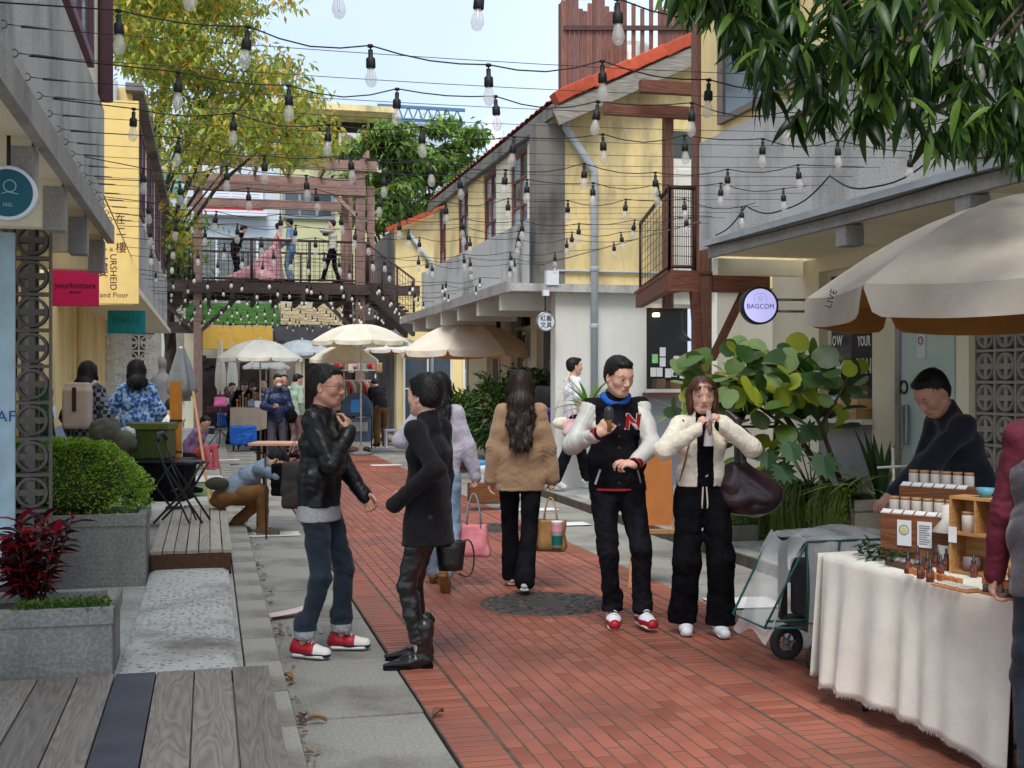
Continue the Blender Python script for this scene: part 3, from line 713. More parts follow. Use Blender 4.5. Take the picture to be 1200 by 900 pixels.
REDK = mat('red_rib', hexc(170, 24, 34), .7, .1); RUB = mat('white_rubber', hexc(225, 222, 215), .6, .05, 20); REDL = mat('red_leather', hexc(165, 22, 36), .45, .1)
NAVY = mat('navy_nylon', hexc(30, 42, 74), .45, .25, 9, bump=.4, bscale=30); GREYP = mat('grey_trouser', hexc(70, 70, 80), .8, .15)
BLUEH = mat('blue_fleece', hexc(24, 84, 170), .85, .15); BURG = mat('burgundy_cloth', hexc(100, 28, 46), .8, .3, 20, bump=.3)
GRYK = mat('charcoal_knit', hexc(72, 68, 74), .95, .2, 60, bump=.5, bscale=150, sheen=.3, bdist=.002); NAVK = mat('dark_navy_knit', hexc(20, 24, 38), .9, .25, 12, bump=.5, bscale=120, sheen=.15)
KHAK = mat('khaki_brown', hexc(122, 84, 44), .85, .18, 9, bump=.3, bscale=90); BLUG = mat('blue_grey_jacket', hexc(120, 134, 150), .7, .12, 9, bump=.3)
SAGE = mat('sage_fleece', hexc(158, 178, 160), .9, .1); PINK = mat('pink_canvas', hexc(214, 132, 138), .85, .12, 12, bump=.4); TAUPE = mat('taupe_canvas', hexc(190, 170, 158), .85, .08)
KRAFT = mat('kraft_paper', hexc(150, 112, 66), .8, .12, 9, bump=.5, bscale=18); TULLE = mat('pink_tulle', hexc(216, 158, 160), .9, .18, 9, bump=.6, bscale=14, stretch=(3, 3, .5))
LITEB = mat('pale_blue_denim', hexc(132, 160, 190), .85, .15); OLIVE = mat('olive_cloth', hexc(62, 64, 48), .85, .2)
WINE = mat('wine_leather', hexc(50, 34, 40), .28, .2, 10, bump=.35, bscale=16, spec=.55)
MET = mat('steel', (.35, .35, .36, 1), .35, .1, metal=1); MBLK = mat('black_metal', (.02, .02, .022, 1), .45, .15)
def plaid():
 m = mat('plaid_cloth', (.03, .035, .045, 1), .85, .1); t = m.node_tree; L = t.links.new; b = t.nodes['Principled BSDF']
 tcn = t.nodes.new('ShaderNodeTexCoord'); ch = t.nodes.new('ShaderNodeTexChecker'); ch.inputs['Scale'].default_value = 22
 ch.inputs[1].default_value = (.02, .025, .035, 1); ch.inputs[2].default_value = (.22, .24, .26, 1); L(tcn.outputs['Object'], ch.inputs[0]); L(ch.outputs[0], b.inputs['Base Color']); return m
PLAID = plaid()
def fairisle():
 m = mat('blue_pattern_knit', hexc(60, 110, 180), .9, .1); t = m.node_tree; L = t.links.new; b = t.nodes['Principled BSDF']
 tcn = t.nodes.new('ShaderNodeTexCoord'); ch = t.nodes.new('ShaderNodeTexNoise'); ch.inputs['Scale'].default_value = 26; mx = t.nodes.new('ShaderNodeMix'); mx.data_type = 'RGBA'
 mx.inputs[6].default_value = hexc(40, 88, 160); mx.inputs[7].default_value = hexc(165, 195, 225); mp = t.nodes.new('ShaderNodeMapRange'); mp.inputs[1].default_value = .42; mp.inputs[2].default_value = .58
 L(tcn.outputs['Object'], ch.inputs[0]); L(ch.outputs['Fac'], mp.inputs[0]); L(mp.outputs[0], mx.inputs[0]); L(mx.outputs[2], b.inputs['Base Color']); return m
FAIR = fairisle()

def L2(o, J, v): return Vector(v)
def tote(name, mats, w_, h_, dp, handle, label, cat, loc, rz, flare=.85, top_open=True, hm=None, hr=.004):
 """soft upright bag: body shell with gusset, inner lining and two handles; origin at the top of the handles"""
 e = empty(name, loc, rz, label, cat); mb = MB(); n = 28
 def f(u, v):
  a = u * 2 * PI; z = -handle - h_ * v
  sx_ = w_ / 2 * (1 - (1 - flare) * (1 - v)) * (1 if v < .9 else 1 - (v - .9) * 1.2); sy = dp / 2 * (.45 + .55 * min(1, v * 1.4)) * (1 if v < .9 else 1 - (v - .9) * 2)
  c, s_ = math.cos(a), math.sin(a); k = .45
  return Vector((sx_ * abs(c) ** k * (1 if c > 0 else -1) + .006 * math.sin(9 * v + 3 * a), sy * abs(s_) ** k * (1 if s_ > 0 else -1) + .008 * math.sin(7 * v + 4 * a), z))
 mb.grid(f, n, 10); k = len(mb.v); mb.v.append((0, 0, -handle - h_)); mb.f += [(i * 11 + 10, (i + 1) * 11 + 10, k) for i in range(n)]; mb.mi += [0] * n; mb.sm += [False] * n
 mb.build('bag_body', mats, e, solid=.004)
 for sy in (1, -1):
  h = MB(); h.tube([(-w_ * .22 + w_ * .44 * t, sy * dp * .2 * (1 - math.sin(PI * t) * .8), -handle * 1.15 + handle * 1.15 * math.sin(PI * t) ** .6) for t in [i / 12 for i in range(13)]], hr, 6)
  h.build('handle', hm or mats, e)
 return e

def P_man_jacket():
 e = person(374, 7.05, 98, 0, 'man in black jacket, glasses and jeans resting his hand on his chin')
 J = skeleton(1.69, feet={'R': (.13, -.06, 0, 12), 'L': (-.10, .10, 0, -8)}, hands={'R': (.035, .19, 1.30), 'L': (-.15, .23, .92)}, lean=1, yaw=6, pitch=4,
     epole={'R': (.5, .2, -1), 'L': (-.6, -.3, -1)})
 hd = {'R': dict(dir=(-.3, -.15, 1), nrm=(-.2, -1, -.1), curl=[.5, .8, 1.0, 1.2], thumb=(0, -1, 0), tcurl=.5), 'L': dict(curl=.5)}
 link('body', build_body(J, .0055, SKIN_T, LIPS, hd), e)
 hair(J, .006, HAIRB, parent=e, vol=.0, top=.008, fore=.010)
 eyes(J, e, HAIRB, .8); glasses(J, e, MBLK, .020, .0135)
 g = garment_top(J, .007, .023, -.03, fold=.006, ff=30, seed=2, collar=-.01, neck=.062, mats=JKT, parent=e, sleeve_r=1.08, cuff=.042, belly=.012)
 t = garment_top(J, .009, .010, -.115, sl=.3, fold=.0008, mats=GREYT, name='t_shirt', parent=e, collar=.0, flare=.032, arms='', belly=.002)
 j = garment_legs(J, .007, .064, .056, .006, seed=4, fold=.006, mats=[DENIM, GREYT], parent=e, hem=.10, stack=1, hemz=.11, name='jeans', zones=[lambda P: P[:, 2] < .155])
 for n in 'RL': shoe(J, n, 'boat', [REDL, RUB, NAVY, RUB], e)
def P_man_coat():
 e = person(502, 6.75, -78, 0, 'man in black corduroy coat and pointed boots seen from behind, hand in pocket')
 J = skeleton(1.63, feet={'L': (-.10, .02, 0, -22), 'R': (.09, .07, 0, -12)}, hands={'L': (-.20, .07, .98), 'R': (.2, -.03, .80)}, twist=14, yaw=22, epole={'L': (-.5, -1, -.2)})
 link('body', build_body(J, .0055, SKIN, LIPS, {}), e)
 hair(J, .006, HAIRB, parent=e, vol=.006, top=.01); eyes(J, e, HAIRB, .8); glasses(J, e, MET, .021, .017)
 def ps(P):
  return P
 garment_top(J, .007, .021, -.19, fold=.004, ff=24, seed=5, collar=.012, neck=.060, mats=CORD, name='coat', parent=e, capr=.05, flare=.034, cuff=.045, sleeve_r=1.05)
 bt = MB(); 
 garment_legs(J, .007, .060, .052, .0, seed=7, fold=.007, ff=44, mats=LEATHERB, parent=e, hemz=.14)
 for n in 'RL': shoe(J, n, 'boot', [LEATHERB, BLK], e)
 q = W(528, 668, 6.95); mb = empty('handbag', q, 0, 'small black handbag with a looped strap behind the man in the coat', 'bag')
 m = MB(); m.grid(lambda u, v: Vector(((.09 - .02 * v) * math.cos(u * 2 * PI), (.045) * math.sin(u * 2 * PI), .17 - .17 * v)), 20, 4); m.build('bag_body', LEATHERB, mb, solid=.006)
 m = MB(); m.tube([(.05 + .09 * math.sin(t * PI), 0, .15 + .0 - .17 * t + .06 * math.sin(t * PI * 2)) for t in [i / 14 for i in range(15)]], .005, 6); m.build('strap', LEATHERB, mb)
def P_lavender():
 e = person(514, 9.25, 4, 0, 'long haired woman in pale lavender sweater carrying a pink tote bag')
 J = skeleton(1.67, True, feet={'R': (.08, -.25, .07, 4, 52), 'L': (-.07, .22, 0, -4)}, hands={'R': (.30, .06, .80), 'L': (-.17, .24, 1.08)}, epole={'L': (-1, -.6, -.5), 'R': (.6, -1, 0)}, lean=2, kpole={})
 link('body', build_body(J, .007, SKIN, LIPS, {'R': dict(curl=1.3, dir=(.1, 0, -1), tcurl=1), 'L': dict(curl=.6)}), e)
 hair(J, .008, HAIRB, 'long', e, .5, back=J['chest'] - J['fw'] * .12 - J['up'] * .02, wave_=.006)
 garment_top(J, .008, .027, -.02, fold=.006, ff=22, mats=LAV, name='sweater', parent=e, sleeve_r=1.12, cuff=.038, collar=.01, neck=.06)
 garment_legs(J, .009, .078, .068, .008, mats=DENIML, parent=e, hem=.04, name='jeans')
 for n in 'RL': shoe(J, n, 'sneaker', [KHAK, KHAK], e, .008)
 p = e.matrix_basis.to_3x3() @ Vector(J['palmR'] if 'palmR' in J else J['wrR']) + e.location
 tote('tote_bag', PINK, .27, .25, .11, .24, 'pink canvas tote with blue handles carried by the woman in lavender', 'bag', (p.x, p.y, .73), -TH - .1, .72, hm=mat('teal_grey_tape', hexc(130, 156, 166), .8), hr=.006)
def P_tan():
 e = person(610, 9.15, 0, 0, 'woman in a tan sweater walking away with long wavy dark hair')
 J = skeleton(1.68, True, feet={'R': (.03, -.20, .02, 3, 12), 'L': (-.07, .2, 0, -4)}, hands={'R': (.26, .03, .80), 'L': (-.24, .02, .80)}, epole={'R': (.7, -1, 0), 'L': (-.7, -1, 0)})
 link('body', build_body(J, .007, SKIN, LIPS, {'R': dict(curl=1.35, dir=(.05, 0, -1), tcurl=1), 'L': dict(curl=.5)}), e)
 hair(J, .007, HAIRD, 'long', e, .62, back=J['chest'] - J['fw'] * .15 - J['up'] * .14, wave_=.016, vol=.006)
 garment_top(J, .007, .036, -.13, fold=.008, ff=17, seed=9, mats=BRNK, name='sweater', parent=e, sleeve_r=1.15, cuff=.040, collar=.015, neck=.06, flare=.0)
 garment_legs(J, .008, .066, .080, .006, mats=BLKJ, parent=e, hem=-.0, hemz=.05, fold=.004)
 for n in 'RL': shoe(J, n, 'sneaker', [mat('pale_grey_suede', hexc(186, 184, 184), .8), RUB], e, .007)
 p = e.matrix_basis.to_3x3() @ Vector(J['palmR']) + e.location
 t = tote('paper_bag', KRAFT, .24, .24, .12, .17, 'brown kraft paper bag carried by the woman in tan, with a cup in it', 'bag', (p.x, p.y, .71), -TH - .25, .95, hm=mat('paper_cord', hexc(190, 150, 110), .8), hr=.004)
 m = MB(); m.lathe([(0, -.37), (.036, -.37), (.045, -.18), (.047, -.175), (.045, -.17), (0, -.17)], 20, c=(.07, -.085, 0)); o = m.build('drink_cup', [WHITE], t)
 m = MB(); m.lathe([(.0385, -.35), (.042, -.28)], 20, c=(.07, -.0855, 0)); m.build('cup_band', mat('teal_print', hexc(0, 96, 92), .6), o)
 m = MB(); m.lathe([(.0435, -.25), (.046, -.19)], 20, c=(.07, -.0855, 0)); m.build('cup_band', mat('pink_print', hexc(225, 150, 160), .6), o)
def P_varsity():
 e = person(723, 7.85, 178, 0, 'young man in black and white varsity jacket with a red letter eating ice cream')
 J = skeleton(1.76, feet={'R': (.03, .02, 0, 2), 'L': (-.15, .12, .02, -16)}, hands={'R': (.155, .29, 1.27), 'L': (-.07, .33, 1.08)}, epole={'R': (.8, -.2, -1), 'L': (-1, -.2, -.8)}, yaw=-28, pitch=14, side=1)
 hd = {'R': dict(dir=(-.55, .25, .75), nrm=(-.35, -.75, .0), curl=[.9, 1.0, 1.1, 1.2], tcurl=.5, thumb=(-1, .3, 1)), 'L': dict(dir=(.95, .3, .1), nrm=(.1, -.5, -1), curl=[.5, .6, .8, .9], tcurl=.4)}
 link('body', build_body(J, .0055, SKIN, LIPS, hd), e)
 hair(J, .006, HAIRB, parent=e, vol=.003, top=.006, fore=.006); eyes(J, e, HAIRB, .9)
 z = [sleeve_zone(J, 'R'), sleeve_zone(J, 'L')]
 hemz = J['pelvis'][2] - .05
 g = garment_top(J, .0065, .025, -.055, fold=.007, ff=22, seed=11, mats=[BLKJ, VARS, REDK], parent=e, sleeve_r=1.06, sl=.95, name='varsity_jacket', collar=.012, neck=.062, belly=.006,
     zones=[lambda P: z[0](P) | z[1](P), lambda P: (P[:, 2] < hemz + .022) & (P[:, 2] > hemz + .008) & (np.abs(P[:, 0]) < .3)])
 for n in 'RL':
  A, B = J['el' + n], J['wr' + n]; d = nrm(B - A)
  for k, (m, r) in enumerate(((BLKJ, .041), (REDK, .0422), (BLKJ, .041), (REDK, .0415), (BLKJ, .039))):
   q = MB(); a = B - d * (.045 - k * .012); q.tube([a, a + d * .013], r * 1.05, 18); q.build('cuff', m, e)
 F = Field(J['neck'] - .2, J['neck'] + .2, .006); nb = J['neck'] - J['up'] * .02
 for k in range(20):
  a = k / 20 * 2 * PI; b = (k + 1) / 20 * 2 * PI; f = lambda t: nb + V3(.078 * math.sin(t), .055 * math.cos(t) + .0, .012 - .045 * max(0, math.cos(t)))
  F.cap(f(a), f(b), .024, None, .01)
 F.folds(.003, 40); link('hood', F.mesh('hood', BLUEH), e)
 t = text_mesh('N', .125, mat('red_felt', hexc(180, 26, 40), .9), 'chest_letter', e, Matrix.Translation((-.085, .3, 1.335)) @ Matrix.Rotation(PI, 4, 'Z') @ Matrix.Rotation(PI / 2, 4, 'X'), .003, offset=.006, shear=.15)
 w_ = text_mesh('N', .125, M_LACE, 'letter_edge', e, Matrix.Translation((-.085, .3, 1.335)) @ Matrix.Rotation(PI, 4, 'Z') @ Matrix.Rotation(PI / 2, 4, 'X'), .001, offset=.010, shear=.15)
 conform(t, g, (0, 1, 0), .006); conform(w_, g, (0, 1, 0), .003)
 for k in range(6):
  m = MB(); m.lathe([(0, .004), (.008, .003), (.0085, 0)], 10, c=(0, .3, 1.32 - k * .075), M=Matrix.Rotation(-PI / 2, 4, 'X'))
  b = m.build('snap_button', MBLK, e); conform(b, g, (0, 1, 0), .002)
 for sd in (1, -1):
  m = MB(); m.tube([(sd * .12, .3, 1.03), (sd * .15, .3, .93)], .007, 6); b = m.build('pocket_edge', VARS, e); conform(b, g, (0, 1, 0), .002)
 garment_legs(J, .007, .070, .056, .010, seed=3, fold=.008, ff=34, mats=BLKJ, parent=e, stack=1, hemz=.10, hem=.04)
 for n in 'RL': shoe(J, n, 'high', [REDL, WHITE, BLK, RUB], e)
 p = J['palmR'] + np.array([-.028, .03, .02]); ic = empty('ice_cream', e.matrix_basis @ Vector(p) if False else e.location + Matrix.Rotation(e.rotation_euler.z, 3, 'Z') @ Vector(p), 0, 'dark chocolate ice cream cone in the hand of the varsity jacket man', 'ice cream')
 m = MB(); m.lathe([(0, -.05), (.012, -.05), (.024, .035), (.024, .04)], 16); m.build('cone', KRAFT, ic)
 m = MB(); m.lathe([(.026, .03), (.031, .05), (.028, .07), (.031, .085), (.026, .1), (.012, .112), (0, .115)], 16); m.build('scoop', mat('dark_ice', hexc(52, 54, 58), .4), ic)
def P_cream():
 e = person(822, 7.62, 177, 0, 'woman in cream fleece cardigan and black dungarees holding food to her mouth')
 J = skeleton(1.63, True, feet={'R': (.11, .02, 0, 6), 'L': (-.09, .10, 0, -4)}, hands={'R': (.075, .22, 1.30), 'L': (-.085, .22, 1.32)}, epole={'R': (1, .1, -.75), 'L': (-1, .1, -.75)}, pitch=6, yaw=4)
 hd = {'R': dict(dir=(-.45, .0, .9), nrm=(-.9, -.45, 0), curl=[.75, .9, 1.0, 1.1], tcurl=.6, thumb=(0, -1, 0)), 'L': dict(dir=(.5, .0, .85), nrm=(.9, -.45, 0), curl=[.75, .9, 1.0, 1.1], tcurl=.6, thumb=(0, -1, 0))}
 link('body', build_body(J, .0055, SKIN, LIPS, hd), e)
 hair(J, .006, HAIRR, 'bob', e, vol=.002, parting=1); eyes(J, e, HAIRR, .8)
 z = [sleeve_zone(J, 'R', .13), sleeve_zone(J, 'L', .13)]
 g = garment_top(J, .007, .024, .07, fold=.006, ff=20, seed=6, mats=[FLEECE, BLK], parent=e, name='cardigan', sleeve_r=1.10, cuff=.04, collar=.01, neck=.06,
     zones=[lambda P: (np.abs(P[:, 0] + .005) < .052) & (P[:, 1] > .04) & (P[:, 2] > .9)])
 def lp(P):
  k = np.clip((.62 - P[:, 2]) / .5, 0, 1); P[:, 0] *= 1 + .12 * k; return P
 d = garment_legs(J, .0075, .092, .094, .020, top=.2, seed=8, fold=.010, ff=20, mats=BLK, parent=e, hemz=.07, name='dungarees', post=lp)
 for n in 'RL': shoe(J, n, 'sneaker', [WHITE, RUB], e)
 m = MB()
 for sd in (1, -1):
  m.tube([(sd * .004, .3, 1.0), (sd * .03, .3, 1.02), (sd * .035, .3, .985), (sd * .006, .3, .995), (sd * .012, .3, .92), (sd * .018, .3, .83), (sd * .016, .3, .80)], .005, 6)
 b = m.build('drawcord', FLEECE, e); conform(b, d, (0, 1, 0), .004)
 m = MB(); m.tube([(.13, .25, 1.36), (.10, .25, 1.2), (.13, .25, 1.05), (.18, .2, .98)], .005, 6); b = m.build('bag_strap', KHAK, e); conform(b, g, (0, 1, 0), .004)
 T = Matrix.Rotation(e.rotation_euler.z, 4, 'Z'); loc = lambda x, y, zz: e.location + T @ Vector((x, y, zz))
 b = empty('snack_wrapper', loc(-.0, .215, 1.39), 0, 'clear plastic sleeve of food the woman in cream is eating from', 'snack')
 m = MB(); m.grid(lambda u, v: Vector(((.014 + .02 * v) * math.cos(u * 2 * PI), (.012 + .012 * v) * math.sin(u * 2 * PI), -.22 * v + .03)), 16, 5); m.build('plastic_sleeve', mat('cloudy_plastic', (.62, .60, .60, 1), .25, .1, alpha=.75), b)
 m = MB(); m.lathe([(0, -.16), (.02, -.15), (.023, -.08), (.012, 0), (0, .03)], 12); m.build('filling', mat('brown_food', hexc(140, 106, 96), .6), b)
 # big slouchy leather bag on her left shoulder
 F = Field((-.55, -.3, .55), (-.05, .3, 1.5), .008)
 F.cap((-.22, .04, .99), (-.38, .05, .86), .085, .10, .06, u=V3(.8, 0, -.6), f=1.5); F.cap((-.20, .04, 1.03), (-.20, .04, .86), .07, .10, .05); F.cap((-.28, .05, .83), (-.42, .05, .84), .075, .06, .05)
 F.folds(.007, 24, 4); bg_ = empty('shoulder_bag', e.location.copy(), e.rotation_euler.z, 'big slouchy dark leather bag on the shoulder of the woman in cream', 'bag')
 link('bag_body', F.mesh('bag_body', WINE), bg_)
 G = Field((-.5, -.3, .8), (0, .3, 1.55), .008)
 for y0 in (.075, -.06):
  pts = [(-.17, y0 * .2, 1.405), (-.215, y0 * .8, 1.36), (-.245, y0, 1.2), (-.25, y0, 1.08), (-.27, y0 * .6, .95)]
  for a, c in zip(pts, pts[1:]): G.cap(a, c, .012, .014, .01, u=V3(1, 0, 0), f=1.9)
 link('strap', G.mesh('strap', WINE), bg_)
def P_vendor():
 e = person(1138, 6.78, -108, 0, 'vendor with cropped hair in dark navy sweater leaning over his stall')
 J = skeleton(1.77, pel=(0, -.05, .90), lean=22, twist=14, yaw=-4, pitch=26, hands={'L': (-.02, .55, .965), 'R': (.2, .35, .95)}, epole={'L': (-.8, -.6, -.5)})
 hd = {'L': dict(dir=(.0, .85, -.5), nrm=(.1, -.4, -1), curl=[.7, .8, .9, .9], tcurl=.5), 'R': dict(curl=.6)}
 link('body', build_body(J, .0055, SKIN_T, LIPS, hd), e)
 hair(J, .006, HAIRB, parent=e, vol=-.004, top=.010, fore=.012); eyes(J, e, HAIRB, .35)
 garment_top(J, .007, .028, -.12, fold=.006, ff=22, seed=1, mats=NAVK, name='sweater', parent=e, sleeve_r=1.12, sl=.93, collar=.012, neck=.062, cuff=.04)
 garment_legs(J, .012, mats=BLKJ, parent=e)
 for n in 'RL': shoe(J, n, 'sneaker', [BLK, BLK], e, .01)
def P_edge():
 e = person(1252, 4.35, 14, 0, 'shopper at the right edge in charcoal cardigan, burgundy sleeve and blue jeans')
 J = skeleton(1.72, hands={'L': (-.235, .13, .86), 'R': (.2, .1, .9)}, epole={'L': (-.7, -1, -.3)}, yaw=10, pitch=20)
 link('body', build_body(J, .007, SKIN, LIPS, {'L': dict(curl=.6)}), e); hair(J, .008, HAIRB, parent=e)
 garment_top(J, .007, .046, -.10, fold=.006, seed=3, mats=GRYK, name='cardigan', parent=e, collar=.02, sl=.3, arms='')
 garment_top(J, .007, .012, .0, fold=.005, seed=5, ff=40, mats=BURG, name='shirt', parent=e, sleeve_r=1.1, cuff=.04, collar=.02)
 garment_legs(J, .007, .078, .066, .014, seed=4, mats=DENIM, parent=e, name='jeans', fold=.006)
 for n in 'RL': shoe(J, n, 'sneaker', [BLK, BLK], e, .01)
def P_basic(px, d, hc, zg, h, label, top, legs, vox=.014, hs='short', fem=False, hm=None, face=False, gt={}, gl={}, topn='jacket', hd={}, shoes=(BLK, BLK), group=None, skin=None, hb=None, **kw):
 e = person(px, d, hc, zg, label, group); J = skeleton(h, fem, **kw)
 link('body', build_body(J, vox, skin or SKIN, LIPS, hd, face=face), e)
 o = hair(J, min(vox, .013), hm or HAIRB, hs, e, **(hb or {}))
 gk = dict(fold=.008, ff=24, seed=int(px) % 9); gk.update(gt); garment_top(J, vox, gk.pop('loose', .03), gk.pop('hem', -.05), mats=top, name=topn, parent=e, **gk)
 gk = dict(seed=int(px) % 7); gk.update(gl); garment_legs(J, vox, mats=legs, parent=e, **gk)
 for n in 'RL': shoe(J, n, 'sneaker', list(shoes), e, max(.009, vox * .8))
 return e, J
# ---------------------------------------------------------------- setting: ground
CONC = plaster('concrete_slab', hexc(150, 148, 140), hexc(92, 88, 82), .7, .9, False, .35, .12)
CONC2 = plaster('pale_cement', hexc(172, 172, 166), hexc(106, 104, 98), .8, .9, False, .4, .2)
CURB = plaster('kerb_stone', hexc(158, 155, 146), hexc(104, 100, 90), .7, .9, False, .3, .12)
TERR = mat('terrazzo_grey', hexc(128, 126, 120), .85, .35, 90, bump=.3, bscale=120, detail=2, col2=hexc(160, 158, 152))
TERD = plaster('terrazzo_planter', hexc(142, 140, 134), hexc(92, 90, 84), .7, .88, True, .4, .16)
ASPH = mat('dark_ground', hexc(96, 94, 88), .95, .2, 3, bump=.3, bscale=40)
def brickmat(name, c1, c2):
 m = mat(name, c1, .62, .12, 2.2, bump=.2, bscale=35, col2=c2, coord='Object', spec=.42, thr=(.3, .7), bdist=.003); return m
BRK = [brickmat('brick_red', hexc(154, 88, 68), hexc(166, 98, 78)), brickmat('brick_rose', hexc(162, 98, 80), hexc(150, 86, 68)), brickmat('brick_dark', hexc(138, 74, 56), hexc(152, 86, 68))]
def wear(m):   # worn, slightly polished and damp-looking zones that run across many bricks
 t = m.node_tree; L = t.links.new; b = t.nodes['Principled BSDF']; g = t.nodes.new('ShaderNodeNewGeometry'); n = t.nodes.new('ShaderNodeTexNoise'); n.inputs['Scale'].default_value = .9; n.inputs['Detail'].default_value = 5
 L(g.outputs['Position'], n.inputs['Vector']); r = t.nodes.new('ShaderNodeMapRange'); r.inputs[1].default_value = .35; r.inputs[2].default_value = .65; r.inputs[3].default_value = .42; r.inputs[4].default_value = .78
 L(n.outputs['Fac'], r.inputs[0]); L(r.outputs[0], b.inputs['Roughness'])
 hs = t.nodes.new('ShaderNodeHueSaturation'); r2 = t.nodes.new('ShaderNodeMapRange'); r2.inputs[1].default_value = .3; r2.inputs[2].default_value = .7; r2.inputs[3].default_value = .62; r2.inputs[4].default_value = 1.2
 L(n.outputs['Fac'], r2.inputs[0]); src = b.inputs['Base Color'].links[0].from_socket; L(src, hs.inputs['Color']); L(r2.outputs[0], hs.inputs['Value']); L(hs.outputs[0], b.inputs['Base Color'])
for m in BRK: wear(m)
JOINT = mat('joint_mortar', hexc(88, 78, 66), .95, .3, 8, bump=.5, bscale=80)
g = bx('ground', (-60, -6, -.5), (70, 160, -.06), ASPH, kind='structure')
xb0, xb1, yb1 = 1.02, 3.47, 44.0
br = bx('brick_path', (xb0, -1, -.12), (xb1, yb1, .0004), JOINT, kind='structure')
def brick_mesh(L_, W_, m, name='brick'):
 mb = MB(); a, b, c = L_ / 2, W_ / 2, .035; e = .0016
 v = [(-a, -b, -c), (a, -b, -c), (a, b, -c), (-a, b, -c), (-a, -b, -e), (a, -b, -e), (a, b, -e), (-a, b, -e), (-a + e, -b + e, 0), (a - e, -b + e, 0), (a - e, b - e, 0), (-a + e, b - e, 0)]
 mb.add(v, [(0, 1, 5, 4), (1, 2, 6, 5), (2, 3, 7, 6), (3, 0, 4, 7), (4, 5, 9, 8), (5, 6, 10, 9), (6, 7, 11, 10), (7, 4, 8, 11), (8, 9, 10, 11)])
 return mb.mesh(name, m)
BL, BW, GAP = .212, .074, .0085
bricks = []
mh = [(2.35, 8.28, .47), (2.99, 12.7, .40)]
def inman(x, y): return any((x - a) ** 2 + (y - b) ** 2 < (r + .02) ** 2 for a, b, r in mh)
yy = 2.6
while yy < yb1:                                            # soldier courses: both edges and the inner band
 for x in (1.135, 2.70, 3.365):
  w_ = .215
  if not inman(x, yy): bricks.append((x, yy, 0, 's'))
 yy += .062 + .009
for x0, n in ((1.262, 16), (2.83, 5)):
 for i in range(n):
  x = x0 + (BW + GAP) * (i + .5) - .004; yy = 2.5 + (i % 2) * .115 + rnd.uniform(-.01, .01)
  while yy < yb1:
   if not inman(x, yy): bricks.append((x, yy, 1, 'l'))
   yy += BL + .0105
bricks.sort(key=lambda b: -(min(1, 1) / (b[0] ** 2 + b[1] ** 2)) if True else 0)
def vis(b):
 d = b[0] * ST + b[1] * CT; u = b[0] * CT - b[1] * ST
 return d > .5 and abs(u / d) < .44 and (EYE / d) < .345
near = [b for b in bricks if vis(b)][:300]; ns = set(id(b) for b in near)
SM = [brick_mesh(.215, .0585, m) for m in BRK]; LM = [brick_mesh(BW, BL, m) for m in BRK]
for b in near:
 k = rnd.choice([0, 0, 1, 1, 2]); me = SM[k] if b[3] == 's' else LM[k]
 link('brick', me, br, (b[0] - (xb0 + xb1) / 2, b[1] - (yb1 - 1) / 2, .0598 + .002 + rnd.uniform(-.0005, .0006)), (rnd.uniform(-.006, .006), rnd.uniform(-.006, .006), rnd.uniform(-.008, .008)))
mb = MB(); cx, cy = (xb0 + xb1) / 2, (yb1 - 1) / 2
for b in bricks:
 if id(b) in ns: continue
 a, c = (.1075, .0292) if b[3] == 's' else (BW / 2, BL / 2); z = .0618 + rnd.uniform(-.0005, .0006); e = .0015; x, y = b[0] - cx, b[1] - cy; k = rnd.choice([0, 0, 1, 1, 2])
 v = [(x - a, y - c, z - .02), (x + a, y - c, z - .02), (x + a, y + c, z - .02), (x - a, y + c, z - .02), (x - a + e, y - c + e, z), (x + a - e, y - c + e, z), (x + a - e, y + c - e, z), (x - a + e, y + c - e, z)]
 mb.add(v, [(0, 1, 5, 4), (1, 2, 6, 5), (2, 3, 7, 6), (3, 0, 4, 7), (4, 5, 6, 7)], k)
o = mb.build('brick_paving', BRK, br, fixn=False); o['kind'] = 'stuff'
IRON = mat('cast_iron', hexc(66, 64, 62), .6, .3, 20, bump=.4, bscale=60, metal=.3)
for (x, y, r), lab in zip(mh, ('large round cast iron manhole cover in the brick path', 'smaller manhole cover farther up the path beyond the tan sweater woman')):
 e = empty('manhole_cover', (x, y, 0), 0, lab, 'manhole cover')
 m = MB(); m.lathe([(r, -.03), (r, .002), (r - .012, .004), (r - .03, .004), (r - .035, -.002), (r - .06, -.002), (r - .065, .003), (r * .45, .003), (r * .45 - .01, -.002), (r * .4, -.002), (r * .4 - .01, .003), (0, .003)], 56); m.build('frame', IRON, e)
 m = MB()
 for ring in range(3, 9):
  rr = r * (.12 + .095 * ring); n = int(rr * 44)
  for k in range(n):
   a = 2 * PI * k / n + ring; m.cbox((rr * math.cos(a), rr * math.sin(a), .005), (.022, .028, .006), rz=a)
 q = m.build('tread_studs', IRON, e); q['kind'] = 'stuff'
 m = MB()
 for k in range(34):                                    # radial bricks round the frame
  a = 2 * PI * k / 34; m.cbox(((r + .045) * math.cos(a), (r + .045) * math.sin(a), -.012), (.075, .065, .03), rz=a)
 q = m.build('brick_ring', BRK[2], e); q['kind'] = 'stuff'
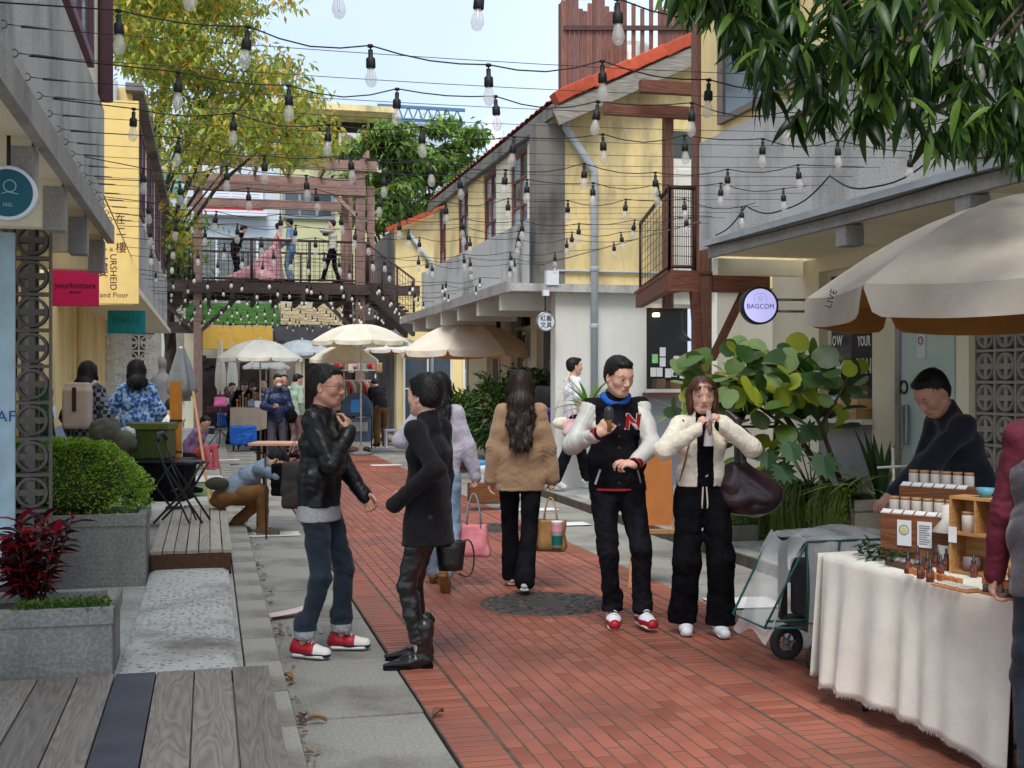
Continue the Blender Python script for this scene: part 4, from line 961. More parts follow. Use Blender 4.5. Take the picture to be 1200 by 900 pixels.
# left gutter slabs, kerb and raised pavement
def slabs(name, x0, x1, ys, z, m, thick=.1, jit=.004):
 root = bx(name, (x0, ys[0], z - thick - .02), (x1, ys[-1], z - .012), JOINT, kind='structure'); c = root.location
 for a, b in zip(ys, ys[1:]):
  h = ((x1 - x0) / 2 - .004, (b - a) / 2 - .005); mb_ = MB().box((-h[0], -h[1], -.03), (h[0], h[1], 0))
  mb_.build('slab', m, root, loc=((x0 + x1) / 2 - c.x, (a + b) / 2 - c.y, z - c.z + rnd.uniform(-jit, jit)), rot=(rnd.uniform(-.002, .002), rnd.uniform(-.004, .004), 0), bevel=.004)
 return root
slabs('gutter_left', .385, 1.012, [1 + 1.18 * i for i in range(34)], -.002, CONC)
slabs('kerb_left', .185, .38, [1 + .62 * i for i in range(60)], .085, CURB, .15)
bx('pavement_left', (-4.5, -1, -.1), (.18, 44, .07), CONC2, kind='structure')
slabs('gutter_right', 3.48, 4.5, [1 + 1.3 * i for i in range(32)], -.004, CONC)
slabs('kerb_right', 4.505, 4.68, [7.5 + .8 * i for i in range(40)], .10, CURB, .15)
bx('pavement_right', (4.69, 7.5, -.1), (12, 44, .095), CONC2, kind='structure')
# pitted cement ramp between the two decks
PIT = plaster('pitted_cement', hexc(186, 186, 180), hexc(112, 108, 98), 1.0, .9, False, .5, .1)
t = PIT.node_tree; vn = t.nodes.new('ShaderNodeTexVoronoi'); vn.inputs['Scale'].default_value = 24; vn.inputs['Randomness'].default_value = .7; tcn = t.nodes.new('ShaderNodeTexCoord'); t.links.new(tcn.outputs['Object'], vn.inputs['Vector'])
r_ = t.nodes.new('ShaderNodeMapRange'); r_.inputs[1].default_value = .16; r_.inputs[2].default_value = .3; t.links.new(vn.outputs['Distance'], r_.inputs[0]); bb = t.nodes['Principled BSDF']
bp_ = t.nodes.new('ShaderNodeBump'); bp_.inputs['Distance'].default_value = .02; bp_.inputs['Strength'].default_value = .9; t.links.new(r_.outputs[0], bp_.inputs['Height']); t.links.new(bp_.outputs[0], bb.inputs['Normal'])
mxp = t.nodes.new('ShaderNodeMix'); mxp.data_type = 'RGBA'; src = bb.inputs['Base Color'].links[0].from_socket; t.links.new(r_.outputs[0], mxp.inputs[0]); mxp.inputs[6].default_value = hexc(152, 149, 142); t.links.new(src, mxp.inputs[7]); t.links.new(mxp.outputs[2], bb.inputs['Base Color'])
ramp = MB().grid(lambda u, v: Vector((-.45 + .60 * u, 6.35 + 3.45 * v, .098 + .014 * math.sin(v * 7 + u * 2) + .018 * v - .02 * (u > .98) - .02 * (u < .02))), 14, 40).build('cement_ramp', PIT); ramp['kind'] = 'structure'
# timber decks, plank by plank
WGREY = wood('weathered_plank', hexc(108, 101, 94), hexc(148, 140, 131), axis='Y'); WGREY2 = wood('weathered_plank_pale', hexc(150, 142, 130), hexc(182, 174, 160), axis='Y')
SLATE = mat('slate_coated_plank', hexc(62, 64, 74), .55, .25, 3, bump=.15, bscale=30)
WDARK = wood('dark_timber', hexc(62, 42, 32), hexc(96, 66, 48), axis='Y')
def deck(label, x0, x1, y0, y1, z, widths, mats_, frame=True, zb=.03):
 e = empty('timber_deck', ((x0 + x1) / 2, (y0 + y1) / 2, 0), 0, label, 'deck'); cx, cy = e.location.x, e.location.y; x = x0; i = 0
 while x < x1 - .02:
  w_ = min(widths[i % len(widths)], x1 - x); L_ = (y1 - y0); mb_ = MB().box((-w_ / 2 + .004, -L_ / 2, -.016), (w_ / 2 - .004, L_ / 2, .014))
  o = mb_.build('plank', mats_[i % len(mats_)], e, loc=(x + w_ / 2 - cx, rnd.uniform(-.012, .012), z - .014 + rnd.uniform(-.002, .002)), rot=(rnd.uniform(-.001, .001), rnd.uniform(-.006, .006), rnd.uniform(-.002, .002)), bevel=.003)
  x += w_; i += 1
 if frame:
  for y in (y0 + .03, (y0 + y1) / 2, y1 - .05): bx('joist', (x0 - cx, y - .03 - cy, zb), (x1 - .01 - cx, y + .03 - cy, z - .032), WDARK, e)
 return e
deck('weathered grey timber deck in the near left corner with one slate coloured plank', -1.55, .31, .9, 6.33, .125, [.182, .184, .178, .18, .19, .176, .2, .19, .186, .188], [WGREY] * 6 + [SLATE] + [WGREY] * 3)
deck('pale timber step beyond the cement ramp, under the folding stool', -.45, .18, 9.75, 13.3, .27, [.092, .09, .094], [WGREY2])
bx('deck_fascia', (-.3, -1.80, .10), (.3, -1.77, .235), WDARK, [o for o in C.objects if o.get('label', '').startswith('pale timber step')][0])
DARKV = mat('dark_void', (.01, .01, .01, 1), .9, .1)
# drain grating and litter
e = empty('drain_grate', Gd(338, 739), -TH * 0, 'slotted drain grating set in the gutter beside the jeans of the man in glasses', 'drain')
for k in range(9): bx('grate_bar', (-.20 + k * .048, -.14, -.012), (-.178 + k * .048, .14, .004), MET, e)
bx('grate_frame', (-.22, -.16, -.02), (.22, .16, -.006), MBLK, e)
def sheet(px, py, w_, l_, rz, label, m=None, z=.004, curl=0):
 p = Gd(px, py, z); o = MB().grid(lambda u, v: Vector(((u - .5) * w_, (v - .5) * l_, curl * (u * u * .8 + .15 * math.sin(3 * v)))), 8, 8).build('paper_sheet', m or PAPER, loc=(p.x, p.y, z + .002), rot=(0, 0, rz), solid=.003)
 tag(o, label, 'paper'); return o
PAPER = mat('paper_white', hexc(222, 222, 222), .7, .05, 3)
sheet(320, 626, .55, .36, 0, 'white paper sheet under the shoe of the bent over person')
sheet(265, 539, .5, .3, .1, 'white paper strip on the pavement left of the pink topped table', z=.09)
sheet(872, 706, .50, .42, -.1, 'printed white paper sheet on the right gutter beside the covered cart')
sheet(664, 614, .5, .3, 0, 'white paper sheet on the right gutter behind the varsity jacket man')
sheet(630, 597, .5, .3, 0, 'white paper sheet on the right gutter beside the kraft bag'); sheet(453, 545, .6, .3, 0, 'white paper sheet lying by the folded stroller')
sheet(340, 719, .34, .13, .3, 'crumpled pale pink paper lying across the drain', mat('pale_pink_paper', hexc(214, 190, 188), .7, .05), .02, .05)
o = MB(); 
for k in range(14): o.box((-.28, -.5 + k * .075, 0), (.28, -.5 + k * .075 + .066, .014))
o = o.build('ribbed_mat', PAPER, loc=Gd(240, 562, .09) + Vector((0, 0, .003)), rot=(0, 0, .05)); tag(o, 'white ribbed plastic sheet on the pavement behind the folding stool', 'mat')
leafm = [mat('dry_leaf', hexc(150, 120, 84), .8, .3), mat('dry_leaf_dark', hexc(110, 84, 60), .8, .3)]
mb = MB()
for k in range(170):
 y = rnd.uniform(3.6, 16); x = .40 + abs(rnd.gauss(0, .03)); a = rnd.random() * 6; l = rnd.uniform(.008, .032); z = .008
 c_, s_ = math.cos(a) * l, math.sin(a) * l
 mb.add([(x - c_, y - s_, z), (x + s_ * .4, y - c_ * .4, z + .012), (x + c_, y + s_, z), (x - s_ * .4, y + c_ * .4, z + .008)], [(0, 1, 2, 3)], rnd.randrange(2))
o = mb.build('leaf_litter', leafm, fixn=False); o['kind'] = 'stuff'
for k, (px, py) in enumerate(((372, 848), (355, 845), (268, 0), (513, 841), (338, 798))):
 if py == 0: continue
 p = Gd(px, py); l = .04
 o = MB().grid(lambda u, v: Vector(((u - .5) * .09, (v - .5) * .045 * math.sin(PI * min(max(u, .05), .95)), .01 + .02 * (v - .5) ** 2 * 4 + .012 * math.sin(u * 4))), 6, 4).build('dry_leaf', leafm[k % 2], loc=(p.x, p.y, .004), rot=(0, 0, k * 1.3))
 tag(o, ['curled dry leaf in the gutter nearest the kerb', 'second dry leaf hard against the kerb', '', 'yellow leaf on the soldier bricks', 'small dry leaf in the gutter seam farthest from the camera'][k], 'leaf')

# ---------------------------------------------------------------- buildings
YEL = plaster('yellow_render', hexc(240, 216, 154), hexc(190, 170, 128), .7, .85, True, .2, .03); YELD = plaster('yellow_render_worn', hexc(240, 218, 158), hexc(150, 138, 112), .95, .88, True, .25, .04)
GRYW = plaster('grey_cement', hexc(190, 189, 186), hexc(104, 100, 94), .95, .9, True, .3, .12); GRYD = plaster('sooty_cement', hexc(128, 124, 118), hexc(58, 56, 54), .9, .9, True, .3, .1)
CRM = plaster('cream_paint', hexc(236, 228, 200), hexc(200, 190, 160), .45, .8, True, .12, .02); WHT = plaster('white_paint', hexc(222, 222, 214), hexc(180, 178, 168), .45, .8, True, .12, .02)
TERRW = plaster('terrazzo_slab_edge', hexc(166, 164, 160), hexc(108, 104, 100), .6, .9, True, .3, .12)
TILE = mat('orange_roof_tile', hexc(206, 92, 58), .7, .3, 3, bump=.3, col2=hexc(170, 70, 44)); WOODR = wood('red_brown_timber', hexc(98, 66, 56), hexc(136, 98, 84), axis='Z'); WOODX = wood('red_brown_beam', hexc(88, 54, 44), hexc(130, 84, 68), axis='X'); WOODY = wood('red_brown_rail', hexc(88, 54, 44), hexc(130, 84, 68), axis='Y')
GLASS = mat('window_glass', hexc(70, 82, 88), .08, .15, 2, spec=.7); GLASSP = mat('pale_window_glass', hexc(150, 170, 176), .15, .1, 2, spec=.6)
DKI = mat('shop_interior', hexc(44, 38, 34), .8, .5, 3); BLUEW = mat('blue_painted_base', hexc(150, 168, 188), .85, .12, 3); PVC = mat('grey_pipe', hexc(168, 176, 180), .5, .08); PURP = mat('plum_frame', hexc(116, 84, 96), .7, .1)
def window(parent, lo, hi, axis, fm, gm, nx=2, nz=3, t=.05, proud=.03, face=1):
 """framed window lying in plane X=const (axis 'X') or Y=const (axis 'Y'): frame > pane; lo, hi = ((a, z), (a, z)), plane at face coordinate"""
 pl = face; (a0, z0), (a1, z1) = lo, hi
 M_ = (lambda a, b, z: (b, a, z)) if axis == 'X' else (lambda a, b, z: (a, b, z))
 m = MB(); cx, cz = (a0 + a1) / 2, (z0 + z1) / 2; b0, b1 = min(0, proud), max(0, proud)
 def B(p0, p1, q0, q1, r0=b0, r1=b1): 
  lo_, hi_ = M_(p0 - cx, r0, q0 - cz), M_(p1 - cx, r1, q1 - cz); m.box([min(x, y) for x, y in zip(lo_, hi_)], [max(x, y) for x, y in zip(lo_, hi_)])
 B(a0, a0 + t, z0, z1); B(a1 - t, a1, z0, z1); B(a0 + t, a1 - t, z0, z0 + t); B(a0 + t, a1 - t, z1 - t, z1)
 for i in range(1, nx): x = a0 + (a1 - a0) * i / nx; B(x - t * .4, x + t * .4, z0 + t, z1 - t, b0 * .9, b1 * .9)
 for j in range(1, nz): z = z0 + (z1 - z0) * j / nz; B(a0 + t, a1 - t, z - t * .35, z + t * .35, b0 * .8, b1 * .8)
 f = m.build('window', fm, parent, loc=M_(cx, pl, cz))
 for i in range(nx):
  for j in range(nz):
   p0 = a0 - cx + (a1 - a0) * i / nx + .006; p1 = a0 - cx + (a1 - a0) * (i + 1) / nx - .006; q0 = z0 - cz + (z1 - z0) * j / nz + .006; q1 = z0 - cz + (z1 - z0) * (j + 1) / nz - .006
   lo_, hi_ = M_(p0, proud * .25, q0), M_(p1, proud * .35, q1); g_ = MB().box([min(x, y) for x, y in zip(lo_, hi_)], [max(x, y) for x, y in zip(lo_, hi_)]).build('pane', gm[(i + j) % len(gm)] if isinstance(gm, list) else gm, f)
 return f
def part(name, lo, hi, m, parent, bevel=0): return bx(name, lo, hi, m, parent, bevel)
# --- right building 1 (cream shop with round lilac sign)
R1 = empty('shop_building', (0, 0, 0), 0, 'grey and cream shop building on the right with the round lilac sign', 'building')
part('parapet_wall', (4.83, 2, 2.93), (5.1, 11.3, 4.02), GRYW, R1); part('upper_wall', (4.85, 2, 4.02), (5.15, 11.3, 8.5), YEL, R1)
part('upper_end_wall', (5.15, 11.1, 2.93), (9.5, 11.29, 8.5), YEL, R1)
part('canopy_slab', (4.83, 2, 2.84), (8.0, 10.95, 2.93), CRM, R1); part('slab_edge', (4.78, 2, 2.82), (4.83, 10.97, 2.95), TERRW, R1)
o = part('gutter', (4.72, 2, 2.93), (4.78, 10.97, 2.985), PVC, R1)
for y0, y1, z0, z1 in ((9.2, 10.8, 4.1, 6.6), (5.8, 8.0, 4.1, 6.6)): window(R1, (y0, z0), (y1, z1), 'X', mat('grey_timber_frame', hexc(120, 108, 100), .7), [GLASSP, GLASS], 2, 3, .06, -.05, face=4.85)
for y in (6.89, 8.45, 11.2): part('slab_bracket', (4.96, y - .065, 2.68), (5.9, y + .065, 2.84), CRM, R1); 
for y in (6.89, 8.45): part('bracket_end', (4.80, y - .08, 2.66), (4.96, y + .08, 2.82), TERRW, R1, .006)
xw = 5.95
# shop wall with real openings: piers, lintel, sill
part('lintel', (xw, 3, 2.70), (xw + .25, 11.92, 2.84), CRM, R1)
for a, b in ((3, 5.6), (8.45, 8.62), (9.47, 9.9), (10.9, 11.92)): part('pier', (xw, a, .095), (xw + .24, b, 2.70), CRM if a > 8 else WHT, R1)
part('shop_base', (xw + .01, 9.9, .095), (xw + .23, 10.9, 1.2), plaster('grey_wall_base', hexc(150, 150, 148), hexc(110, 108, 102), .6), R1); part('window_sill', (xw - .12, 9.88, 1.2), (xw + .2, 10.92, 1.25), WHT, R1)
window(R1, (9.9, 1.25), (10.9, 2.70), 'X', CRM, GLASS, 1, 1, .05, .05, face=xw + .10)
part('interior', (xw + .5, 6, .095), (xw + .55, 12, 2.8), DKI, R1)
def wall_text(txt, size, m, y, z, x, name='lettering', parent=None, sx=1, offset=0):
 return text_mesh(txt, size, m, name, parent, Matrix.Translation((x, y, z)) @ Matrix.Rotation(-PI / 2, 4, 'Z') @ Matrix.Rotation(PI / 2, 4, 'X'), .001, sx=sx, offset=offset)
M_WT = mat('white_lettering', (.8, .8, .78, 1), .7, .02)
wt = empty('window_poster', (xw + .05, 10.35, 1.12), 0, 'dark window poster with hand lettered white words', 'poster')
bx('board', (.03, -.42, .45), (.05, .06, 1.25), mat('poster_black', (.02, .018, .018, 1), .6, .1), wt)
for s_, z, h in (('EMBRACE', 1.02, .15), ('YOUR', .86, .13), ('JOURNEY', .62, .2)): wall_text(s_, h, M_WT, -.18, z, .025, parent=wt, sx=.62, offset=.004)
wall_text('flow', .22, M_WT, .35, .9, .02, parent=wt, sx=.7); wall_text('ab ble', .16, M_WT, .38, .65, .02, parent=wt, sx=.6)
# cat sticker board and boxes on the sill
ct = empty('cat_cutout', (xw - .09, 10.36, 1.44), 0, 'blue and white cat shaped cutout standing on the window sill', 'cutout')
def catpoly(k):
 return [(-.12 * k, 0), (-.13 * k, .2 * k), (-.15 * k, .33 * k), (-.08 * k, .28 * k), (.05 * k, .28 * k), (.13 * k, .34 * k), (.12 * k, .18 * k), (.10 * k, 0), (0, -.03 * k)]
RZ90 = Matrix.Rotation(-PI / 2, 4, 'Z')
MB().prism(catpoly(1.08), -.012, .0, 0, RZ90).build('backing', WHITE, ct); m = MB(); m.prism([(-.11, .01), (-.12, .2), (.105, .2), (.09, .01)], -.018, -.013, 0, RZ90); m.build('blue_panel', mat('sky_blue_print', hexc(92, 176, 204), .6), ct)
m = MB()
for k in range(6): m.box((-.016, -.10 + k * .036, .215), (-.0125, -.09 + k * .036, .26))
m.build('stripes', REDK, ct)
for k, (y, z, w_) in enumerate(((10.15, 1.252, .38), (10.62, 1.252, .42), (10.12, 1.345, .36))):
 o = bx('wooden_box', (xw - .13, y - w_ / 2, z), (xw + .07, y + w_ / 2, z + .092), wood('box_pine', hexc(176, 138, 96), hexc(206, 170, 124), axis='Y')); tag(o, ['small pine box at the right end of the window sill', 'wide pine box on the window sill left of its neighbour', 'pine box stacked on top of the right hand sill box'][k], 'box')
# glass door and breeze block wall to the near side
DG = mat('door_glass_green', hexc(206, 226, 218), .1, .05, 2, spec=.7, alpha=.85); dg = empty('glass_door', (xw - .02, 9.03, .1), 0, 'pale green glass door with a dark handle behind the vendor', 'door')
part('door_leaf', (0, -.40, 0), (.03, .36, 2.56), DG, dg); part('door_frame', (-.02, .36, 0), (.06, .43, 2.58), MET, dg); part('handle', (-.06, .2, .95), (-.02, .26, 1.3), MET, dg, .01)
m = MB(); m.lathe([(.045, 0), (.062, 0), (.062, .012), (.045, .012), (.045, 0)], 24, M=Matrix.Rotation(-PI / 2, 4, 'Y'), c=(0, .31, 1.45)); m.build('round_plate', MBLK, dg)
part('notice', (-.012, -.02, 1.7), (-.004, .10, 1.95), PAPER, dg); m = MB(); m.lathe([(.028, 0), (.035, 0), (.035, .004), (.028, .004)], 20, M=Matrix.Rotation(-PI / 2, 4, 'Y'), c=(-.016, .04, 1.85)); m.build('notice_sign', REDK, dg)
bx('base_wall', (.2, -.4, 0), (.24, .42, 1.1), plaster('grey_shop_base', hexc(120, 126, 128), hexc(90, 92, 92), .5), dg)
part('grille_backing', (xw + .3, 5.6, .1), (xw + .34, 8.45, 2.7), mat('muted_interior', hexc(110, 104, 92), .9, .5, 2), R1)
for k, (px, py, w_, h_, cm) in enumerate(((1130, 405, .1, .2, mat('mint_poster', hexc(120, 190, 160), .7)), (1136, 440, .16, .1, mat('blue_poster', hexc(90, 100, 190), .7)), (1150, 398, .14, .14, PAPER))):
 d = DX(px, xw + .25); p = W(px, py, d); o = bx('poster', (xw + .24, p.y - w_, p.z - h_), (xw + .26, p.y + w_, p.z + h_), cm); tag(o, ['mint green poster behind the breeze blocks', 'blue poster low behind the breeze blocks', 'white poster behind the breeze blocks'][k], 'poster')
def breeze_mesh(sz, m, t=.045, name='breeze_block'):
 mb = MB(); h = sz / 2; n = 16; r0, r1 = h * .70, h * .86; d = t
 for a, b, c_, e_ in ((-h, -h, h, -h + .012), (-h, h - .012, h, h), (-h, -h + .012, -h + .012, h - .012), (h - .012, -h + .012, h, h - .012)): mb.box((a, -d, b), (c_, d, e_))
 vs = []; fs = []
 for j in range(n):
  a = 2 * PI * j / n
  for r, y in ((r0, -d), (r1, -d), (r1, d), (r0, d)): vs.append((r * math.cos(a), y, r * math.sin(a)))
 for j in range(n):
  k = (j + 1) % n
  for q in range(4): fs.append((j * 4 + q, j * 4 + (q + 1) % 4, k * 4 + (q + 1) % 4, k * 4 + q))
 mb.add(vs, fs, 0, True)
 mb.box((-.022, -d * .8, -r0), (.022, d * .8, r0)); mb.box((-r0, -d * .79, -.022), (-.022, d * .79, .022)); mb.box((.022, -d * .79, -.022), (r0, d * .79, .022))
 return mb.mesh(name, m)
BRZ = plaster('breeze_block_cement', hexc(160, 154, 144), hexc(98, 92, 84), .8, .9, True, .3, .1)
bm1 = breeze_mesh(.25, BRZ)
sc = empty('breeze_block_screen', (xw + .1, 6.95, 0), 0, 'breeze block screen of ringed crosses behind the vendor', 'screen')
for i in range(12):
 for j in range(10): link('breeze_block', bm1, sc, (0, -1.375 + i * .25, .22 + j * .25), (0, 0, PI / 2))
# --- timber balcony in the gap
BAL = empty('timber_balcony', (0, 0, 0), 0, 'red brown timber balcony with wire mesh rails beside the yellow gable', 'balcony')
def T(px, py, d): return W(px, py, d)
db = 13.4
b0 = T(748, 330, db + 1.6).x; xl = W(775, 330, db).x; xr = W(905, 330, db).x; xm = W(822, 330, db).x; yb = W(822, 330, db).y
zd = W(800, 322, db).z
xk = W(745, 330, 16.4).x; yk_ = W(745, 330, 16.4).y
part('post', (xm - .09, yb - .08, .1), (xm + .09, yb + .08, 6.6), WOODR, BAL)
xk = W(745, 330, 16.4).x; yk_ = W(745, 330, 16.4).y
part('post', (W(781, 330, 16.2).x, yk_ - .25, 2.6), (W(781, 330, 16.2).x + .12, yk_ - .13, 5.3), WOODR, BAL)
xk = W(745, 330, 16.4).x; yk_ = W(745, 330, 16.4).y
for k in range(14): f_ = (k + .5) / 14; ya = yb - .1 + k * (yk_ - yb + .1) / 14; part('deck_board', (xl + (xk - xl) * f_, ya + .004, zd + .001), (xr, ya + (yk_ - yb + .1) / 14 - .004, zd + .035), WOODX, BAL)
part('front_beam', (xl, yb - .14, zd - .20), (xm - .09, yb - .06, zd), WOODX, BAL); part('front_beam', (xm + .09, yb - .14, zd - .20), (xr, yb - .06, zd), WOODX, BAL)
m = MB(); m.bar((xl + .05, yb - .05, zd - .1), (xk + .05, yk_, zd - .1), .1, .17); m.build('side_beam', WOODY, BAL)
for sx, x in ((-1, xl + .3), (1, xr - .3)):
 m = MB(); m.bar((x, yb - .1, zd - .2), (xm + sx * .08, yb - .1, zd - .95), .09, .07); m.build('brace', WOODX, BAL)
RM = mat('brown_mesh_metal', hexc(70, 48, 44), .6, .2)
def mesh_rail(parent, a, b, h, n, nz=5, posts=1, name='mesh_panel', r=.004, pr=.02, top=.024):
 a = Vector(a); b = Vector(b); m = MB()
 for i in range(n + 1): p = a.lerp(b, i / n); m.tube([p + Vector((0, 0, .06)), p + Vector((0, 0, h))], r, 4, smooth=False)
 for j in range(nz): z = .06 + (h - .06) * j / nz; m.tube([a + Vector((0, 0, z)), b + Vector((0, 0, z))], r, 4, smooth=False)
 m.build(name, RM, parent); m = MB(); m.tube([a + Vector((0, 0, h)), b + Vector((0, 0, h))], top, 6); m.build('handrail', RM, parent)
 m = MB(); m.tube([a + Vector((0, 0, .05)), b + Vector((0, 0, .05))], top * .8, 6); m.build('bottom_rail', RM, parent)
 for i in range(posts + 1):
  p = a.lerp(b, i / posts); m = MB(); m.tube([p, p + Vector((0, 0, h + .02))], pr, 6); m.build('rail_post', RM, parent)
mesh_rail(BAL, (xl + .03, yb - .05, zd + .03), (xm - .1, yb - .05, zd + .03), .93, 12, 8); mesh_rail(BAL, (xl + .03, yb - .05, zd + .03), (xk + .03, yk_ - .1, zd + .03), .93, 10, 8)
for (a, b) in (((xl + .2, yk_ - .3, 5.25), (xr + .2, yk_ - .3, 5.25)), ((xl + .6, yk_ - .6, 5.5), (xr + .2, yk_ - .6, 5.5))):
 m = MB(); m.bar(a, b, .11, .16); m.build('roof_beam', WOODX, BAL)
# --- right building 2 (yellow gable, receding side with windows)
R2 = empty('gable_building', (0, 0, 0), 0, 'weathered yellow gabled building with orange roof tiles and a grey side wall', 'building')
yg = W(700, 330, 17.0).y; xe = 4.45; yend = 25.6; zpar = 3.95; ze = 5.28
xg1 = 10.5
def gable(name, x0, x1, y, t, z0, ztop0, slope, xr_, m, parent):
 xr_ = min(xr_, x1); poly = [(x0, z0), (x1, z0), (x1, ztop0 + (xr_ - x0) * slope - max(0, x1 - xr_) * slope), (xr_, ztop0 + (xr_ - x0) * slope), (x0, ztop0)]
 return MB().prism(poly, y, y + t).build(name, m, parent)
gable('gable_wall', xe + .22, xg1, yg, .25, 2.98, ze + .10, .47, 7.6, YELD, R2)
part('corner_pier', (xe, yg - .02, 2.9), (xe + .42, yg + .35, ze - .05), GRYD, R2)
# door opening on the balcony is a framed door set proud of the wall
dx0 = W(792, 300, 17.0).x; dr = empty('balcony_door', (dx0, yg - .03, 2.92), 0, 'tall white panelled door opening onto the timber balcony', 'door')
part('door_frame', (-.08, -.03, 0), (.0, .02, 2.35), mat('blue_frame', hexc(120, 146, 170), .7), dr); part('door_frame', (.62, -.03, 0), (.7, .02, 2.35), BLUEW, dr); part('door_leaf', (0, -.01, 0), (.62, .02, 1.9), WHT, dr); part('transom', (0, -.012, 1.9), (.62, .02, 2.3), GLASS, dr)
for z in (.2, 1.05): part('door_panel', (.12, -.03, z), (.5, -.012, z + .7), WHT, dr, .008)
part('lower_wall', (xe + .3, yg + .05, .095), (W(762, 400, 17).x, yg + .3, 2.98), WHT, R2)
xs0, xs1 = W(762, 400, 17).x, W(848, 400, 17).x
part('lower_wall', (xs1, yg + .05, .095), (xs1 + .12, yg + .3, 2.98), WHT, R2); part('lower_wall', (xs1 + .12, yg + .08, .095), (xg1, yg + .3, 2.98), plaster('taupe_wall', hexc(176, 170, 156), hexc(140, 134, 122), .4), R2); part('lower_lintel', (xs0, yg + .05, 2.72), (xs1, yg + .3, 2.98), WHT, R2); part('shop_base', (xs0, yg + .04, .095), (xs1, yg + .3, 1.38), plaster('blue_grey_base', hexc(146, 150, 156), hexc(110, 110, 112), .5), R2)
part('counter', (xs0 - .03, yg - .1, 1.38), (xs1 + .03, yg + .35, 1.44), WOODX, R2)
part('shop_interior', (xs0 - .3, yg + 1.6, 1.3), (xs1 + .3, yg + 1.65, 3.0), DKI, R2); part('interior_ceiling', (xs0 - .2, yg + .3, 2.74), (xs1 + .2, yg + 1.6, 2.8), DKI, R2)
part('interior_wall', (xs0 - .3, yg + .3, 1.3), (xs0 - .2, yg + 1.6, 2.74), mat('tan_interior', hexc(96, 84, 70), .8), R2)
window(R2, (xs0, 1.44), (xs1, 2.72), 'Y', WHT, mat('clear_glass', hexc(90, 96, 96), .05, .1, alpha=.1, spec=.6), 1, 1, .05, .04, face=yg + .1)
for k, (px, py) in enumerate(((782, 412), (772, 420), (782, 424), (800, 422), (812, 424), (770, 436), (778, 436), (789, 437), (797, 436), (808, 438), (818, 437))):
 p = W(px, py, 17.15); o = bx('paper_note', (p.x - .045, yg + .075, p.z - .065), (p.x + .045, yg + .08, p.z + .065), PAPER if k != 1 else mat('green_note', hexc(140, 200, 130), .7)); o['group'] = 'paper notes stuck on the shop window'; tag(o, 'white paper note on the shop window, %s of the notes from the upper left' % OR1[k] if k != 1 else 'single green note taped to the shop window under the balcony', 'note')
for k, (px, py, w_, h_) in enumerate(((772, 448, .14, .2), (790, 446, .18, .16), (806, 447, .12, .2), (840, 415, .16, .3))):
 p = W(px, py, 17.6); o = bx('goods_box', (p.x - w_ / 2, p.y - .1, 1.44), (p.x + w_ / 2, p.y + .1, 1.44 + h_), KRAFT); tag(o, ['kraft box farthest left on the shop counter', 'wider kraft box second from the left on the shop counter', 'kraft box third from the left on the shop counter', 'tall bag of goods at the right end of the shop counter'][k], 'box')
m = MB(); m.lathe([(0, 0), (.18, -.02), (.05, .1), (.02, .16), (.015, .5)], 16, c=W(798, 398, 17.9)); o = m.build('pendant_lamp', MBLK); tag(o, 'black conical pendant lamp inside the shop', 'lamp')
EM = mat('lamp_glow', (1, .78, .5, 1), .5, 0, emit=4); m = MB(); m.lathe([(0, 0), (.05, 0), (.05, .05), (0, .05)], 12, c=W(769, 371, 17.3)); o = m.build('spot_lamp', EM); tag(o, 'small lit spotlight in the corner of the shop ceiling', 'lamp')
# side of R2
part('parapet_wall', (xe + .02, yg + .3, 2.98), (xe + .48, yend, zpar), GRYW, R2)
ys = yg + .3; wn = [(17.7, 18.8), (19.75, 20.75), (22.0, 23.0), (24.2, 25.0)]
cur = ys
for i, (a, b) in enumerate(wn):
 part('upper_pier', (xe + .28, cur, zpar), (xe + .5, a, ze), YEL if i > 1 else CRM, R2); cur = b
 window(R2, (a, zpar), (b, ze - .05), 'X', mat('red_brown_frame', hexc(122, 62, 56), .7) if i else WOODR, [GLASS, GLASSP], 2, 3, .06, -.05, face=xe + .36)
part('upper_pier', (xe + .28, cur, zpar), (xe + .5, yend, ze), YEL, R2)
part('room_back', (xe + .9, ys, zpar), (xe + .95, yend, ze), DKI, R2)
part('canopy_slab', (xe - .42, yg - .1, 2.86), (xe + 2, yend, 2.97), GRYW, R2); part('canopy_edge', (xe - .46, yg - .12, 2.84), (xe - .42, yend, 2.99), TERRW, R2)
for k in range(6): part('slab_bracket', (xe - .4, yg + .4 + k * 1.5, 2.62), (xe + .6, yg + .55 + k * 1.5, 2.86), WHT, R2)
xs = xe + 1.0
for k, (a, b) in enumerate(((yg + .3, yg + 1.0), (yg + 2.1, yg + 2.4), (yg + 3.6, yg + 4.0), (yg + 5.4, yg + 6.2), (yg + 7.4, yend))): part('shop_pier', (xs, a, .095), (xs + .2, b, 2.86), WHT if k % 2 else CRM, R2)
part('shop_rear', (xs + .4, yg + .3, .095), (xs + .45, yend, 2.86), mat('dim_shop', hexc(120, 112, 96), .8, .4, 2), R2)
for a, b in ((yg + 1.0, yg + 2.1), (yg + 2.4, yg + 3.6), (yg + 4.0, yg + 5.4), (yg + 6.2, yg + 7.4)): window(R2, (a, .3), (b, 2.6), 'X', WHT, [GLASS, GLASSP], 2, 2, .06, .05, face=xs + .1)
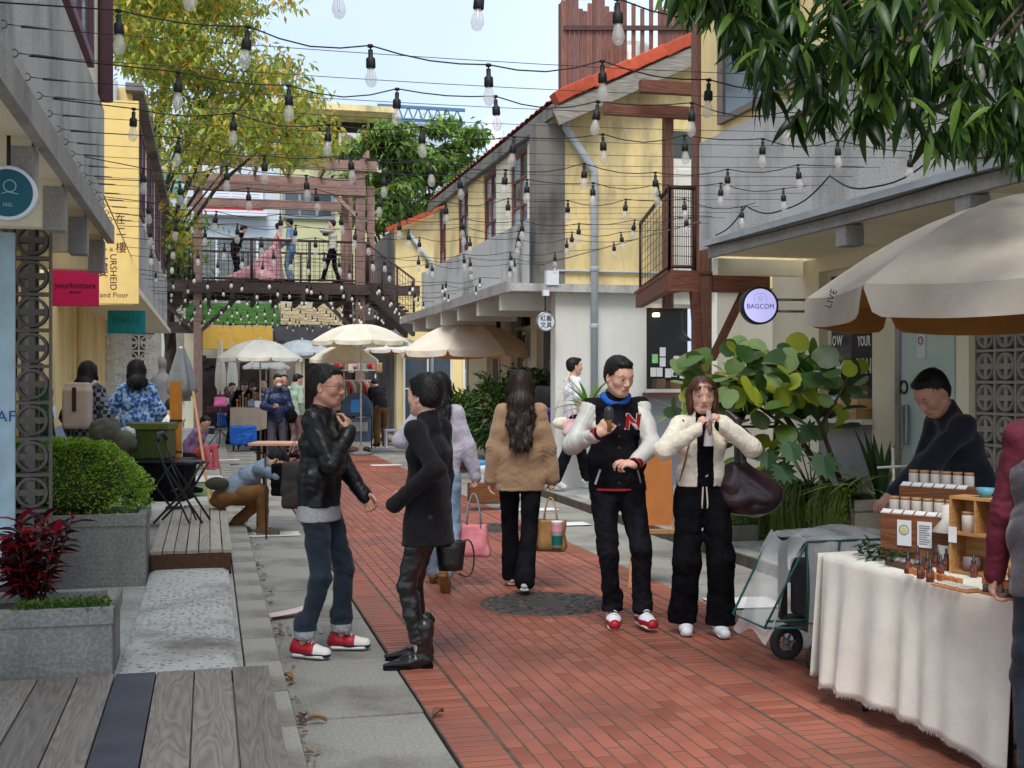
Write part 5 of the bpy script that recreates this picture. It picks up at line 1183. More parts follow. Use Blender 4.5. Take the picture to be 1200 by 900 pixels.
# roof: slab, verge tiles along the gable and the eave tiles, ridge beyond
def roof_side(parent, x0, z0, y0, y1, slope, xr_, m, tile_n, up=.0):
 L_ = (xr_ - x0); mb_ = MB(); rise = L_ * slope
 mb_.add([(x0, y0, z0), (xr_, y0, z0 + rise), (xr_, y1, z0 + rise), (x0, y1, z0), (x0, y0, z0 - .07), (xr_, y0, z0 + rise - .07), (xr_, y1, z0 + rise - .07), (x0, y1, z0 - .07)], [(0, 1, 2, 3), (7, 6, 5, 4), (0, 4, 5, 1), (1, 5, 6, 2), (2, 6, 7, 3), (3, 7, 4, 0)])
 mb_.build('roof_deck', GRYD, parent)
roof_side(R2, xe + .22, ze + .16, yg - .28, yend, .47, 7.6, TILE, 0)
n = 11; sl = .47; x_ = xe - .3
for k in range(n):
 a = xe + .20 + k * (7.6 - xe - .20) / n; b = a + (7.6 - xe - .20) / n * 1.06; za = ze + .16 + (a - xe - .14) * sl; zb_ = ze + .16 + (b - xe - .14) * sl
 m = MB(); m.bar((a, yg - .22, za + .05 + .01 * (k % 2)), (b, yg - .22, zb_ + .05 + .02), .26, .17); m.build('verge_tile', TILE, R2, bevel=.012)
rt_ = MB()
nt_ = 34; 
for k in range(nt_):
 y = yg - .1 + k * (yend - yg) / nt_; w_ = (yend - yg) / nt_
 for q in range(5):
  a = xe + .16 + q * .6; za = ze + .20 + (a - xe - .14) * sl
  rt_.grid(lambda u, v, a=a, za=za, y=y, q=q: Vector((a + .66 * u, y + w_ * v, za + .66 * u * sl + .035 * math.sin(PI * v) + .02 * (1 - u))), 1, 4)
o = rt_.build('roof_tiles', TILE, R2, fixn=False); o['kind'] = 'stuff'
m = MB(); m.bar((xe + .18, yg - .25, ze + .08), (xe + .18, yend, ze + .08), .05, .18); m.build('eave_board', GRYD, R2)
WTB = wood('grey_barge_board', hexc(120, 116, 108), hexc(170, 166, 156), axis='X'); m = MB(); m.bar((xe + .20, yg - .30, ze - .02), (7.6, yg - .30, ze - .02 + (7.6 - xe - .14) * sl), .04, .24); m.build('barge_board', WTB, R2)
dp = W(699, 300, 16.8); yq = yg - .09
m = MB(); m.tube([(W(658, 120, 17).x, yq, W(658, 118, 16.9).z), (W(658, 120, 17).x, yq, W(658, 152, 16.9).z), (dp.x, yq, W(0, 200, 16.9).z), (dp.x, yq, W(0, 212, 16.9).z), (dp.x, yq, .1)], .055, 12); m.build('downpipe', PVC, R2)
for py in (318, 385): m = MB(); m.lathe([(.062, 0), (.066, .01), (.066, .06), (.062, .07)], 12, c=(dp.x, yq, W(0, py, 16.9).z)); m.build('pipe_clamp', PVC, R2)
m = MB(); m.tube([(xe + .3, yg - .03, 3.16), (xe + 2.9, yg - .03, 3.16)], .018, 6); m.build('conduit', PVC, R2)
part('junction_box', (xe + .12, yg - .12, 2.95), (xe + .3, yg - .02, 3.15), WHITE, R2)
# slatted timber cage on the roof behind
CG = empty('roof_cage', (0, 0, 0), 0, 'rusty slatted timber cage round a steel tank on the roof', 'structure')
pa, pb = W(660, 60, 21), W(830, 60, 21)
for k in range(34):
 x = pa.x + (pb.x - pa.x) * k / 33; y = pa.y + (pb.y - pa.y) * k / 33
 if 13 < k < 22 and k % 2: continue
 part('slat', (x - .035, y - .015, 6.0), (x + .035, y + .015, 8.3 + .2 * math.sin(k)), WOODR, CG)
for k in range(2):
 x = pa.x; y = pa.y + .12 * k + .1; part('slat', (x - .015, y - .035, 6.0), (x + .015, y + .035, 8.3), WOODR, CG)
for z in (6.6, 7.8): m = MB(); m.bar((pa.x, pa.y - .04, z), (pb.x, pb.y - .04, z), .05, .08); m.build('rail', RM, CG)
m = MB(); c0 = W(738, 60, 21.9); m.lathe([(.5, 0), (.5, 1.6), (.35, 1.75), (0, 1.8)] if True else [], 24, c=(c0.x, c0.y, 6.0)); o = m.build('water_tank', mat('pale_steel', hexc(190, 190, 186), .4, .1, metal=.4)); tag(o, 'pale steel water tank inside the slatted roof cage', 'tank')
# --- right building 3, farther on
R3 = empty('far_yellow_house', (0, 0, 0), 0, 'farther yellow house with an orange roof edge left of the gabled building', 'building')
y3 = 33.0; x3 = W(455, 300, 34.6).x
gable('gable_wall', x3, 9, y3, .25, .1, 5.95, .42, 7, YEL, R3); part('side_wall', (x3, y3 + .25, .1), (x3 + .2, 42, 5.9), GRYD, R3)
for k in range(8): m = MB(); a = x3 - .3 + k * .55; m.bar((a, y3 - .2, 5.9 + (a - x3) * .42), (a + .57, y3 - .2, 5.9 + (a + .57 - x3) * .42), .24, .12); m.build('verge_tile', TILE, R3)
m = MB(); m.tube([(x3 + .3, y3 - .1, 5.8), (x3 + 1.0, y3 - .1, 4.9), (x3 + 1.0, y3 - .1, .1)], .06, 8); m.build('downpipe', PVC, R3)
part('wide_canopy', (x3 - .6, y3 - .6, 2.9), (x3 + .2, 42, 3.0), GRYW, R3); window(R3, (x3 + .2, .2), (x3 + 1.6, 2.6), 'Y', WHT, GLASS, 2, 2, .06, -.05, face=y3)
window(R3, (x3 + 1.9, .9), (x3 + 3.0, 2.4), 'Y', WHT, [GLASS, GLASSP], 2, 3, .06, -.05, face=y3)
# --- left building 1
L1 = empty('shop_building', (0, 0, 0), 0, 'grey parapet shop building on the left with plum window frames', 'building')
part('parapet_wall', (-1.15, 1, 2.93), (-.88, 10.9, 3.95), GRYW, L1); part('upper_wall', (-1.18, 1, 3.95), (-.90, 10.9, 8), CRM, L1); part('end_wall', (-6, 10.7, 2.93), (-1.15, 10.9, 8), CRM, L1)
for y0 in (1.5, 3.6, 5.7, 7.9): window(L1, (y0, 4.0), (y0 + 1.75, 6.6), 'X', PURP, [GLASSP, GLASS], 2, 3, .07, .05, face=-.90)
m = MB(); m.tube([(-.84, 10.55, 3.95), (-.84, 10.55, 8)], .06, 10); m.build('downpipe', PURP, L1)
part('canopy_slab', (-3.2, 1, 2.84), (-.86, 10.9, 2.93), CRM, L1); part('slab_edge', (-.86, 1, 2.80), (-.80, 10.95, 2.95), TERRW, L1)
for y in (5.1, 6.6, 7.9, 9.3, 10.75): part('slab_bracket', (-2.0, y - .07, 2.55), (-.88, y + .07, 2.84), CRM, L1); part('bracket_end', (-.99, y - .085, 2.53), (-.865, y + .085, 2.80), TERRW, L1, .005)
part('shop_wall', (-2.1, 8.6, .07), (-1.9, 24, 2.84), YEL, L1); part('wall_base', (-1.9, 8.6, .07), (-1.885, 24, 1.02), BLUEW, L1)
for y in (13.6, 18.2): m = MB(); m.tube([(-1.80, y, .1), (-1.80, y, 2.8)], .05, 10); m.build('wall_pipe', YEL, L1)
m = MB(); m.tube([(-1.86, 12.7, 1.5), (-1.84, 12.7, 2.8)], .012, 6); m.build('cable', MBLK, L1)
part('meter_box', (-1.88, 12.9, 2.0), (-1.78, 13.5, 2.35), mat('grey_box', hexc(120, 116, 108), .7), L1)
o = bx('wall_lamp', (-1.87, 14.3, 1.18), (-1.7, 14.6, 1.32), WHITE); tag(o, 'white sensor lamp fixed low on the yellow wall', 'lamp')
cp = empty('ceiling_lamp', W(69, 286, 9.9), 0, 'lit round lamp under the left canopy', 'lamp'); m = MB(); m.lathe([(0, 0), (.055, .01), (.055, .03), (0, .03)], 18); m.build('bulb', EM, cp); m = MB(); m.lathe([(.058, 0), (.075, .07), (.05, .12), (0, .12)], 18); m.build('housing', MBLK, cp)
sl2 = empty('breeze_block_screen', (W(38, 447, 8.3).x, W(38, 447, 8.3).y, .1), 0, 'narrow breeze block screen at the left edge beside the red leaved plant', 'screen')
BRZ2 = plaster('grey_breeze_cement', hexc(122, 116, 108), hexc(74, 70, 64), .8, .9, True, .3, .1); bm2 = breeze_mesh(.25, BRZ2, .05)
for i in range(-2, 1):
 for j in range(10): link('breeze_block', bm2, sl2, (i * .25, 0, .15 + j * .25 + .08))
part('rib', (-.03, .06, 0), (.03, .12, 2.7), BRZ2, sl2)
m = MB(); p = W(34, 447, 8.7); m.tube([(p.x, p.y, .1), (p.x, p.y, 2.8)], .055, 12); o = m.build('white_pole', WHITE); tag(o, 'white round pole behind the left breeze block screen', 'pole')
pn = W(-14, 447, 7.6); o = bx('banner_board', (pn.x - .2, pn.y - .02, .3), (pn.x + .16, pn.y + .02, 2.55), mat('pale_blue_board', hexc(170, 196, 208), .6)); tag(o, 'pale blue banner board cut by the left edge of the picture', 'banner')
text_mesh('AF', .10, mat('blue_ink', hexc(40, 80, 150), .6), 'lettering', o, face_cam_matrix((.13, -.024, -.05)), .001)
# --- left building 2
L2b = empty('yellow_annex', (0, 0, 0), 0, 'yellow building on the left carrying the large vertical sign', 'building')
part('end_wall', (-5, 16.4, 2.6), (-.98, 16.6, 5.45), YEL, L2b); part('parapet_wall', (-1.2, 16.6, 2.85), (-.98, 30, 4.0), GRYW, L2b); part('upper_wall', (-1.22, 16.6, 4.0), (-1.0, 30, 5.4), CRM, L2b)
for k in range(4): window(L2b, (17.6 + k * 3, 4.05), (19.4 + k * 3, 5.3), 'X', PURP, [GLASSP, GLASS], 2, 2, .06, .04, face=-1.0)
part('canopy_slab', (-3, 16.4, 2.76), (-.9, 30, 2.85), CRM, L2b); m = MB(); m.bar((-.94, 16.2, 5.42), (-.94, 30, 5.42), .22, .1); m.build('roof_edge', GRYD, L2b)
m = MB(); m.bar((-3.2, 16.3, 5.7), (-1.35, 16.3, 5.5), .3, .12); m.build('roof_tile', TILE, L2b); m = MB(); m.tube([(-1.22, 16.32, 5.5), (-1.22, 16.32, 5.25), (-1.1, 16.3, 5.1)], .07, 8); m.build('rain_outlet', PVC, L2b)
m = MB(); m.bar((-1.9, 16.3, 3.62), (-1.0, 16.1, 3.95), .06, .2); m.build('brace', YEL, L2b)
part('shop_wall', (-2.0, 24, .07), (-1.8, 31, 2.8), WHT, L2b)
# ---------------------------------------------------------------- planters and plants
def planter(label, lo, hi, m, t=.06, lip=True, soil=.05):
 c = ((lo[0] + hi[0]) / 2, (lo[1] + hi[1]) / 2, lo[2]); e = empty('stone_planter', c, 0, label, 'planter'); h = hi[2] - lo[2]; a, b = (hi[0] - lo[0]) / 2, (hi[1] - lo[1]) / 2
 for nm, l, u in (('front_slab', (-a, -b, 0), (a, -b + t, h)), ('rear_slab', (-a, b - t, 0), (a, b, h)), ('side_slab', (-a, -b + t + .001, 0), (-a + t, b - t - .001, h)), ('side_slab', (a - t, -b + t + .001, 0), (a, b - t - .001, h))): bx(nm, l, u, m, e, .006)
 if lip: bx('rim', (-a - .012, -b - .012, h - .09), (a + .012, -b - .001, h + .003), m, e, .006); bx('rim', (a + .001, -b - .012, h - .09), (a + .012, b, h + .002), m, e, .006)
 bx('soil', (-a + t, -b + t, .02), (a - t, b - t, h - soil), mat('soil', hexc(70, 58, 46), .95, .3, 20, bump=.6), e); return e
planter('near terrazzo planter holding the red leaved plant', (-1.35, 6.42, .07), (-.48, 7.0, .45), TERD)
planter('second terrazzo planter holding the clipped green box hedge', (-1.55, 9.35, .07), (-.46, 10.0, .61), TERD)
planter('long grey planter under the big round leaved plant', (5.25, 9.0, .09), (5.72, 11.2, .60), plaster('mossy_concrete', hexc(132, 128, 116), hexc(78, 80, 62), .85, .9, True, .4, .1))
def leafmat(name, a, b, rough=.5, tr=.12):
 m = mat(name, a, rough, .2, 3, col2=b, spec=.35, bump=.1, bscale=20); return translucent(m, .42)
def leaf_mesh(L_, W_, m, seg=4, fold=.25, droop=.3, tip=1.0, base=.3, name='leaf'):
 vs = []; fs = []
 for i in range(seg + 1):
  t = i / seg; w_ = W_ / 2 * (math.sin(PI * (t ** (.75 if tip >= 1 else .9)) * .98 + .03) ** .8 if 0 < t < 1 else 0.02); y = L_ * t; z = -droop * L_ * t * t
  vs += [(-w_, y * (1), z + fold * w_), (0, y, z), (w_, y, z + fold * w_)]
 for i in range(seg): a = i * 3; fs += [(a, a + 3, a + 4, a + 1), (a + 1, a + 4, a + 5, a + 2)]
 mb = MB(); mb.add(vs, fs, 0, True); return mb.mesh(name, m)
def round_leaf(R_, m, cup=.18):
 mb = MB(); n = 12; vs = [(0, R_ * .95, 0)] + [(R_ * math.sin(2 * PI * k / n) * 1.03, R_ * .95 - R_ * math.cos(2 * PI * k / n) * (1 if k else .82), cup * R_ * (math.cos(2 * PI * k / n * 2) * .5 + .3)) for k in range(n)]
 mb.add(vs, [(0, k + 1, (k + 1) % n + 1) for k in range(n)], 0, True); return mb.mesh('leaf', m)
def orient(p, d, n=None, s=1, roll=0):
 d = Vector(d).normalized(); u = Vector(n) if n is not None else Vector((0, 0, 1)); r = d.cross(u)
 if r.length < 1e-3: r = Vector((1, 0, 0))
 r.normalize(); u = r.cross(d); M_ = Matrix((r, d, u)).transposed().to_4x4()
 return Matrix.Translation(p) @ M_ @ Matrix.Rotation(roll, 4, 'Y') @ Matrix.Scale(s, 4)
def place(parent, me, M_, name='leaf'):
 o = link(name, me, parent); o.matrix_basis = M_; return o
def merge(parent, items, name, mats, nm=None):
 """items: (mesh, matrix, material index) -> one part of kind stuff"""
 mb = MB()
 cache = {}
 for me, M_, mi in items:
  if me.name not in cache: cache[me.name] = ([v.co.copy() for v in me.vertices], [tuple(p.vertices) for p in me.polygons])
  v, f = cache[me.name]; mb.add([M_ @ q for q in v], f, mi, True)
 o = mb.build(name, mats, parent, fixn=False); o['kind'] = 'stuff'; return o
# red croton
CR = [leafmat('red_leaf', hexc(126, 22, 34), hexc(80, 14, 28), .35), leafmat('maroon_leaf', hexc(62, 20, 32), hexc(36, 14, 22), .35), leafmat('scarlet_leaf', hexc(176, 30, 40), hexc(110, 16, 30), .35)]
e = empty('croton_plant', (-.90, 6.7, .42), 0, 'bushy plant with twisted glossy red and maroon leaves in the near planter', 'plant')
lm_ = [leaf_mesh(.125, .036, m, 6, .6, .5) for m in CR]
def twist(me):
 for v in me.vertices: a = v.co.y * 9; x, z = v.co.x, v.co.z; v.co.x = x * math.cos(a) - z * math.sin(a) * .3; v.co.z = z + x * math.sin(a) * .9
for m in lm_: twist(m)
sm = MB(); k = 0
for s_ in range(15):
 a = rnd.random() * 6.28; r = rnd.uniform(.02, .30); h = rnd.uniform(.26, .50) * (1 - r * .5); top = Vector((r * math.cos(a) * 1.15, r * .7 * math.sin(a), h)); sm.tube([(top.x * .2, top.y * .2, 0), (top.x * .7, top.y * .7, h * .6), top], [.008, .006, .004], 5)
 for j in range(24):
  b = j * 2.4 + rnd.random(); t = .2 + .8 * j / 23; p = Vector((top.x * t, top.y * t, h * t)); el = rnd.uniform(.15, 1.1) * (.6 + .5 * t)
  place(e, lm_[rnd.choice([0, 1, 1, 1, 2])], orient(p, (math.cos(b) * math.cos(el), math.sin(b) * math.cos(el), math.sin(el)), s=rnd.uniform(.65, 1.15), roll=rnd.uniform(-.6, .6))); k += 1
sm.build('stem', WDARK, e)
GCL = [leafmat('ground_green', hexc(96, 132, 44), hexc(60, 96, 30)), leafmat('moss_green', hexc(64, 92, 34), hexc(104, 136, 50))]
small = leaf_mesh(.028, .018, GCL[0], 2, .2, .2)
def bush(parent, fn, N, mats_, size, name='foliage', sh=None):
 its = []; base = sh or small
 for _ in range(N):
  p, n = fn(); d = (Vector(n) + Vector((rnd.gauss(0, .5), rnd.gauss(0, .5), rnd.gauss(0, .45)))).normalized()
  its.append((base, orient(p, d, (rnd.gauss(0, 1), rnd.gauss(0, 1), 1.5), rnd.uniform(.6, 1.3) * size), rnd.randrange(len(mats_))))
 return merge(parent, its, name, mats_)
def pts_low(cx, cy, a, b, z, h):
 def f(): x, y = rnd.uniform(-a, a), rnd.uniform(-b, b); return Vector((x + cx, y + cy, z + rnd.random() * h)), Vector((rnd.gauss(0, .5), rnd.gauss(0, .5), .8))
 return f
e2 = empty('ground_cover', (-.9, 6.6, .42), 0); tag(e2, 'small bright green ground cover round the foot of the red plant', 'plant'); bush(e2, pts_low(.18, -.12, .23, .07, 0, .06), 900, GCL, .9)
# box hedge with an uneven clipped outline
BXG = [leafmat('box_green', hexc(146, 184, 62), hexc(176, 206, 84)), leafmat('box_green_dark', hexc(112, 150, 48), hexc(134, 170, 60)), leafmat('box_tip', hexc(184, 212, 90), hexc(156, 194, 70))]
e = empty('box_hedge', (-1.10, 9.7, .60), 0, 'rounded bright green clipped box hedge in the second planter', 'hedge')
core = MB(); core.lathe([(0, .02), (.30, .02), (.40, .15), (.40, .32), (.30, .44), (0, .47)], 20, M=Matrix.Diagonal((1.15, .6, 1, 1))); core.build('inner_twigs', mat('twig_dark', hexc(60, 74, 34), .9, .3), e)
def hedge():
 a = rnd.random() * 2 * PI; z = rnd.random() ** .8; f = 1 - .55 * max(0, z - .55) ** 1.2 / .45 ** 1.2 * .8; lump = 1 + .07 * math.sin(a * 5 + z * 6) + .05 * math.sin(a * 9 - z * 11); r = rnd.uniform(.86, 1.0) * f * lump
 if rnd.random() < .3: z = .93 + .1 * rnd.random() * 1; r = rnd.random() ** .5 * .55; z += .06 * math.sin(a * 3 + r * 9) * .7 - r * r * .22
 return Vector((.62 * r * math.cos(a), .34 * r * math.sin(a), .53 * z + .0)), Vector((math.cos(a) * (1 - z * .5), math.sin(a), z * .9))
for q in range(2): bush(e, hedge, 8500, BXG, .95)
for q in range(6): m = MB(); a = q; m.tube([(.3 * math.cos(a) * .3, .1 * math.sin(a), -.1), (.35 * math.cos(a), .2 * math.sin(a), .3)], .008, 5); m.build('stem', WDARK, e)
o = bx('wooden_crate', (-1.42, 10.12, .07), (-.92, 10.6, .86), wood('orange_crate', hexc(196, 130, 60), hexc(222, 160, 84), axis='Z')); tag(o, 'orange wooden crate half hidden behind the box hedge', 'crate')
# big round leaved plant (sea grape like) with bare limbs
RG = [leafmat('round_leaf_green', hexc(92, 122, 48), hexc(66, 98, 38), .4), leafmat('round_leaf_pale', hexc(140, 164, 110), hexc(112, 140, 84), .38), leafmat('round_leaf_dark', hexc(44, 74, 32), hexc(62, 92, 40), .4), leafmat('round_leaf_yellow', hexc(176, 184, 60), hexc(150, 170, 50), .45), leafmat('round_leaf_rust', hexc(190, 130, 50), hexc(160, 110, 50), .5)]
rl = [round_leaf(.092, m) for m in RG]
e = empty('round_leaf_shrub', (5.2, 10.45, .5), 0, 'large shrub with big round green leaves and leaning bare limbs', 'shrub')
BARK = mat('grey_brown_bark', hexc(84, 70, 58), .9, .3, 14, bump=.7, bscale=40, stretch=(1, 1, .3))
m = MB(); limbs = []
def img(px, py, d): return W(px, py, d) - e.location
for pts, rr in (([(975, 575, 10.6), (935, 510, 10.6), (905, 465, 10.6), (870, 440, 10.7)], .035), ([(905, 555, 11.0), (908, 520, 11.0), (912, 470, 10.9), (890, 430, 10.8)], .03), ([(985, 565, 10.4), (962, 500, 10.3), (940, 450, 10.3), (930, 425, 10.3)], .024), ([(935, 510, 10.6), (880, 470, 10.4), (830, 445, 10.2)], .018), ([(912, 500, 10.9), (870, 500, 10.7), (835, 490, 10.5)], .015), ([(962, 500, 10.3), (985, 460, 10.2), (1000, 430, 10.2)], .014), ([(905, 465, 10.6), (930, 435, 10.5), (950, 415, 10.4)], .014)):
 P_ = [img(*p) for p in pts]; m.tube(P_, [rr * (1 - .55 * i / (len(P_) - 1)) for i in range(len(P_))], 8); limbs += P_[1:]
m.build('limb', BARK, e)
its = []
for k in range(330):
 if k < 235: cx, cy = rnd.gauss(898, 52), rnd.gauss(450, 27)
 else: cx, cy = rnd.gauss(868, 32), rnd.gauss(505, 32)
 cx = 790 + abs(cx - 790); cx = min(cx, 1002); cy = max(cy, 410 + abs(cx - 900) * .12); d = rnd.gauss(10.4, .3)
 if cy > 560: continue
 p = img(cx, cy, d); b = rnd.random() * 6.28; el = rnd.gauss(.1, .5); dr = Vector((math.cos(b) * math.cos(el), math.sin(b) * math.cos(el), math.sin(el)))
 n = Vector((rnd.gauss(-.15, .5), rnd.gauss(-.7, .45), rnd.gauss(.7, .4)))
 M_ = orient(p, dr, n, rnd.uniform(.65, 1.25)); mi = rnd.choice([0, 0, 0, 1, 1, 2, 2, 2, 3, 3]) if k % 60 else 4
 if len(e.children) < 290: place(e, rl[mi], M_)
# trailing and underplanting
TRG = [leafmat('trailing_green', hexc(138, 160, 74), hexc(104, 130, 54)), leafmat('trailing_dark', hexc(84, 110, 46), hexc(112, 136, 58))]
e = empty('trailing_plant', (5.24, 10.1, .6), 0, 'feathery light green plant trailing over the front of the long planter', 'plant')
mb = MB()
for cx, y0, y1, n, ln in ((0, .25, 1.15, 620, .55), (0, -.45, -.05, 300, .42), (0, -1.15, -.75, 260, .35)):
 for k in range(n):
  y = rnd.uniform(y0, y1); x = rnd.uniform(-.02, .1); l = ln * rnd.uniform(.4, 1.05); x1 = -.10 - rnd.random() * .14; dy = rnd.gauss(0, .06)
  P_ = [Vector((x, y, .06)), Vector((x1 * .7, y + dy * .4, .05 + rnd.uniform(-.03, .08))), Vector((x1, y + dy, -.3 * l)), Vector((x1 * .95, y + dy * 1.4, -l))]
  w_ = .0045; side = Vector((0, w_, 0)); mi = rnd.randrange(2)
  mb.add([q + s for q in P_ for s in (-side, side)], [(0, 1, 3, 2), (2, 3, 5, 4), (4, 5, 7, 6)], mi)
  for t in range(7):
   q = P_[1].lerp(P_[3], t / 7) + Vector((rnd.gauss(0, .008), 0, 0)); a = rnd.gauss(0, 1)
   mb.add([q, q + Vector((-.01, .016 * math.copysign(1, a), -.022)), q + Vector((0, .005, -.03))], [(0, 1, 2)], mi)
mb.build('trailing_stems', TRG, e, fixn=False)['kind'] = 'stuff'
def rosette(name, loc, label, n, L_, W_, m, el0, el1, cat='plant', droop=.4, fold=.35, mats_=None, seg=5):
 e = empty(name, loc, 0, label, cat); ms = [leaf_mesh(L_, W_, q, seg, fold, droop) for q in (mats_ or [m])]
 for k in range(n):
  b = k * 2.4; el = rnd.uniform(el0, el1); place(e, rnd.choice(ms), orient(Vector((.02 * math.cos(b), .02 * math.sin(b), 0)), (math.cos(b) * math.cos(el), math.sin(b) * math.cos(el), math.sin(el)), s=rnd.uniform(.65, 1.1), roll=rnd.uniform(-.4, .4)))
 return e
DG1 = leafmat('deep_green_leaf', hexc(38, 66, 36), hexc(56, 88, 46), .35); DG2 = leafmat('fresh_green_leaf', hexc(110, 150, 54), hexc(86, 126, 44)); VAR = leafmat('striped_leaf', hexc(176, 180, 110), hexc(104, 122, 60))
rosette('broad_leaf_plant', (5.42, 9.45, .56), 'dark plant with broad drooping leaves at the near end of the long planter', 13, .42, .11, DG1, .3, 1.3, droop=.7)
rosette('snake_plant', (5.55, 9.1, .56), 'tall stiff snake plant beside the glass door', 12, .62, .07, DG1, 1.2, 1.5, droop=.05, fold=.5, mats_=[DG1, VAR])
rosette('spider_plant', (5.46, 9.25, .66), 'thin leaved pale striped plant in front of the snake plant', 46, .45, .016, VAR, .3, 1.3, droop=.9)
rosette('spider_plant', (5.45, 10.2, .58), 'grassy plant between the bare limbs of the round leaved shrub', 60, .34, .016, VAR, .1, 1.2, droop=.8, mats_=[DG1, VAR, DG2])
e = rosette('monstera_plant', (5.36, 9.95, .7), 'split leaved monstera below the round leaved shrub', 0, .1, .1, DG1, 0, 1)
def monst(R_, m):
 mb = MB(); n = 22; vs = [(0, .0, 0)]
 for k in range(n + 1):
  a = -2.6 + 5.2 * k / n; r = R_ * (1 - .12 * abs(a)) * (1 if k % 2 else .62 + .1 * math.cos(a)); vs.append((r * math.sin(a), r * math.cos(a) + .2 * R_, -.12 * r * abs(math.sin(a))))
 mb.add(vs, [(0, k + 1, k + 2) for k in range(n)], 0); return mb.mesh('leaf', m)
mm = monst(.17, leafmat('monstera_green', hexc(58, 92, 62), hexc(84, 118, 84), .35))
for k, (px, py, d) in enumerate(((926, 520, 10.0), (945, 498, 10.1), (900, 530, 10.1), (965, 535, 9.9), (915, 545, 10))):
 p = W(px, py, d) - e.location; place(e, mm, orient(p, (.3 * math.sin(k * 2), -.35, -.7), (-.1, -.9, .5), rnd.uniform(.8, 1.15)))
 m = MB(); m.tube([(0, 0, -.1), p * .6 + Vector((0, 0, .12)), p + Vector((0, .02, .02))], .006, 5); m.build('stem', TRG[1], e)
# palm frond sprays, shrubs along the right side farther on
rosette('palm_plant', W(690, 470, 15.5) - Vector((0, 0, .1)), 'yellow green palm spray behind the white t-shirt man', 26, .55, .05, DG2, .2, 1.4, droop=.5)
rosette('palm_plant', W(800, 470, 13.6) - Vector((0, 0, .2)), 'bright yellow green spiky leaves left of the round leaved shrub', 16, .5, .03, leafmat('lime_leaf', hexc(170, 190, 60), hexc(140, 170, 50)), .2, 1.2, droop=.6)
def ellp(c, r):
 def f():
  v = Vector((rnd.gauss(0, 1), rnd.gauss(0, 1), rnd.gauss(0, 1))).normalized(); k = rnd.uniform(.5, 1) * (1 + .15 * math.sin(v.x * 7 + v.z * 5)); return Vector((c[0] + v.x * r[0] * k, c[1] + v.y * r[1] * k, c[2] + v.z * r[2] * k)), v
 return f
med = leaf_mesh(.11, .035, GCL[0], 3, .3, .4)
for px, d, top, r_, lab, ms_ in ((578, 19.0, 440, .38, 'leafy green shrub in a pot behind the tan sweater woman', [GCL[0], DG1]), (538, 21, 458, .3, 'bright green fern like plant under the beige parasol', [DG2, GCL[0]]), (612, 19.5, 432, .38, 'dark leafy shrub right of the parasol pole', [DG1, GCL[1]]), (632, 20.5, 436, .3, 'dark shrub beside the doorway with warm bulbs', [DG1, DG1])):
 p = W(px, 447, d); zt = W(px, top, d).z; e = empty('potted_shrub', (p.x, p.y, .1), 0, lab, 'plant'); bush(e, ellp((0, 0, (zt - .1) * .6), (r_, r_, (zt - .1) * .42)), 1300, ms_, 1.2, sh=med); m = MB(); m.lathe([(0, 0), (.13, 0), (.18, .28), (.2, .3), (0, .29)], 16); m.build('pot', mat('clay_pot', hexc(120, 84, 64), .8), e)
# ---------------------------------------------------------------- trees
def tree_leaves(parent, fn, N, mats_, L_, W_, droop=.35, seg=2, name='crown', sc=(.7, 1.3), wts=None, hang=.5):
 base = leaf_mesh(L_, W_, mats_[0], seg, .25, droop); its = []
 for _ in range(N):
  p = fn(); a = rnd.random() * 6.28; its.append((base, orient(p, (math.cos(a), math.sin(a), -hang + rnd.gauss(0, .45)), (rnd.gauss(0, .5), rnd.gauss(0, .5), 1), rnd.uniform(*sc)), rnd.choices(range(len(mats_)), wts)[0] if wts else rnd.randrange(len(mats_))))
 return merge(parent, its, name, mats_)
YG = [leafmat('autumn_green', hexc(168, 180, 78), hexc(146, 164, 64), .55), leafmat('autumn_yellow', hexc(224, 196, 84), hexc(178, 160, 58), .55), leafmat('autumn_orange', hexc(206, 142, 58), hexc(184, 128, 50), .55), leafmat('olive_leaf', hexc(112, 130, 56), hexc(136, 152, 70), .55)]
e = empty('autumn_tree', (W(150, 447, 29).x, W(150, 447, 29).y, 0), 0, 'tall tree with yellow green autumn leaves spreading over the left side', 'tree')
bl = []
m = MB(); base = Vector((0, 0, 0)); m.tube([(0, 0, 0), (.2, 0, 3), (.4, .1, 6), (.9, 0, 9)], [.28, .22, .18, .1], 10); m.build('trunk', BARK, e); m = MB()
for px, py, d in ((210, 30, 27), (250, 60, 26), (300, 30, 27), (335, 150, 26), (360, 130, 25.5), (280, 120, 26), (230, 150, 27), (310, 90, 25), (180, 90, 28), (200, 190, 27), (270, 190, 26), (150, 40, 28), (340, 110, 27)):
 q = W(px, py, d) - e.location; s_ = Vector((.5, 0, max(3.5, q.z * .55))); mid = s_.lerp(q, .5) + Vector((0, 0, .5)); m.tube([s_, mid, q], [.055, .03, .01], 6); bl += [s_.lerp(mid, .7), mid.lerp(q, .5), q]
m.build('branch', BARK, e)
cl = []
for k in range(420):
 if k < 330: cx = rnd.uniform(118, 345); cy = rnd.uniform(-60, 60 + (cx - 118) * .35)
 elif k < 412: cx = rnd.uniform(165, 390); cy = rnd.uniform(110, 185)
 else: cx = rnd.uniform(178, 235); cy = rnd.uniform(170, 300)
 if cx > 300 and cy < 75 and rnd.random() < .8: continue
 if cx > 235 and 10 < cy < 100 and rnd.random() < .5: continue
 cl.append((W(cx, cy, rnd.uniform(24.5, 29)) - e.location, rnd.uniform(.28, .62)))
def fc():
 c, r = rnd.choice(cl); v = Vector((rnd.gauss(0, 1), rnd.gauss(0, 1), rnd.gauss(0, .55))) * r * .6; return c + v
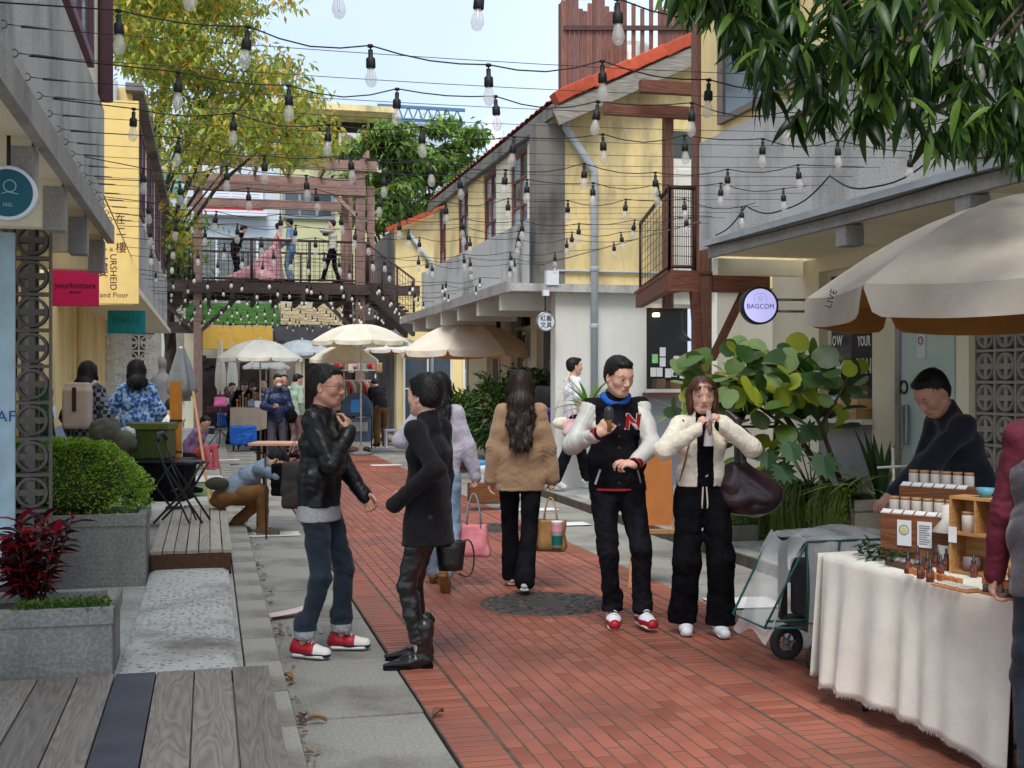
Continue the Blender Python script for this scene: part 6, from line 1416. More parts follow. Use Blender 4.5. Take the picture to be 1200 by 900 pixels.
tree_leaves(e, fc, 20000, YG, .19, .075, wts=[6, 3, .5, 4])
GT = [leafmat('tree_green', hexc(120, 152, 66), hexc(98, 132, 54), .5), leafmat('tree_green_light', hexc(168, 190, 92), hexc(144, 172, 76), .5), leafmat('tree_green_dark', hexc(70, 100, 46), hexc(88, 116, 54), .5)]
for lab, px, d, cx, cy, rx, ry, n in (('leafy green tree standing behind the right end of the timber deck', 470, 40, 455, 205, 48, 58, 7000), ('denser dark green tree between the deck and the gabled building', 530, 42, 528, 200, 50, 55, 7000), ('small tree at the far left behind the deck stairs', 196, 36, 196, 300, 20, 50, 2000)):
 p = W(px, 447, d); e = empty('leafy_tree', (p.x, p.y, 0), 0, lab, 'tree'); zc = W(cx, cy, d).z; m = MB(); m.tube([(0, 0, 0), (.1, 0, zc * .5), (0, 0, zc)], [.22, .17, .08], 8); m.build('trunk', BARK, e); cl = []; m = MB()
 for k in range(34):
  a = rnd.random() * 6.28; r = rnd.random() ** .5; q = W(cx + rx * r * math.cos(a), cy + ry * r * math.sin(a), d + rnd.uniform(-1.6, 1.6)) - e.location; cl.append((q, rnd.uniform(.25, .6)))
  if k % 4 == 0: m.tube([(0, 0, zc * .45), q * .5 + Vector((0, 0, zc * .25)), q], [.07, .05, .015], 5)
 m.build('branch', BARK, e); tree_leaves(e, fc, int(n * 1.3), GT, .30, .12)
# overhanging mango branch, near top right: separate large leaves
MG = [leafmat('mango_leaf', hexc(62, 92, 38), hexc(40, 68, 28), .32), leafmat('mango_leaf_light', hexc(112, 146, 58), hexc(82, 118, 44), .35), leafmat('mango_leaf_dark', hexc(28, 50, 24), hexc(40, 66, 28), .3)]
e = empty('mango_tree', (5.6, 5.2, 0), 0, 'dark green tree with long drooping leaves overhanging the top right corner', 'tree')
m = MB(); m.tube([(1.2, .3, 0), (1.1, .2, 2.2), (.6, 0, 3.9), (0, -.1, 4.8)], [.18, .15, .12, .08], 10); m.build('trunk', BARK, e); m = MB(); tw = []
for px, py, d in ((905, 55, 5.2), (950, 90, 5.4), (930, 140, 5.5), (1010, 100, 5.3), (1060, 150, 5.6), (1110, 130, 5.2), (1150, 60, 5.0), (1180, 110, 5.4), (1080, 40, 5.1), (1000, 30, 5.3), (1130, 10, 5.2), (1195, 20, 5.0), (885, 130, 5.6), (1040, 165, 5.5), (970, 20, 5.0), (1190, 160, 5.3), (1100, 90, 5.6)):
 q = W(px, py, d) - e.location; s_ = Vector((.1, 0, 4.6)); mid = s_.lerp(q, .55) + Vector((0, 0, .35)); m.tube([s_, mid, q], [.04, .022, .006], 6); tw += [(mid.lerp(q, t), (q - mid)) for t in (.3, .6, .85, 1.0)]
m.build('branch', BARK, e)
ml = [leaf_mesh(.175, .036, q, 5, .35, .35, base=.2) for q in MG]
its = []; k = 0
centers = []
for i in range(190):
 cx = rnd.uniform(800, 1215); lim = np.interp(cx, [800, 840, 865, 885, 905, 950, 1000, 1050, 1100, 1150, 1215], [-15, 5, 30, 95, 125, 135, 145, 130, 160, 155, 175]); cy = rnd.uniform(-45, lim)
 centers.append((cx, cy))
for cx, cy in centers:
 d = rnd.uniform(4.7, 5.9); c = W(cx, cy, d) - e.location; n = rnd.randint(7, 12)
 for j in range(n):
  a = j * 2.4 + rnd.random(); el = rnd.gauss(-.75, .4); M_ = orient(c + Vector((0, 0, rnd.uniform(-.03, .03))), (math.cos(a) * math.cos(el), math.sin(a) * math.cos(el), math.sin(el)), (rnd.gauss(0, .3), rnd.gauss(0, .3), 1), rnd.uniform(.75, 1.15), rnd.uniform(-.5, .5)); mi = rnd.choices([0, 1, 2], [5, 2, 4])[0]
  its.append((d - .004 * cy, mi, M_))
its.sort(key=lambda t: t[0])
for d_, mi, M_ in its[:296]: place(e, ml[mi], M_)
merge(e, [(ml[0], M_, mi) for d_, mi, M_ in its[296:]], 'foliage', MG)
# ---------------------------------------------------------------- pergola deck and far buildings
DP = 32.6
PG = empty('timber_deck_tower', (0, 0, 0), 0, 'raised dark timber deck with pergola beams and mesh rails spanning the street', 'deck')
def PX(px, d=DP): return W(px, HOR, d)
fl, fr_ = PX(226), PX(433); ydk = (fl.y + fr_.y) / 2; xl_, xr2 = W(222, HOR, DP).x, W(436, HOR, DP).x; dep = 3.2
DKW = wood('dark_deck_timber', hexc(58, 46, 42), hexc(92, 76, 68), axis='X'); PGW = wood('pergola_timber', hexc(126, 96, 86), hexc(166, 136, 124), axis='X'); PGZ = wood('pergola_post_timber', hexc(126, 96, 86), hexc(166, 136, 124), axis='Z')
zt_ = W(0, 190, DP).z
n = 26
for k in range(n): part('deck_board', (xl_ - 1.2 + k * (xr2 - xl_ + 2.4) / n, ydk, ZD - .06), (xl_ - 1.2 + (k + 1) * (xr2 - xl_ + 2.4) / n - .02, ydk + dep, ZD - .005), DKW, PG)
for k in range(5): part('floor_beam', (xl_ - 1.6, ydk - .1 + k * dep / 4 - .06, ZD - .34), (xr2 + 1.4, ydk - .1 + k * dep / 4 + .06, ZD - .065), DKW, PG)
for k in range(12): part('joist', (xl_ - 1.4 + k * .62, ydk - .5, ZD - .52), (xl_ - 1.3 + k * .62, ydk + dep + .3, ZD - .345), DKW, PG)
for px, w_ in ((232, .11), (425, .13)):
 x = PX(px).x
 for yy in (ydk + .05, ydk + dep - .1): part('post', (x - w_, yy - .1, 0 if px < 300 or yy > ydk + 1 else .1), (x + w_, yy + .1, zt_ - .05), PGZ, PG)
for yy in (ydk - .02, ydk + dep - .1):
 part('top_beam', (xl_ - .3, yy - .09, zt_ - .16), (xr2 + .2, yy + .09, zt_ + .12), PGW, PG); part('lower_beam', (xl_ - .1, yy - .085, zt_ - .85), (xr2 - .1, yy + .085, zt_ - .58), PGW, PG)
for k in range(6): x = xl_ - .1 + k * (xr2 - xl_) / 5; m = MB(); m.box((x - .04, ydk - .5, zt_ + .13), (x + .04, ydk + dep + .3, zt_ + .33)); m.build('rafter', PGW, PG)
for px in (408, 440): part('post_plank', (PX(px).x - .1, ydk + .3, ZD), (PX(px).x + .1, ydk + .42, zt_ - .5), PGZ, PG)
m = MB(); m.bar((PX(425).x - .1, ydk, zt_ - 1.4), (PX(425).x - .75, ydk, zt_ - .8), .1, .1); m.build('brace', PGW, PG)
for px, s_ in ((232, 1), (232, -1), (425, -1), (425, 1)): m = MB(); x = PX(px).x; m.bar((x, ydk + .02, ZD - 1.45), (x + s_ * 1.0, ydk + .02, ZD - .5), .1, .1); m.build('brace', DKW, PG)
part('tie_beam', (xl_ - 3.5, ydk + .1, 2.9), (xl_ + .2, ydk + .25, 3.2), DKW, PG); part('tie_beam', (xr2 - .2, ydk + .1, 2.95), (xr2 + 3, ydk + .25, 3.3), DKW, PG)
mesh_rail(PG, (xl_ + .1, ydk - .02, ZD), (xr2 - .1, ydk - .02, ZD), 1.12, 40, 9, 3, r=.006, pr=.035, top=.035); mesh_rail(PG, (xl_ + .1, ydk + dep, ZD), (xr2 - .1, ydk + dep, ZD), 1.12, 24, 6, 3, r=.006, pr=.03, top=.03)
st = empty('timber_stair', (0, 0, 0), 0, 'dark stair with mesh rail going down to the right of the raised deck', 'stair'); a = Vector((xr2, ydk + .2, ZD)); b = Vector((W(505, 372, 27).x, ydk - 4.2, 3.0))
for off in (0, 1.1): m = MB(); m.bar(a + Vector((0, off, -.15)), b + Vector((0, off, -.15)), .08, .3); m.build('stringer', DKW, st)
for k in range(12): p = a.lerp(b, k / 12); part('tread', (p.x - .05, p.y, p.z - .05), (p.x + .3, p.y + 1.1, p.z), DKW, st)
mesh_rail(st, a, b, 1.1, 18, 7, 3, r=.006, pr=.03, top=.03)
a2 = Vector((xl_, ydk + .2, ZD)); b2 = Vector((W(160, 380, DP).x - .3, ydk + .2, 2.4)); mesh_rail(st, a2, b2, 1.1, 10, 5, 2, r=.006, pr=.03, top=.03); m = MB(); m.bar(a2 + Vector((0, 0, -.2)), b2 + Vector((0, 0, -.2)), .1, .3); m.build('stringer', DKW, st)
FW = plaster('pale_blue_wall', hexc(204, 214, 222), hexc(170, 178, 184), .4, .8, True, .1); FY = plaster('pale_lime_wall', hexc(206, 206, 160), hexc(176, 176, 138), .4, .8, True, .1)
DB = 46.0; yB = W(330, 447, DB).y
def bpt(px, py, d=DB): return W(px, py, d)
A1 = empty('apartment_building', (0, 0, 0), 0, 'pale blue apartment building with white shutters behind the raised deck', 'building')
xa, xb, xc = bpt(120, 0).x, bpt(328, 0).x, bpt(452, 0).x
part('wall', (xa, yB, 0), (xb, yB + 8, bpt(0, 160).z), FW, A1)
A2 = empty('apartment_building', (0, 0, 0), 0, 'pale lime apartment building with a grey window behind the raised deck', 'building')
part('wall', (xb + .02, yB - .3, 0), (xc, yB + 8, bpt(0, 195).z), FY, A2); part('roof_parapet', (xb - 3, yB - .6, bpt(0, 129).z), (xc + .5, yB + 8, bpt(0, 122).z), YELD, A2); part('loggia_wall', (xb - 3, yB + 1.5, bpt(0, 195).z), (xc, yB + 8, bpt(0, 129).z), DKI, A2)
for a_, b_, t_, w2, pr in ((232, 308, 218, 248, A1), (240, 285, 268, 340, A1)): pass
window(A1, (bpt(232, 0).x, bpt(0, 248).z), (bpt(308, 0).x, bpt(0, 215).z), 'Y', WHITE, mat('white_shutter', hexc(214, 216, 216), .6, .05), 4, 10, .12, -.1, face=yB - .02)
part('sill', (bpt(230, 0).x, yB - .5, bpt(0, 256).z), (bpt(312, 0).x, yB - .01, bpt(0, 250).z), WHITE, A1); part('red_band', (bpt(232, 0).x, yB - .16, bpt(0, 250).z), (bpt(308, 0).x, yB - .10, bpt(0, 245).z), REDK, A1)
window(A1, (bpt(186, 0).x, bpt(0, 232).z), (bpt(212, 0).x, bpt(0, 205).z), 'Y', mat('green_frame', hexc(90, 150, 120), .6), mat('white_shutter', hexc(214, 216, 216), .6, .05), 3, 4, .1, -.1, face=yB - .02)
part('green_gutter', (bpt(212, 0).x - .1, yB - .3, 2), (bpt(212, 0).x + .05, yB - .02, 9), mat('green_frame', hexc(90, 150, 120), .6), A1)
window(A2, (bpt(330, 0).x, bpt(0, 257).z), (bpt(392, 0).x, bpt(0, 219).z), 'Y', mat('grey_alu', hexc(140, 146, 150), .5), GLASS, 3, 1, .12, -.1, face=yB - .32)
part('wall_base_band', (xb + .03, yB - .34, 3.5), (xc, yB - .305, 4.6), FW, A2)
part('ground_floor', (bpt(225, 0).x, yB - .02, 4.2), (bpt(330, 0).x, yB - .012, 7.0), mat('grey_glass', hexc(120, 128, 128), .4, .3, 1), A1)  # grey glazing strip with random mottling
for k in range(5): x = bpt(228 + k * 24, 0).x; part('mullion', (x, yB - .06, 4.2), (x + .08, yB - .021, 7.0), WHITE, A1)
def ac(px, py, lab):
 p = bpt(px, py, DB - .6); e = empty('air_conditioner', p, 0, lab, 'air conditioner'); bx('casing', (-.42, -.15, -.3), (.42, .15, .3), mat('ac_white', hexc(206, 206, 200), .6, .05), e, .02); m = MB(); m.lathe([(.24, 0), (.24, .02), (.2, .02), (.05, .01), (0, .02)], 20, c=(-.1, -.16, 0), M=Matrix.Rotation(PI / 2, 4, 'X')); m.build('fan_grille', mat('grey_box', hexc(120, 116, 108), .7), e)
ac(378, 165, 'left air conditioner on the wall above the deck'); ac(410, 166, 'right air conditioner on the wall above the deck')
A3 = empty('distant_roof_hall', (0, 0, 0), 0, 'distant hall with a blue truss roof above the trees', 'building'); a_, b_ = bpt(448, 0, 60), bpt(548, 0, 60)
part('wall', (a_.x, a_.y, 0), (b_.x, a_.y + 8, W(0, 142, 60).z), FW, A3); TRB = mat('blue_truss', hexc(84, 116, 146), .6); z0_, z1_ = W(0, 141, 60).z, W(0, 126, 60).z
for z in (z0_, z1_): m = MB(); m.bar((a_.x - .3, a_.y - .4, z), (b_.x, a_.y - .4, z), .12, .16); m.build('truss_chord', TRB, A3)
m = MB(); k = 0; x = a_.x
while x < b_.x - .4: m.bar((x, a_.y - .4, z0_), (x + .25, a_.y - .4, z1_), .06, .06); m.bar((x + .25, a_.y - .4, z1_), (x + .5, a_.y - .4, z0_), .06, .06); x += .5
m.build('truss_web', TRB, A3)['kind'] = 'stuff'
p = W(579, 150, 55); m = MB(); m.lathe([(0, -8), (.45, -8), (.45, .35), (.3, .5), (0, .52)], 20, c=p); o = m.build('water_tank', WHITE); tag(o, 'small white rooftop tank above the trees', 'tank')
bx('skyline_block', (-30, 62, 0), (bpt(452, 0, 60).x, 70, W(0, 128, 60).z), FW); tag(bpy.data.objects['skyline_block'], 'low pale block filling the skyline behind the apartments', 'building'); bpy.data.objects['skyline_block'].name = 'office_block'
# ground floor market hall under the deck
MH = empty('market_arcade', (0, 0, 0), 0, 'arcade of shopfronts with green and yellow fascias under the raised deck', 'building'); DM = 40.0; yM = W(320, 447, DM).y; mp = lambda px, py: W(px, py, DM)
part('green_fascia', (mp(218, 0).x, yM - .5, mp(0, 381).z), (mp(326, 0).x, yM, mp(0, 357).z), mat('lawn_green_fascia', hexc(76, 128, 60), .8, .2, 3), MH); part('cream_fascia', (mp(328, 0).x, yM - .5, mp(0, 381).z), (mp(412, 0).x, yM, mp(0, 357).z), mat('cream_fascia', hexc(218, 200, 160), .8, .1), MH)
part('yellow_fascia', (mp(234, 0).x, yM - .8, mp(0, 410).z), (mp(318, 0).x, yM - .1, mp(0, 383).z), mat('yellow_fascia', hexc(232, 186, 84), .8, .08), MH); part('dark_fascia', (mp(320, 0).x, yM - .6, mp(0, 400).z), (mp(440, 0).x, yM - .1, mp(0, 383).z), mat('slate_fascia', hexc(84, 86, 92), .8, .2, 6), MH)
part('rear_wall', (mp(150, 0).x, yM + 1.6, 0), (mp(520, 0).x, yM + 1.8, 4.3), mat('arcade_wall', hexc(134, 130, 122), .85, .3, 1), MH)
for k, px in enumerate((196, 222, 272, 330, 352, 392, 440, 470)): part('pier', (mp(px, 0).x - .15, yM - .1, 0), (mp(px, 0).x + .15, yM + .2, 4.2), [WHT, CRM, DKI][k % 3], MH)
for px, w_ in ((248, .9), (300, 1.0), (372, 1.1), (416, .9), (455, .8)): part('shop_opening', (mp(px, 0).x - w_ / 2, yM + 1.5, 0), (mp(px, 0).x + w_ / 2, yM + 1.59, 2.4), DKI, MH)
for px, py in ((238, 420), (243, 427), (250, 424)): part('picture_frame', (mp(px, 0).x - .1, yM + 1.45, mp(0, py).z - .12), (mp(px, 0).x + .1, yM + 1.49, mp(0, py).z + .12), MBLK, MH)
bx('rear_screen_wall', (-30, 46, 0), (-5, 47, 6), FW).name = 'boundary_wall'; tag(bpy.data.objects['boundary_wall'], 'pale boundary wall closing the street at the far left', 'wall')
for i, (px, d, h) in enumerate(((160, 27, 2.0),)):
 sc3 = empty('breeze_block_screen', (W(153, 447, 18.5).x, W(153, 447, 18.5).y, .1), 0, 'white breeze block screen behind the woman in blue knit', 'screen'); b3 = breeze_mesh(.25, WHT, .05)
 for i2 in range(3):
  for j in range(9): link('breeze_block', b3, sc3, (-.25 + i2 * .25, 0, .1 + j * .25))
# ---------------------------------------------------------------- signs
def sign_round(px, py, d, r, face, rim, label, lines, bracket, th=.09, rzz=0):
 p = W(px, py, d); e = empty('round_sign', p, rzz, label, 'sign'); Mx = Matrix.Rotation(PI / 2, 4, 'X')
 m = MB(); m.lathe([(0, 0), (r, 0), (r + .012, .004), (r + .012, -th), (0, -th)], 48, M=Mx); m.build('drum', rim, e)
 m = MB(); m.lathe([(0, .002), (r * .955, .002)], 48, M=Mx); m.build('face_disc', face, e)
 for t_, sz, zz, mm_, sx in lines: text_mesh(t_, sz, mm_, 'lettering', e, face_cam_matrix((0, -.004, zz)), .001, sx=sx)
 for z in bracket: m = MB(); m.tube([(r, .045, z), (r + .35, .045, z)], .012, 6); m.build('bracket', MET, e)
 return e
LIL = mat('lilac_sign_face', hexc(190, 188, 244), .5, .03, 3, emit=.45); PUR = mat('purple_print', hexc(92, 40, 128), .6);  # slight emission added to make the lilac sign face brighter
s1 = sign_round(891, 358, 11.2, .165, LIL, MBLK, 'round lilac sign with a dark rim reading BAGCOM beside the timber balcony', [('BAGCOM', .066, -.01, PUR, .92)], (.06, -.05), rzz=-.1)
m = MB(); m.tube([(.035 * math.sin(a * 2 * PI / 5 * 2) , -.004, .07 + .035 * math.cos(a * 2 * PI / 5 * 2)) for a in range(5)], .0018, 4, closed=True); m.build('star_emblem', PUR, s1); m = MB(); m.tube([(-.06, -.004, .02), (-.06, -.004, .09), (-.03, -.004, .115), (.03, -.004, .115), (.06, -.004, .09), (.06, -.004, .02)], .0012, 4); m.build('bag_emblem', mat('faint_print', hexc(140, 130, 210), .6), s1)
s2 = sign_round(640, 377, 16.6, .125, mat('white_sign_face', hexc(206, 216, 224), .5, .03), MET, 'small white round sign with four dark characters hanging by the grey pier', [('紅藝', .085, .045, MBLK, 1), ('文具', .085, -.05, MBLK, 1)], ())
m = MB(); m.tube([(0, .04, .125), (0, .04, .36)], .012, 6); m.build('hanger', MBLK, s2); part('lamp_head', (-.04, -.02, .36), (.04, .06, .44), WHITE, s2)
s3 = sign_round(9, 226, 6.0, .125, mat('teal_sign_face', hexc(16, 88, 104), .5, .05), WHITE, 'round teal sign with a pale rim hanging at the left edge', [('NG', .028, -.06, mat('pale_teal_print', hexc(150, 200, 206), .6), 1)], (), .07)
m = MB(); m.tube([(.01 + .03 * math.cos(a / 10 * 2 * PI), -.004, .035 + .03 * math.sin(a / 10 * 2 * PI)) for a in range(10)], .003, 4, closed=True); m.tube([(-.03, -.004, -.005), (.0, -.004, .005), (.05, -.004, -.005)], .003, 4); m.build('emblem', mat('pale_teal_print', hexc(150, 200, 206), .6), s3)
m = MB(); m.tube([(0, .03, .13), (0, .03, .30)], .01, 6); m.build('hanger', MBLK, s3)
def hang_sign(px0, px1, py0, py1, d, m_, label, th=.03, cat='sign', rz=0):
 a = W(px0, py0, d); b = W(px1, py1, d); c = (a + b) / 2; w_ = (b - a).xy.length; h = a.z - b.z; e = empty('hanging_sign', c, rz - TH * .5, label, cat); bx('panel', (-w_ / 2, -th / 2, -h / 2), (w_ / 2, th / 2, h / 2), m_, e, .003); return e, w_, h
e, w_, h = hang_sign(62, 115, 311, 359, 12.6, mat('magenta_sign', hexc(205, 14, 84), .5, .04), 'square magenta shop sign reading yourknitters hanging under the left canopy'); DKP = mat('dark_plum_print', hexc(86, 8, 44), .7)
text_mesh('yourknitters', .082, DKP, 'lettering', e, face_cam_matrix((0, -.017, .0)), .001, sx=.95, offset=.002); text_mesh('編織 課程', .028, DKP, 'lettering', e, face_cam_matrix((0, -.017, -.07)), .001)
for sx in (-.15, .15): m = MB(); m.tube([(sx, 0, h / 2), (sx, 0, h / 2 + .12)], .005, 5); m.build('hanger', MET, e)
e, w_, h = hang_sign(127, 170, 364, 391, 17.2, mat('teal_cloth_sign', hexc(26, 142, 150), .7, .08), 'teal cloth banner hanging under the yellow vertical sign'); text_mesh('KNUZ', .13, mat('dark_teal_print', hexc(12, 108, 116), .7), 'lettering', e, face_cam_matrix((0, -.017, .02)), .001, sx=1.1)
e, w_, h = hang_sign(112, 162, 118, 356, 15.3, mat('yellow_sign_panel', hexc(238, 208, 132), .6, .04), 'tall yellow vertical sign reading URSHEID Second Floor with Chinese characters', .04)
MAR = mat('maroon_print', hexc(100, 34, 34), .7)
pxl = lambda px, py: (lambda q: (( (px - 137) / 1400 * 15.3), (237 - py) / 1400 * 15.3))(0)
for t_, sz, px, py, rot in (('在', .13, 141, 258, 0), ('二', .13, 142, 272, 0), ('樓', .15, 142, 291, 0), ('二樓', .19, 119, 310, 0), ('品', .05, 131, 293, 0), ('URSHEID', .118, 133, 319, 90), ('ond Floor', .088, 134, 346, 0), ('在', .05, 131, 277, 0)):
 x, z = pxl(px, py)
 if t_ == '二樓':
  for q, zz in (('二', z + .12), ('樓', z - .08)): text_mesh(q, .2, MAR, 'lettering', e, face_cam_matrix((x, -.022, zz)), .001)
  continue
 text_mesh(t_, sz, MAR, 'lettering', e, face_cam_matrix((x, -.022, z)) @ Matrix.Rotation(math.radians(-rot), 4, 'Z'), .001, sx=.95)
# ---------------------------------------------------------------- parasols
CAN = mat('parasol_cream', hexc(244, 238, 222), .85, .06, 4, bump=.15, bscale=30); CANW = mat('parasol_white', hexc(246, 243, 232), .85, .05, 4, bump=.15); TANI = mat('parasol_tan_lining', hexc(196, 142, 78), .85, .08, 5); TAN2 = mat('parasol_ochre_lining', hexc(246, 208, 146), .85, .08)
GRC = mat('parasol_stained_grey', hexc(196, 186, 172), .85, .10, 2.5, bump=.2, bscale=12, col2=hexc(174, 163, 149))
for _m, _a in ((CAN, .32), (CANW, .3), (TANI, .5), (TAN2, .5), (GRC, .15)): translucent(_m, _a)
POLEW = mat('pole_white', hexc(206, 204, 198), .5)
def parasol(px, d, R_, zt, ze_, label, m, mi, np_=8, a0=0, val=.13, curve=.10, pole=True, zg=0, fp=None, pr=.018, center=None, seg=7):
 p = center or W(px, HOR, d); e = empty('parasol', (p.x, p.y, zg), 0, label, 'parasol'); zt -= zg; ze_ -= zg
 def pt(k, v, t):      # panel k, v across 0..1, t from apex 0 to edge 1
  A = a0 + 2 * PI * k / np_; B = a0 + 2 * PI * (k + 1) / np_
  pa = Vector((math.cos(A), math.sin(A), 0)); pb = Vector((math.cos(B), math.sin(B), 0)); q = pa.lerp(pb, v) * R_ * t
  z = zt + (ze_ - zt) * (t ** 1.25) + curve * math.sin(PI * t) * (1 - .35 * math.sin(PI * v)) - .025 * t * math.sin(PI * v)
  return Vector((q.x, q.y, z))
 for k in range(np_):
  mb = MB(); mb.grid(lambda u, v: pt(k, v, .02 + .98 * u), 8, 6)
  def vf(u, v):
   q = pt(k, v, 1.0); c = min(v, 1 - v); dropf = min(1, (c / .07)) ** .5 if c < .07 else 1
   n_ = Vector((q.x, q.y, 0)).normalized(); return q + n_ * (.012 * u + .01 * math.sin(v * 14 + k) * u) - Vector((0, 0, val * u * (.12 + .88 * dropf)))
  mb.grid(vf, 4, 20)
  o = mb.build('canopy_panel', [m, mi], e, fixn=False); md = o.modifiers.new('solid', 'SOLIDIFY'); md.thickness = .005; md.offset = -1; md.material_offset = 1; md.use_rim = False
  md.offset = -1
 # lining seen from below and the ribs
 for k in range(np_):
  m_ = MB(); m_.tube([pt(k, 0, t / 6) - Vector((0, 0, .02)) for t in range(1, 7)], .007, 5); m_.tube([Vector((0, 0, ze_ + .02)), pt(k, 0, .52) - Vector((0, 0, .025))], .006, 5); m_.build('rib', POLEW if pr < .03 else WOODR, e)
 if pole:
  m_ = MB(); m_.tube([(0, 0, .02), (0, 0, zt + .02)], pr, 10); m_.build('pole', POLEW, e); m_ = MB(); m_.lathe([(0, zt + .07), (.03, zt + .05), (.035, zt - .0), (0, zt)], 12); m_.build('finial', m, e)
  m_ = MB(); m_.lathe([(0, 0), (.24, 0), (.24, .05), (.05, .09), (.03, .25), (0, .25)], 20); m_.build('base', mat('concrete_base', hexc(120, 118, 114), .9, .2), e)
 return e
pn_ = W(1246, HOR, 6.2)
parasol(1250, 6.2, 1.30, 2.58, 2.065, 'big stained grey market parasol with tan lining over the oil stall', GRC, TANI, 8, math.radians(190), .155, .09, center=pn_)
parasol(548, 22, 1.28, 2.68, 2.16, 'beige parasol with warm lining over the middle of the street', CAN, TAN2, 8, .3, .11, .10)
parasol(423, 26, 1.06, 2.84, 2.48, 'large cream parasol right of centre, tallest of the far group', CAN, CAN, 8, .1, .09, .08)
parasol(403, 27, .80, 2.42, 2.10, 'small ivory parasol in front of the clothes rail', CAN, CAN, 8, .2, .07, .06)
parasol(305, 28, 1.0, 2.58, 2.16, 'grey white parasol over the jewellery stall', CANW, CANW, 8, .2, .08, .07)
parasol(354, 33, .9, 2.75, 2.4, 'pale blue white parasol half hidden between the cream ones', mat('parasol_pale_blue', hexc(222, 228, 228), .85), CANW, 8, .3, .08, .06)
parasol(312, 32, .62, 2.2, 2.0, 'low white parasol deep in the crowded stall', CANW, CANW, 8, .1, .05, .05)
parasol(464, 30, .8, 2.7, 2.4, 'parasol with orange underside behind the beige one', CANW, TANI, 8, .5, .08, .06)
for px, py0, py1, d, lab, mm_ in ((258, 400, 462, 29, 'furled white parasol left of the jewellery stall', CANW), (272, 402, 462, 31, 'second furled white parasol behind the first', CANW), (212, 408, 470, 15.5, 'furled grey parasol behind the orange plank', mat('grey_cover', hexc(120, 124, 124), .85, .15))):
 p = W(px, HOR, d); z1 = W(px, py0, d).z; z0 = W(px, py1, d).z; e = empty('furled_parasol', (p.x, p.y, .08), 0, lab, 'parasol'); m = MB(); w_ = .12 if 'grey' not in lab else .17
 m.grid(lambda u, v: Vector(((w_ * (.25 + .75 * min(1, u * 1.6)) * (1 + .22 * math.cos(v * 2 * PI * 5))) * math.cos(v * 2 * PI) * (1 - .4 * (u > .9)), (w_ * (.25 + .75 * min(1, u * 1.6)) * (1 + .22 * math.cos(v * 2 * PI * 5))) * math.sin(v * 2 * PI) * (1 - .4 * (u > .9)), z1 - .08 - (z1 - z0) * u)), 12, 40); m.build('folded_canopy', mm_, e)
 m = MB(); m.tube([(0, 0, 0), (0, 0, z1 - .06)], .02, 8); m.build('pole', POLEW, e)
# text on the big parasol's left flap
q = W(974, 350, 5.98); text_mesh('LIVE', .05, MBLK, 'lettering', None, Matrix.Translation(q) @ Matrix.Rotation(-.95, 4, 'Z') @ Matrix.Rotation(PI / 2, 4, 'X') @ Matrix.Rotation(math.radians(68), 4, 'Z'), .001).name = 'flap_print'
_fp = bpy.data.objects['flap_print']; _pp = [o for o in C.objects if o.get('label', '').startswith('big stained')][0]
_fp.parent = _pp; _fp.location = -_pp.location
_fp.hide_render = False
# ---------------------------------------------------------------- oil and candle stall
A = W(975, HOR, 5.92); B = W(1190, HOR, 4.76); A.z = B.z = 0; ax = (B - A); TL = ax.length; ax.normalize(); rzT = math.atan2(ax.y, ax.x); bk = Vector((-ax.y, ax.x, 0))
TB = empty('market_table', A, rzT, 'trestle table of the oil stall under a long white cloth', 'table')
bx('tabletop', (0, .0, .715), (TL, .62, .742), WOODX, TB)
for x in (.16, TL - .12):
 for y in (.08, .54): m = MB(); m.tube([(x, y, 0), (x, y, .72)], .016, 8); m.build('leg', MBLK, TB)
 m = MB(); m.tube([(x, .08, .1), (x, .54, .1)], .012, 6); m.build('leg_brace', MBLK, TB)
LIN = mat('linen_cloth', hexc(212, 208, 196), .9, .06, 5, bump=.35, bscale=160, col2=hexc(226, 222, 210))
def drape(u, v):
 # u along the table, v from the back edge (0) over the top and down the front (1)
 x = -.03 + (TL + .06) * u
 if v < .35: 
  return Vector((x, .62 - .65 * (v / .35), .748))
 t = (v - .35) / .65; ph = x * 34 + 1.2 * math.sin(x * 9); a = .015 * t ** .7 * (1 + .5 * math.sin(x * 5)); ln = .66 - .035 * math.sin(x * 3.2) - (.0 if x > .2 else .02)
 return Vector((x - .02 * t * math.sin(x * 7), -.03 - a * (1 + math.sin(ph)) - .03 * t, .748 - .012 * (1 if t > 0 else 0) - ln * t))
m = MB(); m.grid(drape, 150, 34)
def end(xe_, sgn):
 def f(u, v):
  y = -.05 + .5 * u; t = v; ph = y * 38; return Vector((xe_ + sgn * (.015 + .028 * t * (1 + math.sin(ph)) + .07 * t * (1 - u)), y, .746 - (.64 + .05 * math.sin(y * 5)) * t * (1 if u < .95 else .98)))
 return f
m.grid(end(-.03, -1), 26, 20); m.grid(end(TL + .03, 1), 26, 20)
o = m.build('tablecloth', LIN, None, loc=A, rot=(0, 0, rzT), solid=.003, fixn=False); tag(o, 'long off white linen cloth falling in folds over the oil stall table', 'tablecloth')
fr = MB()
for k in range(240):
 x = -.02 + TL * k / 240; p = drape(k / 240, 1.0); fr.add([p + Vector((-.002, 0, .004)), p + Vector((.002, 0, .004)), p + Vector((rnd.gauss(0, .004), -.003, -rnd.uniform(.006, .02)))], [(0, 1, 2)])
fo = fr.build('fringe', LIN, o, fixn=False); fo['kind'] = 'stuff'
def ot(px, py, z=.752):     # point on the tabletop seen at a pixel
 d = FP * (EYE - z) / (py - HOR); v = W(px, py, d); v.z = z; return v
BOXW = wood('display_box_walnut', hexc(96, 58, 36), hexc(134, 86, 54), axis='X'); BOXP = wood('display_box_pine', hexc(158, 110, 62), hexc(190, 144, 90), axis='X')
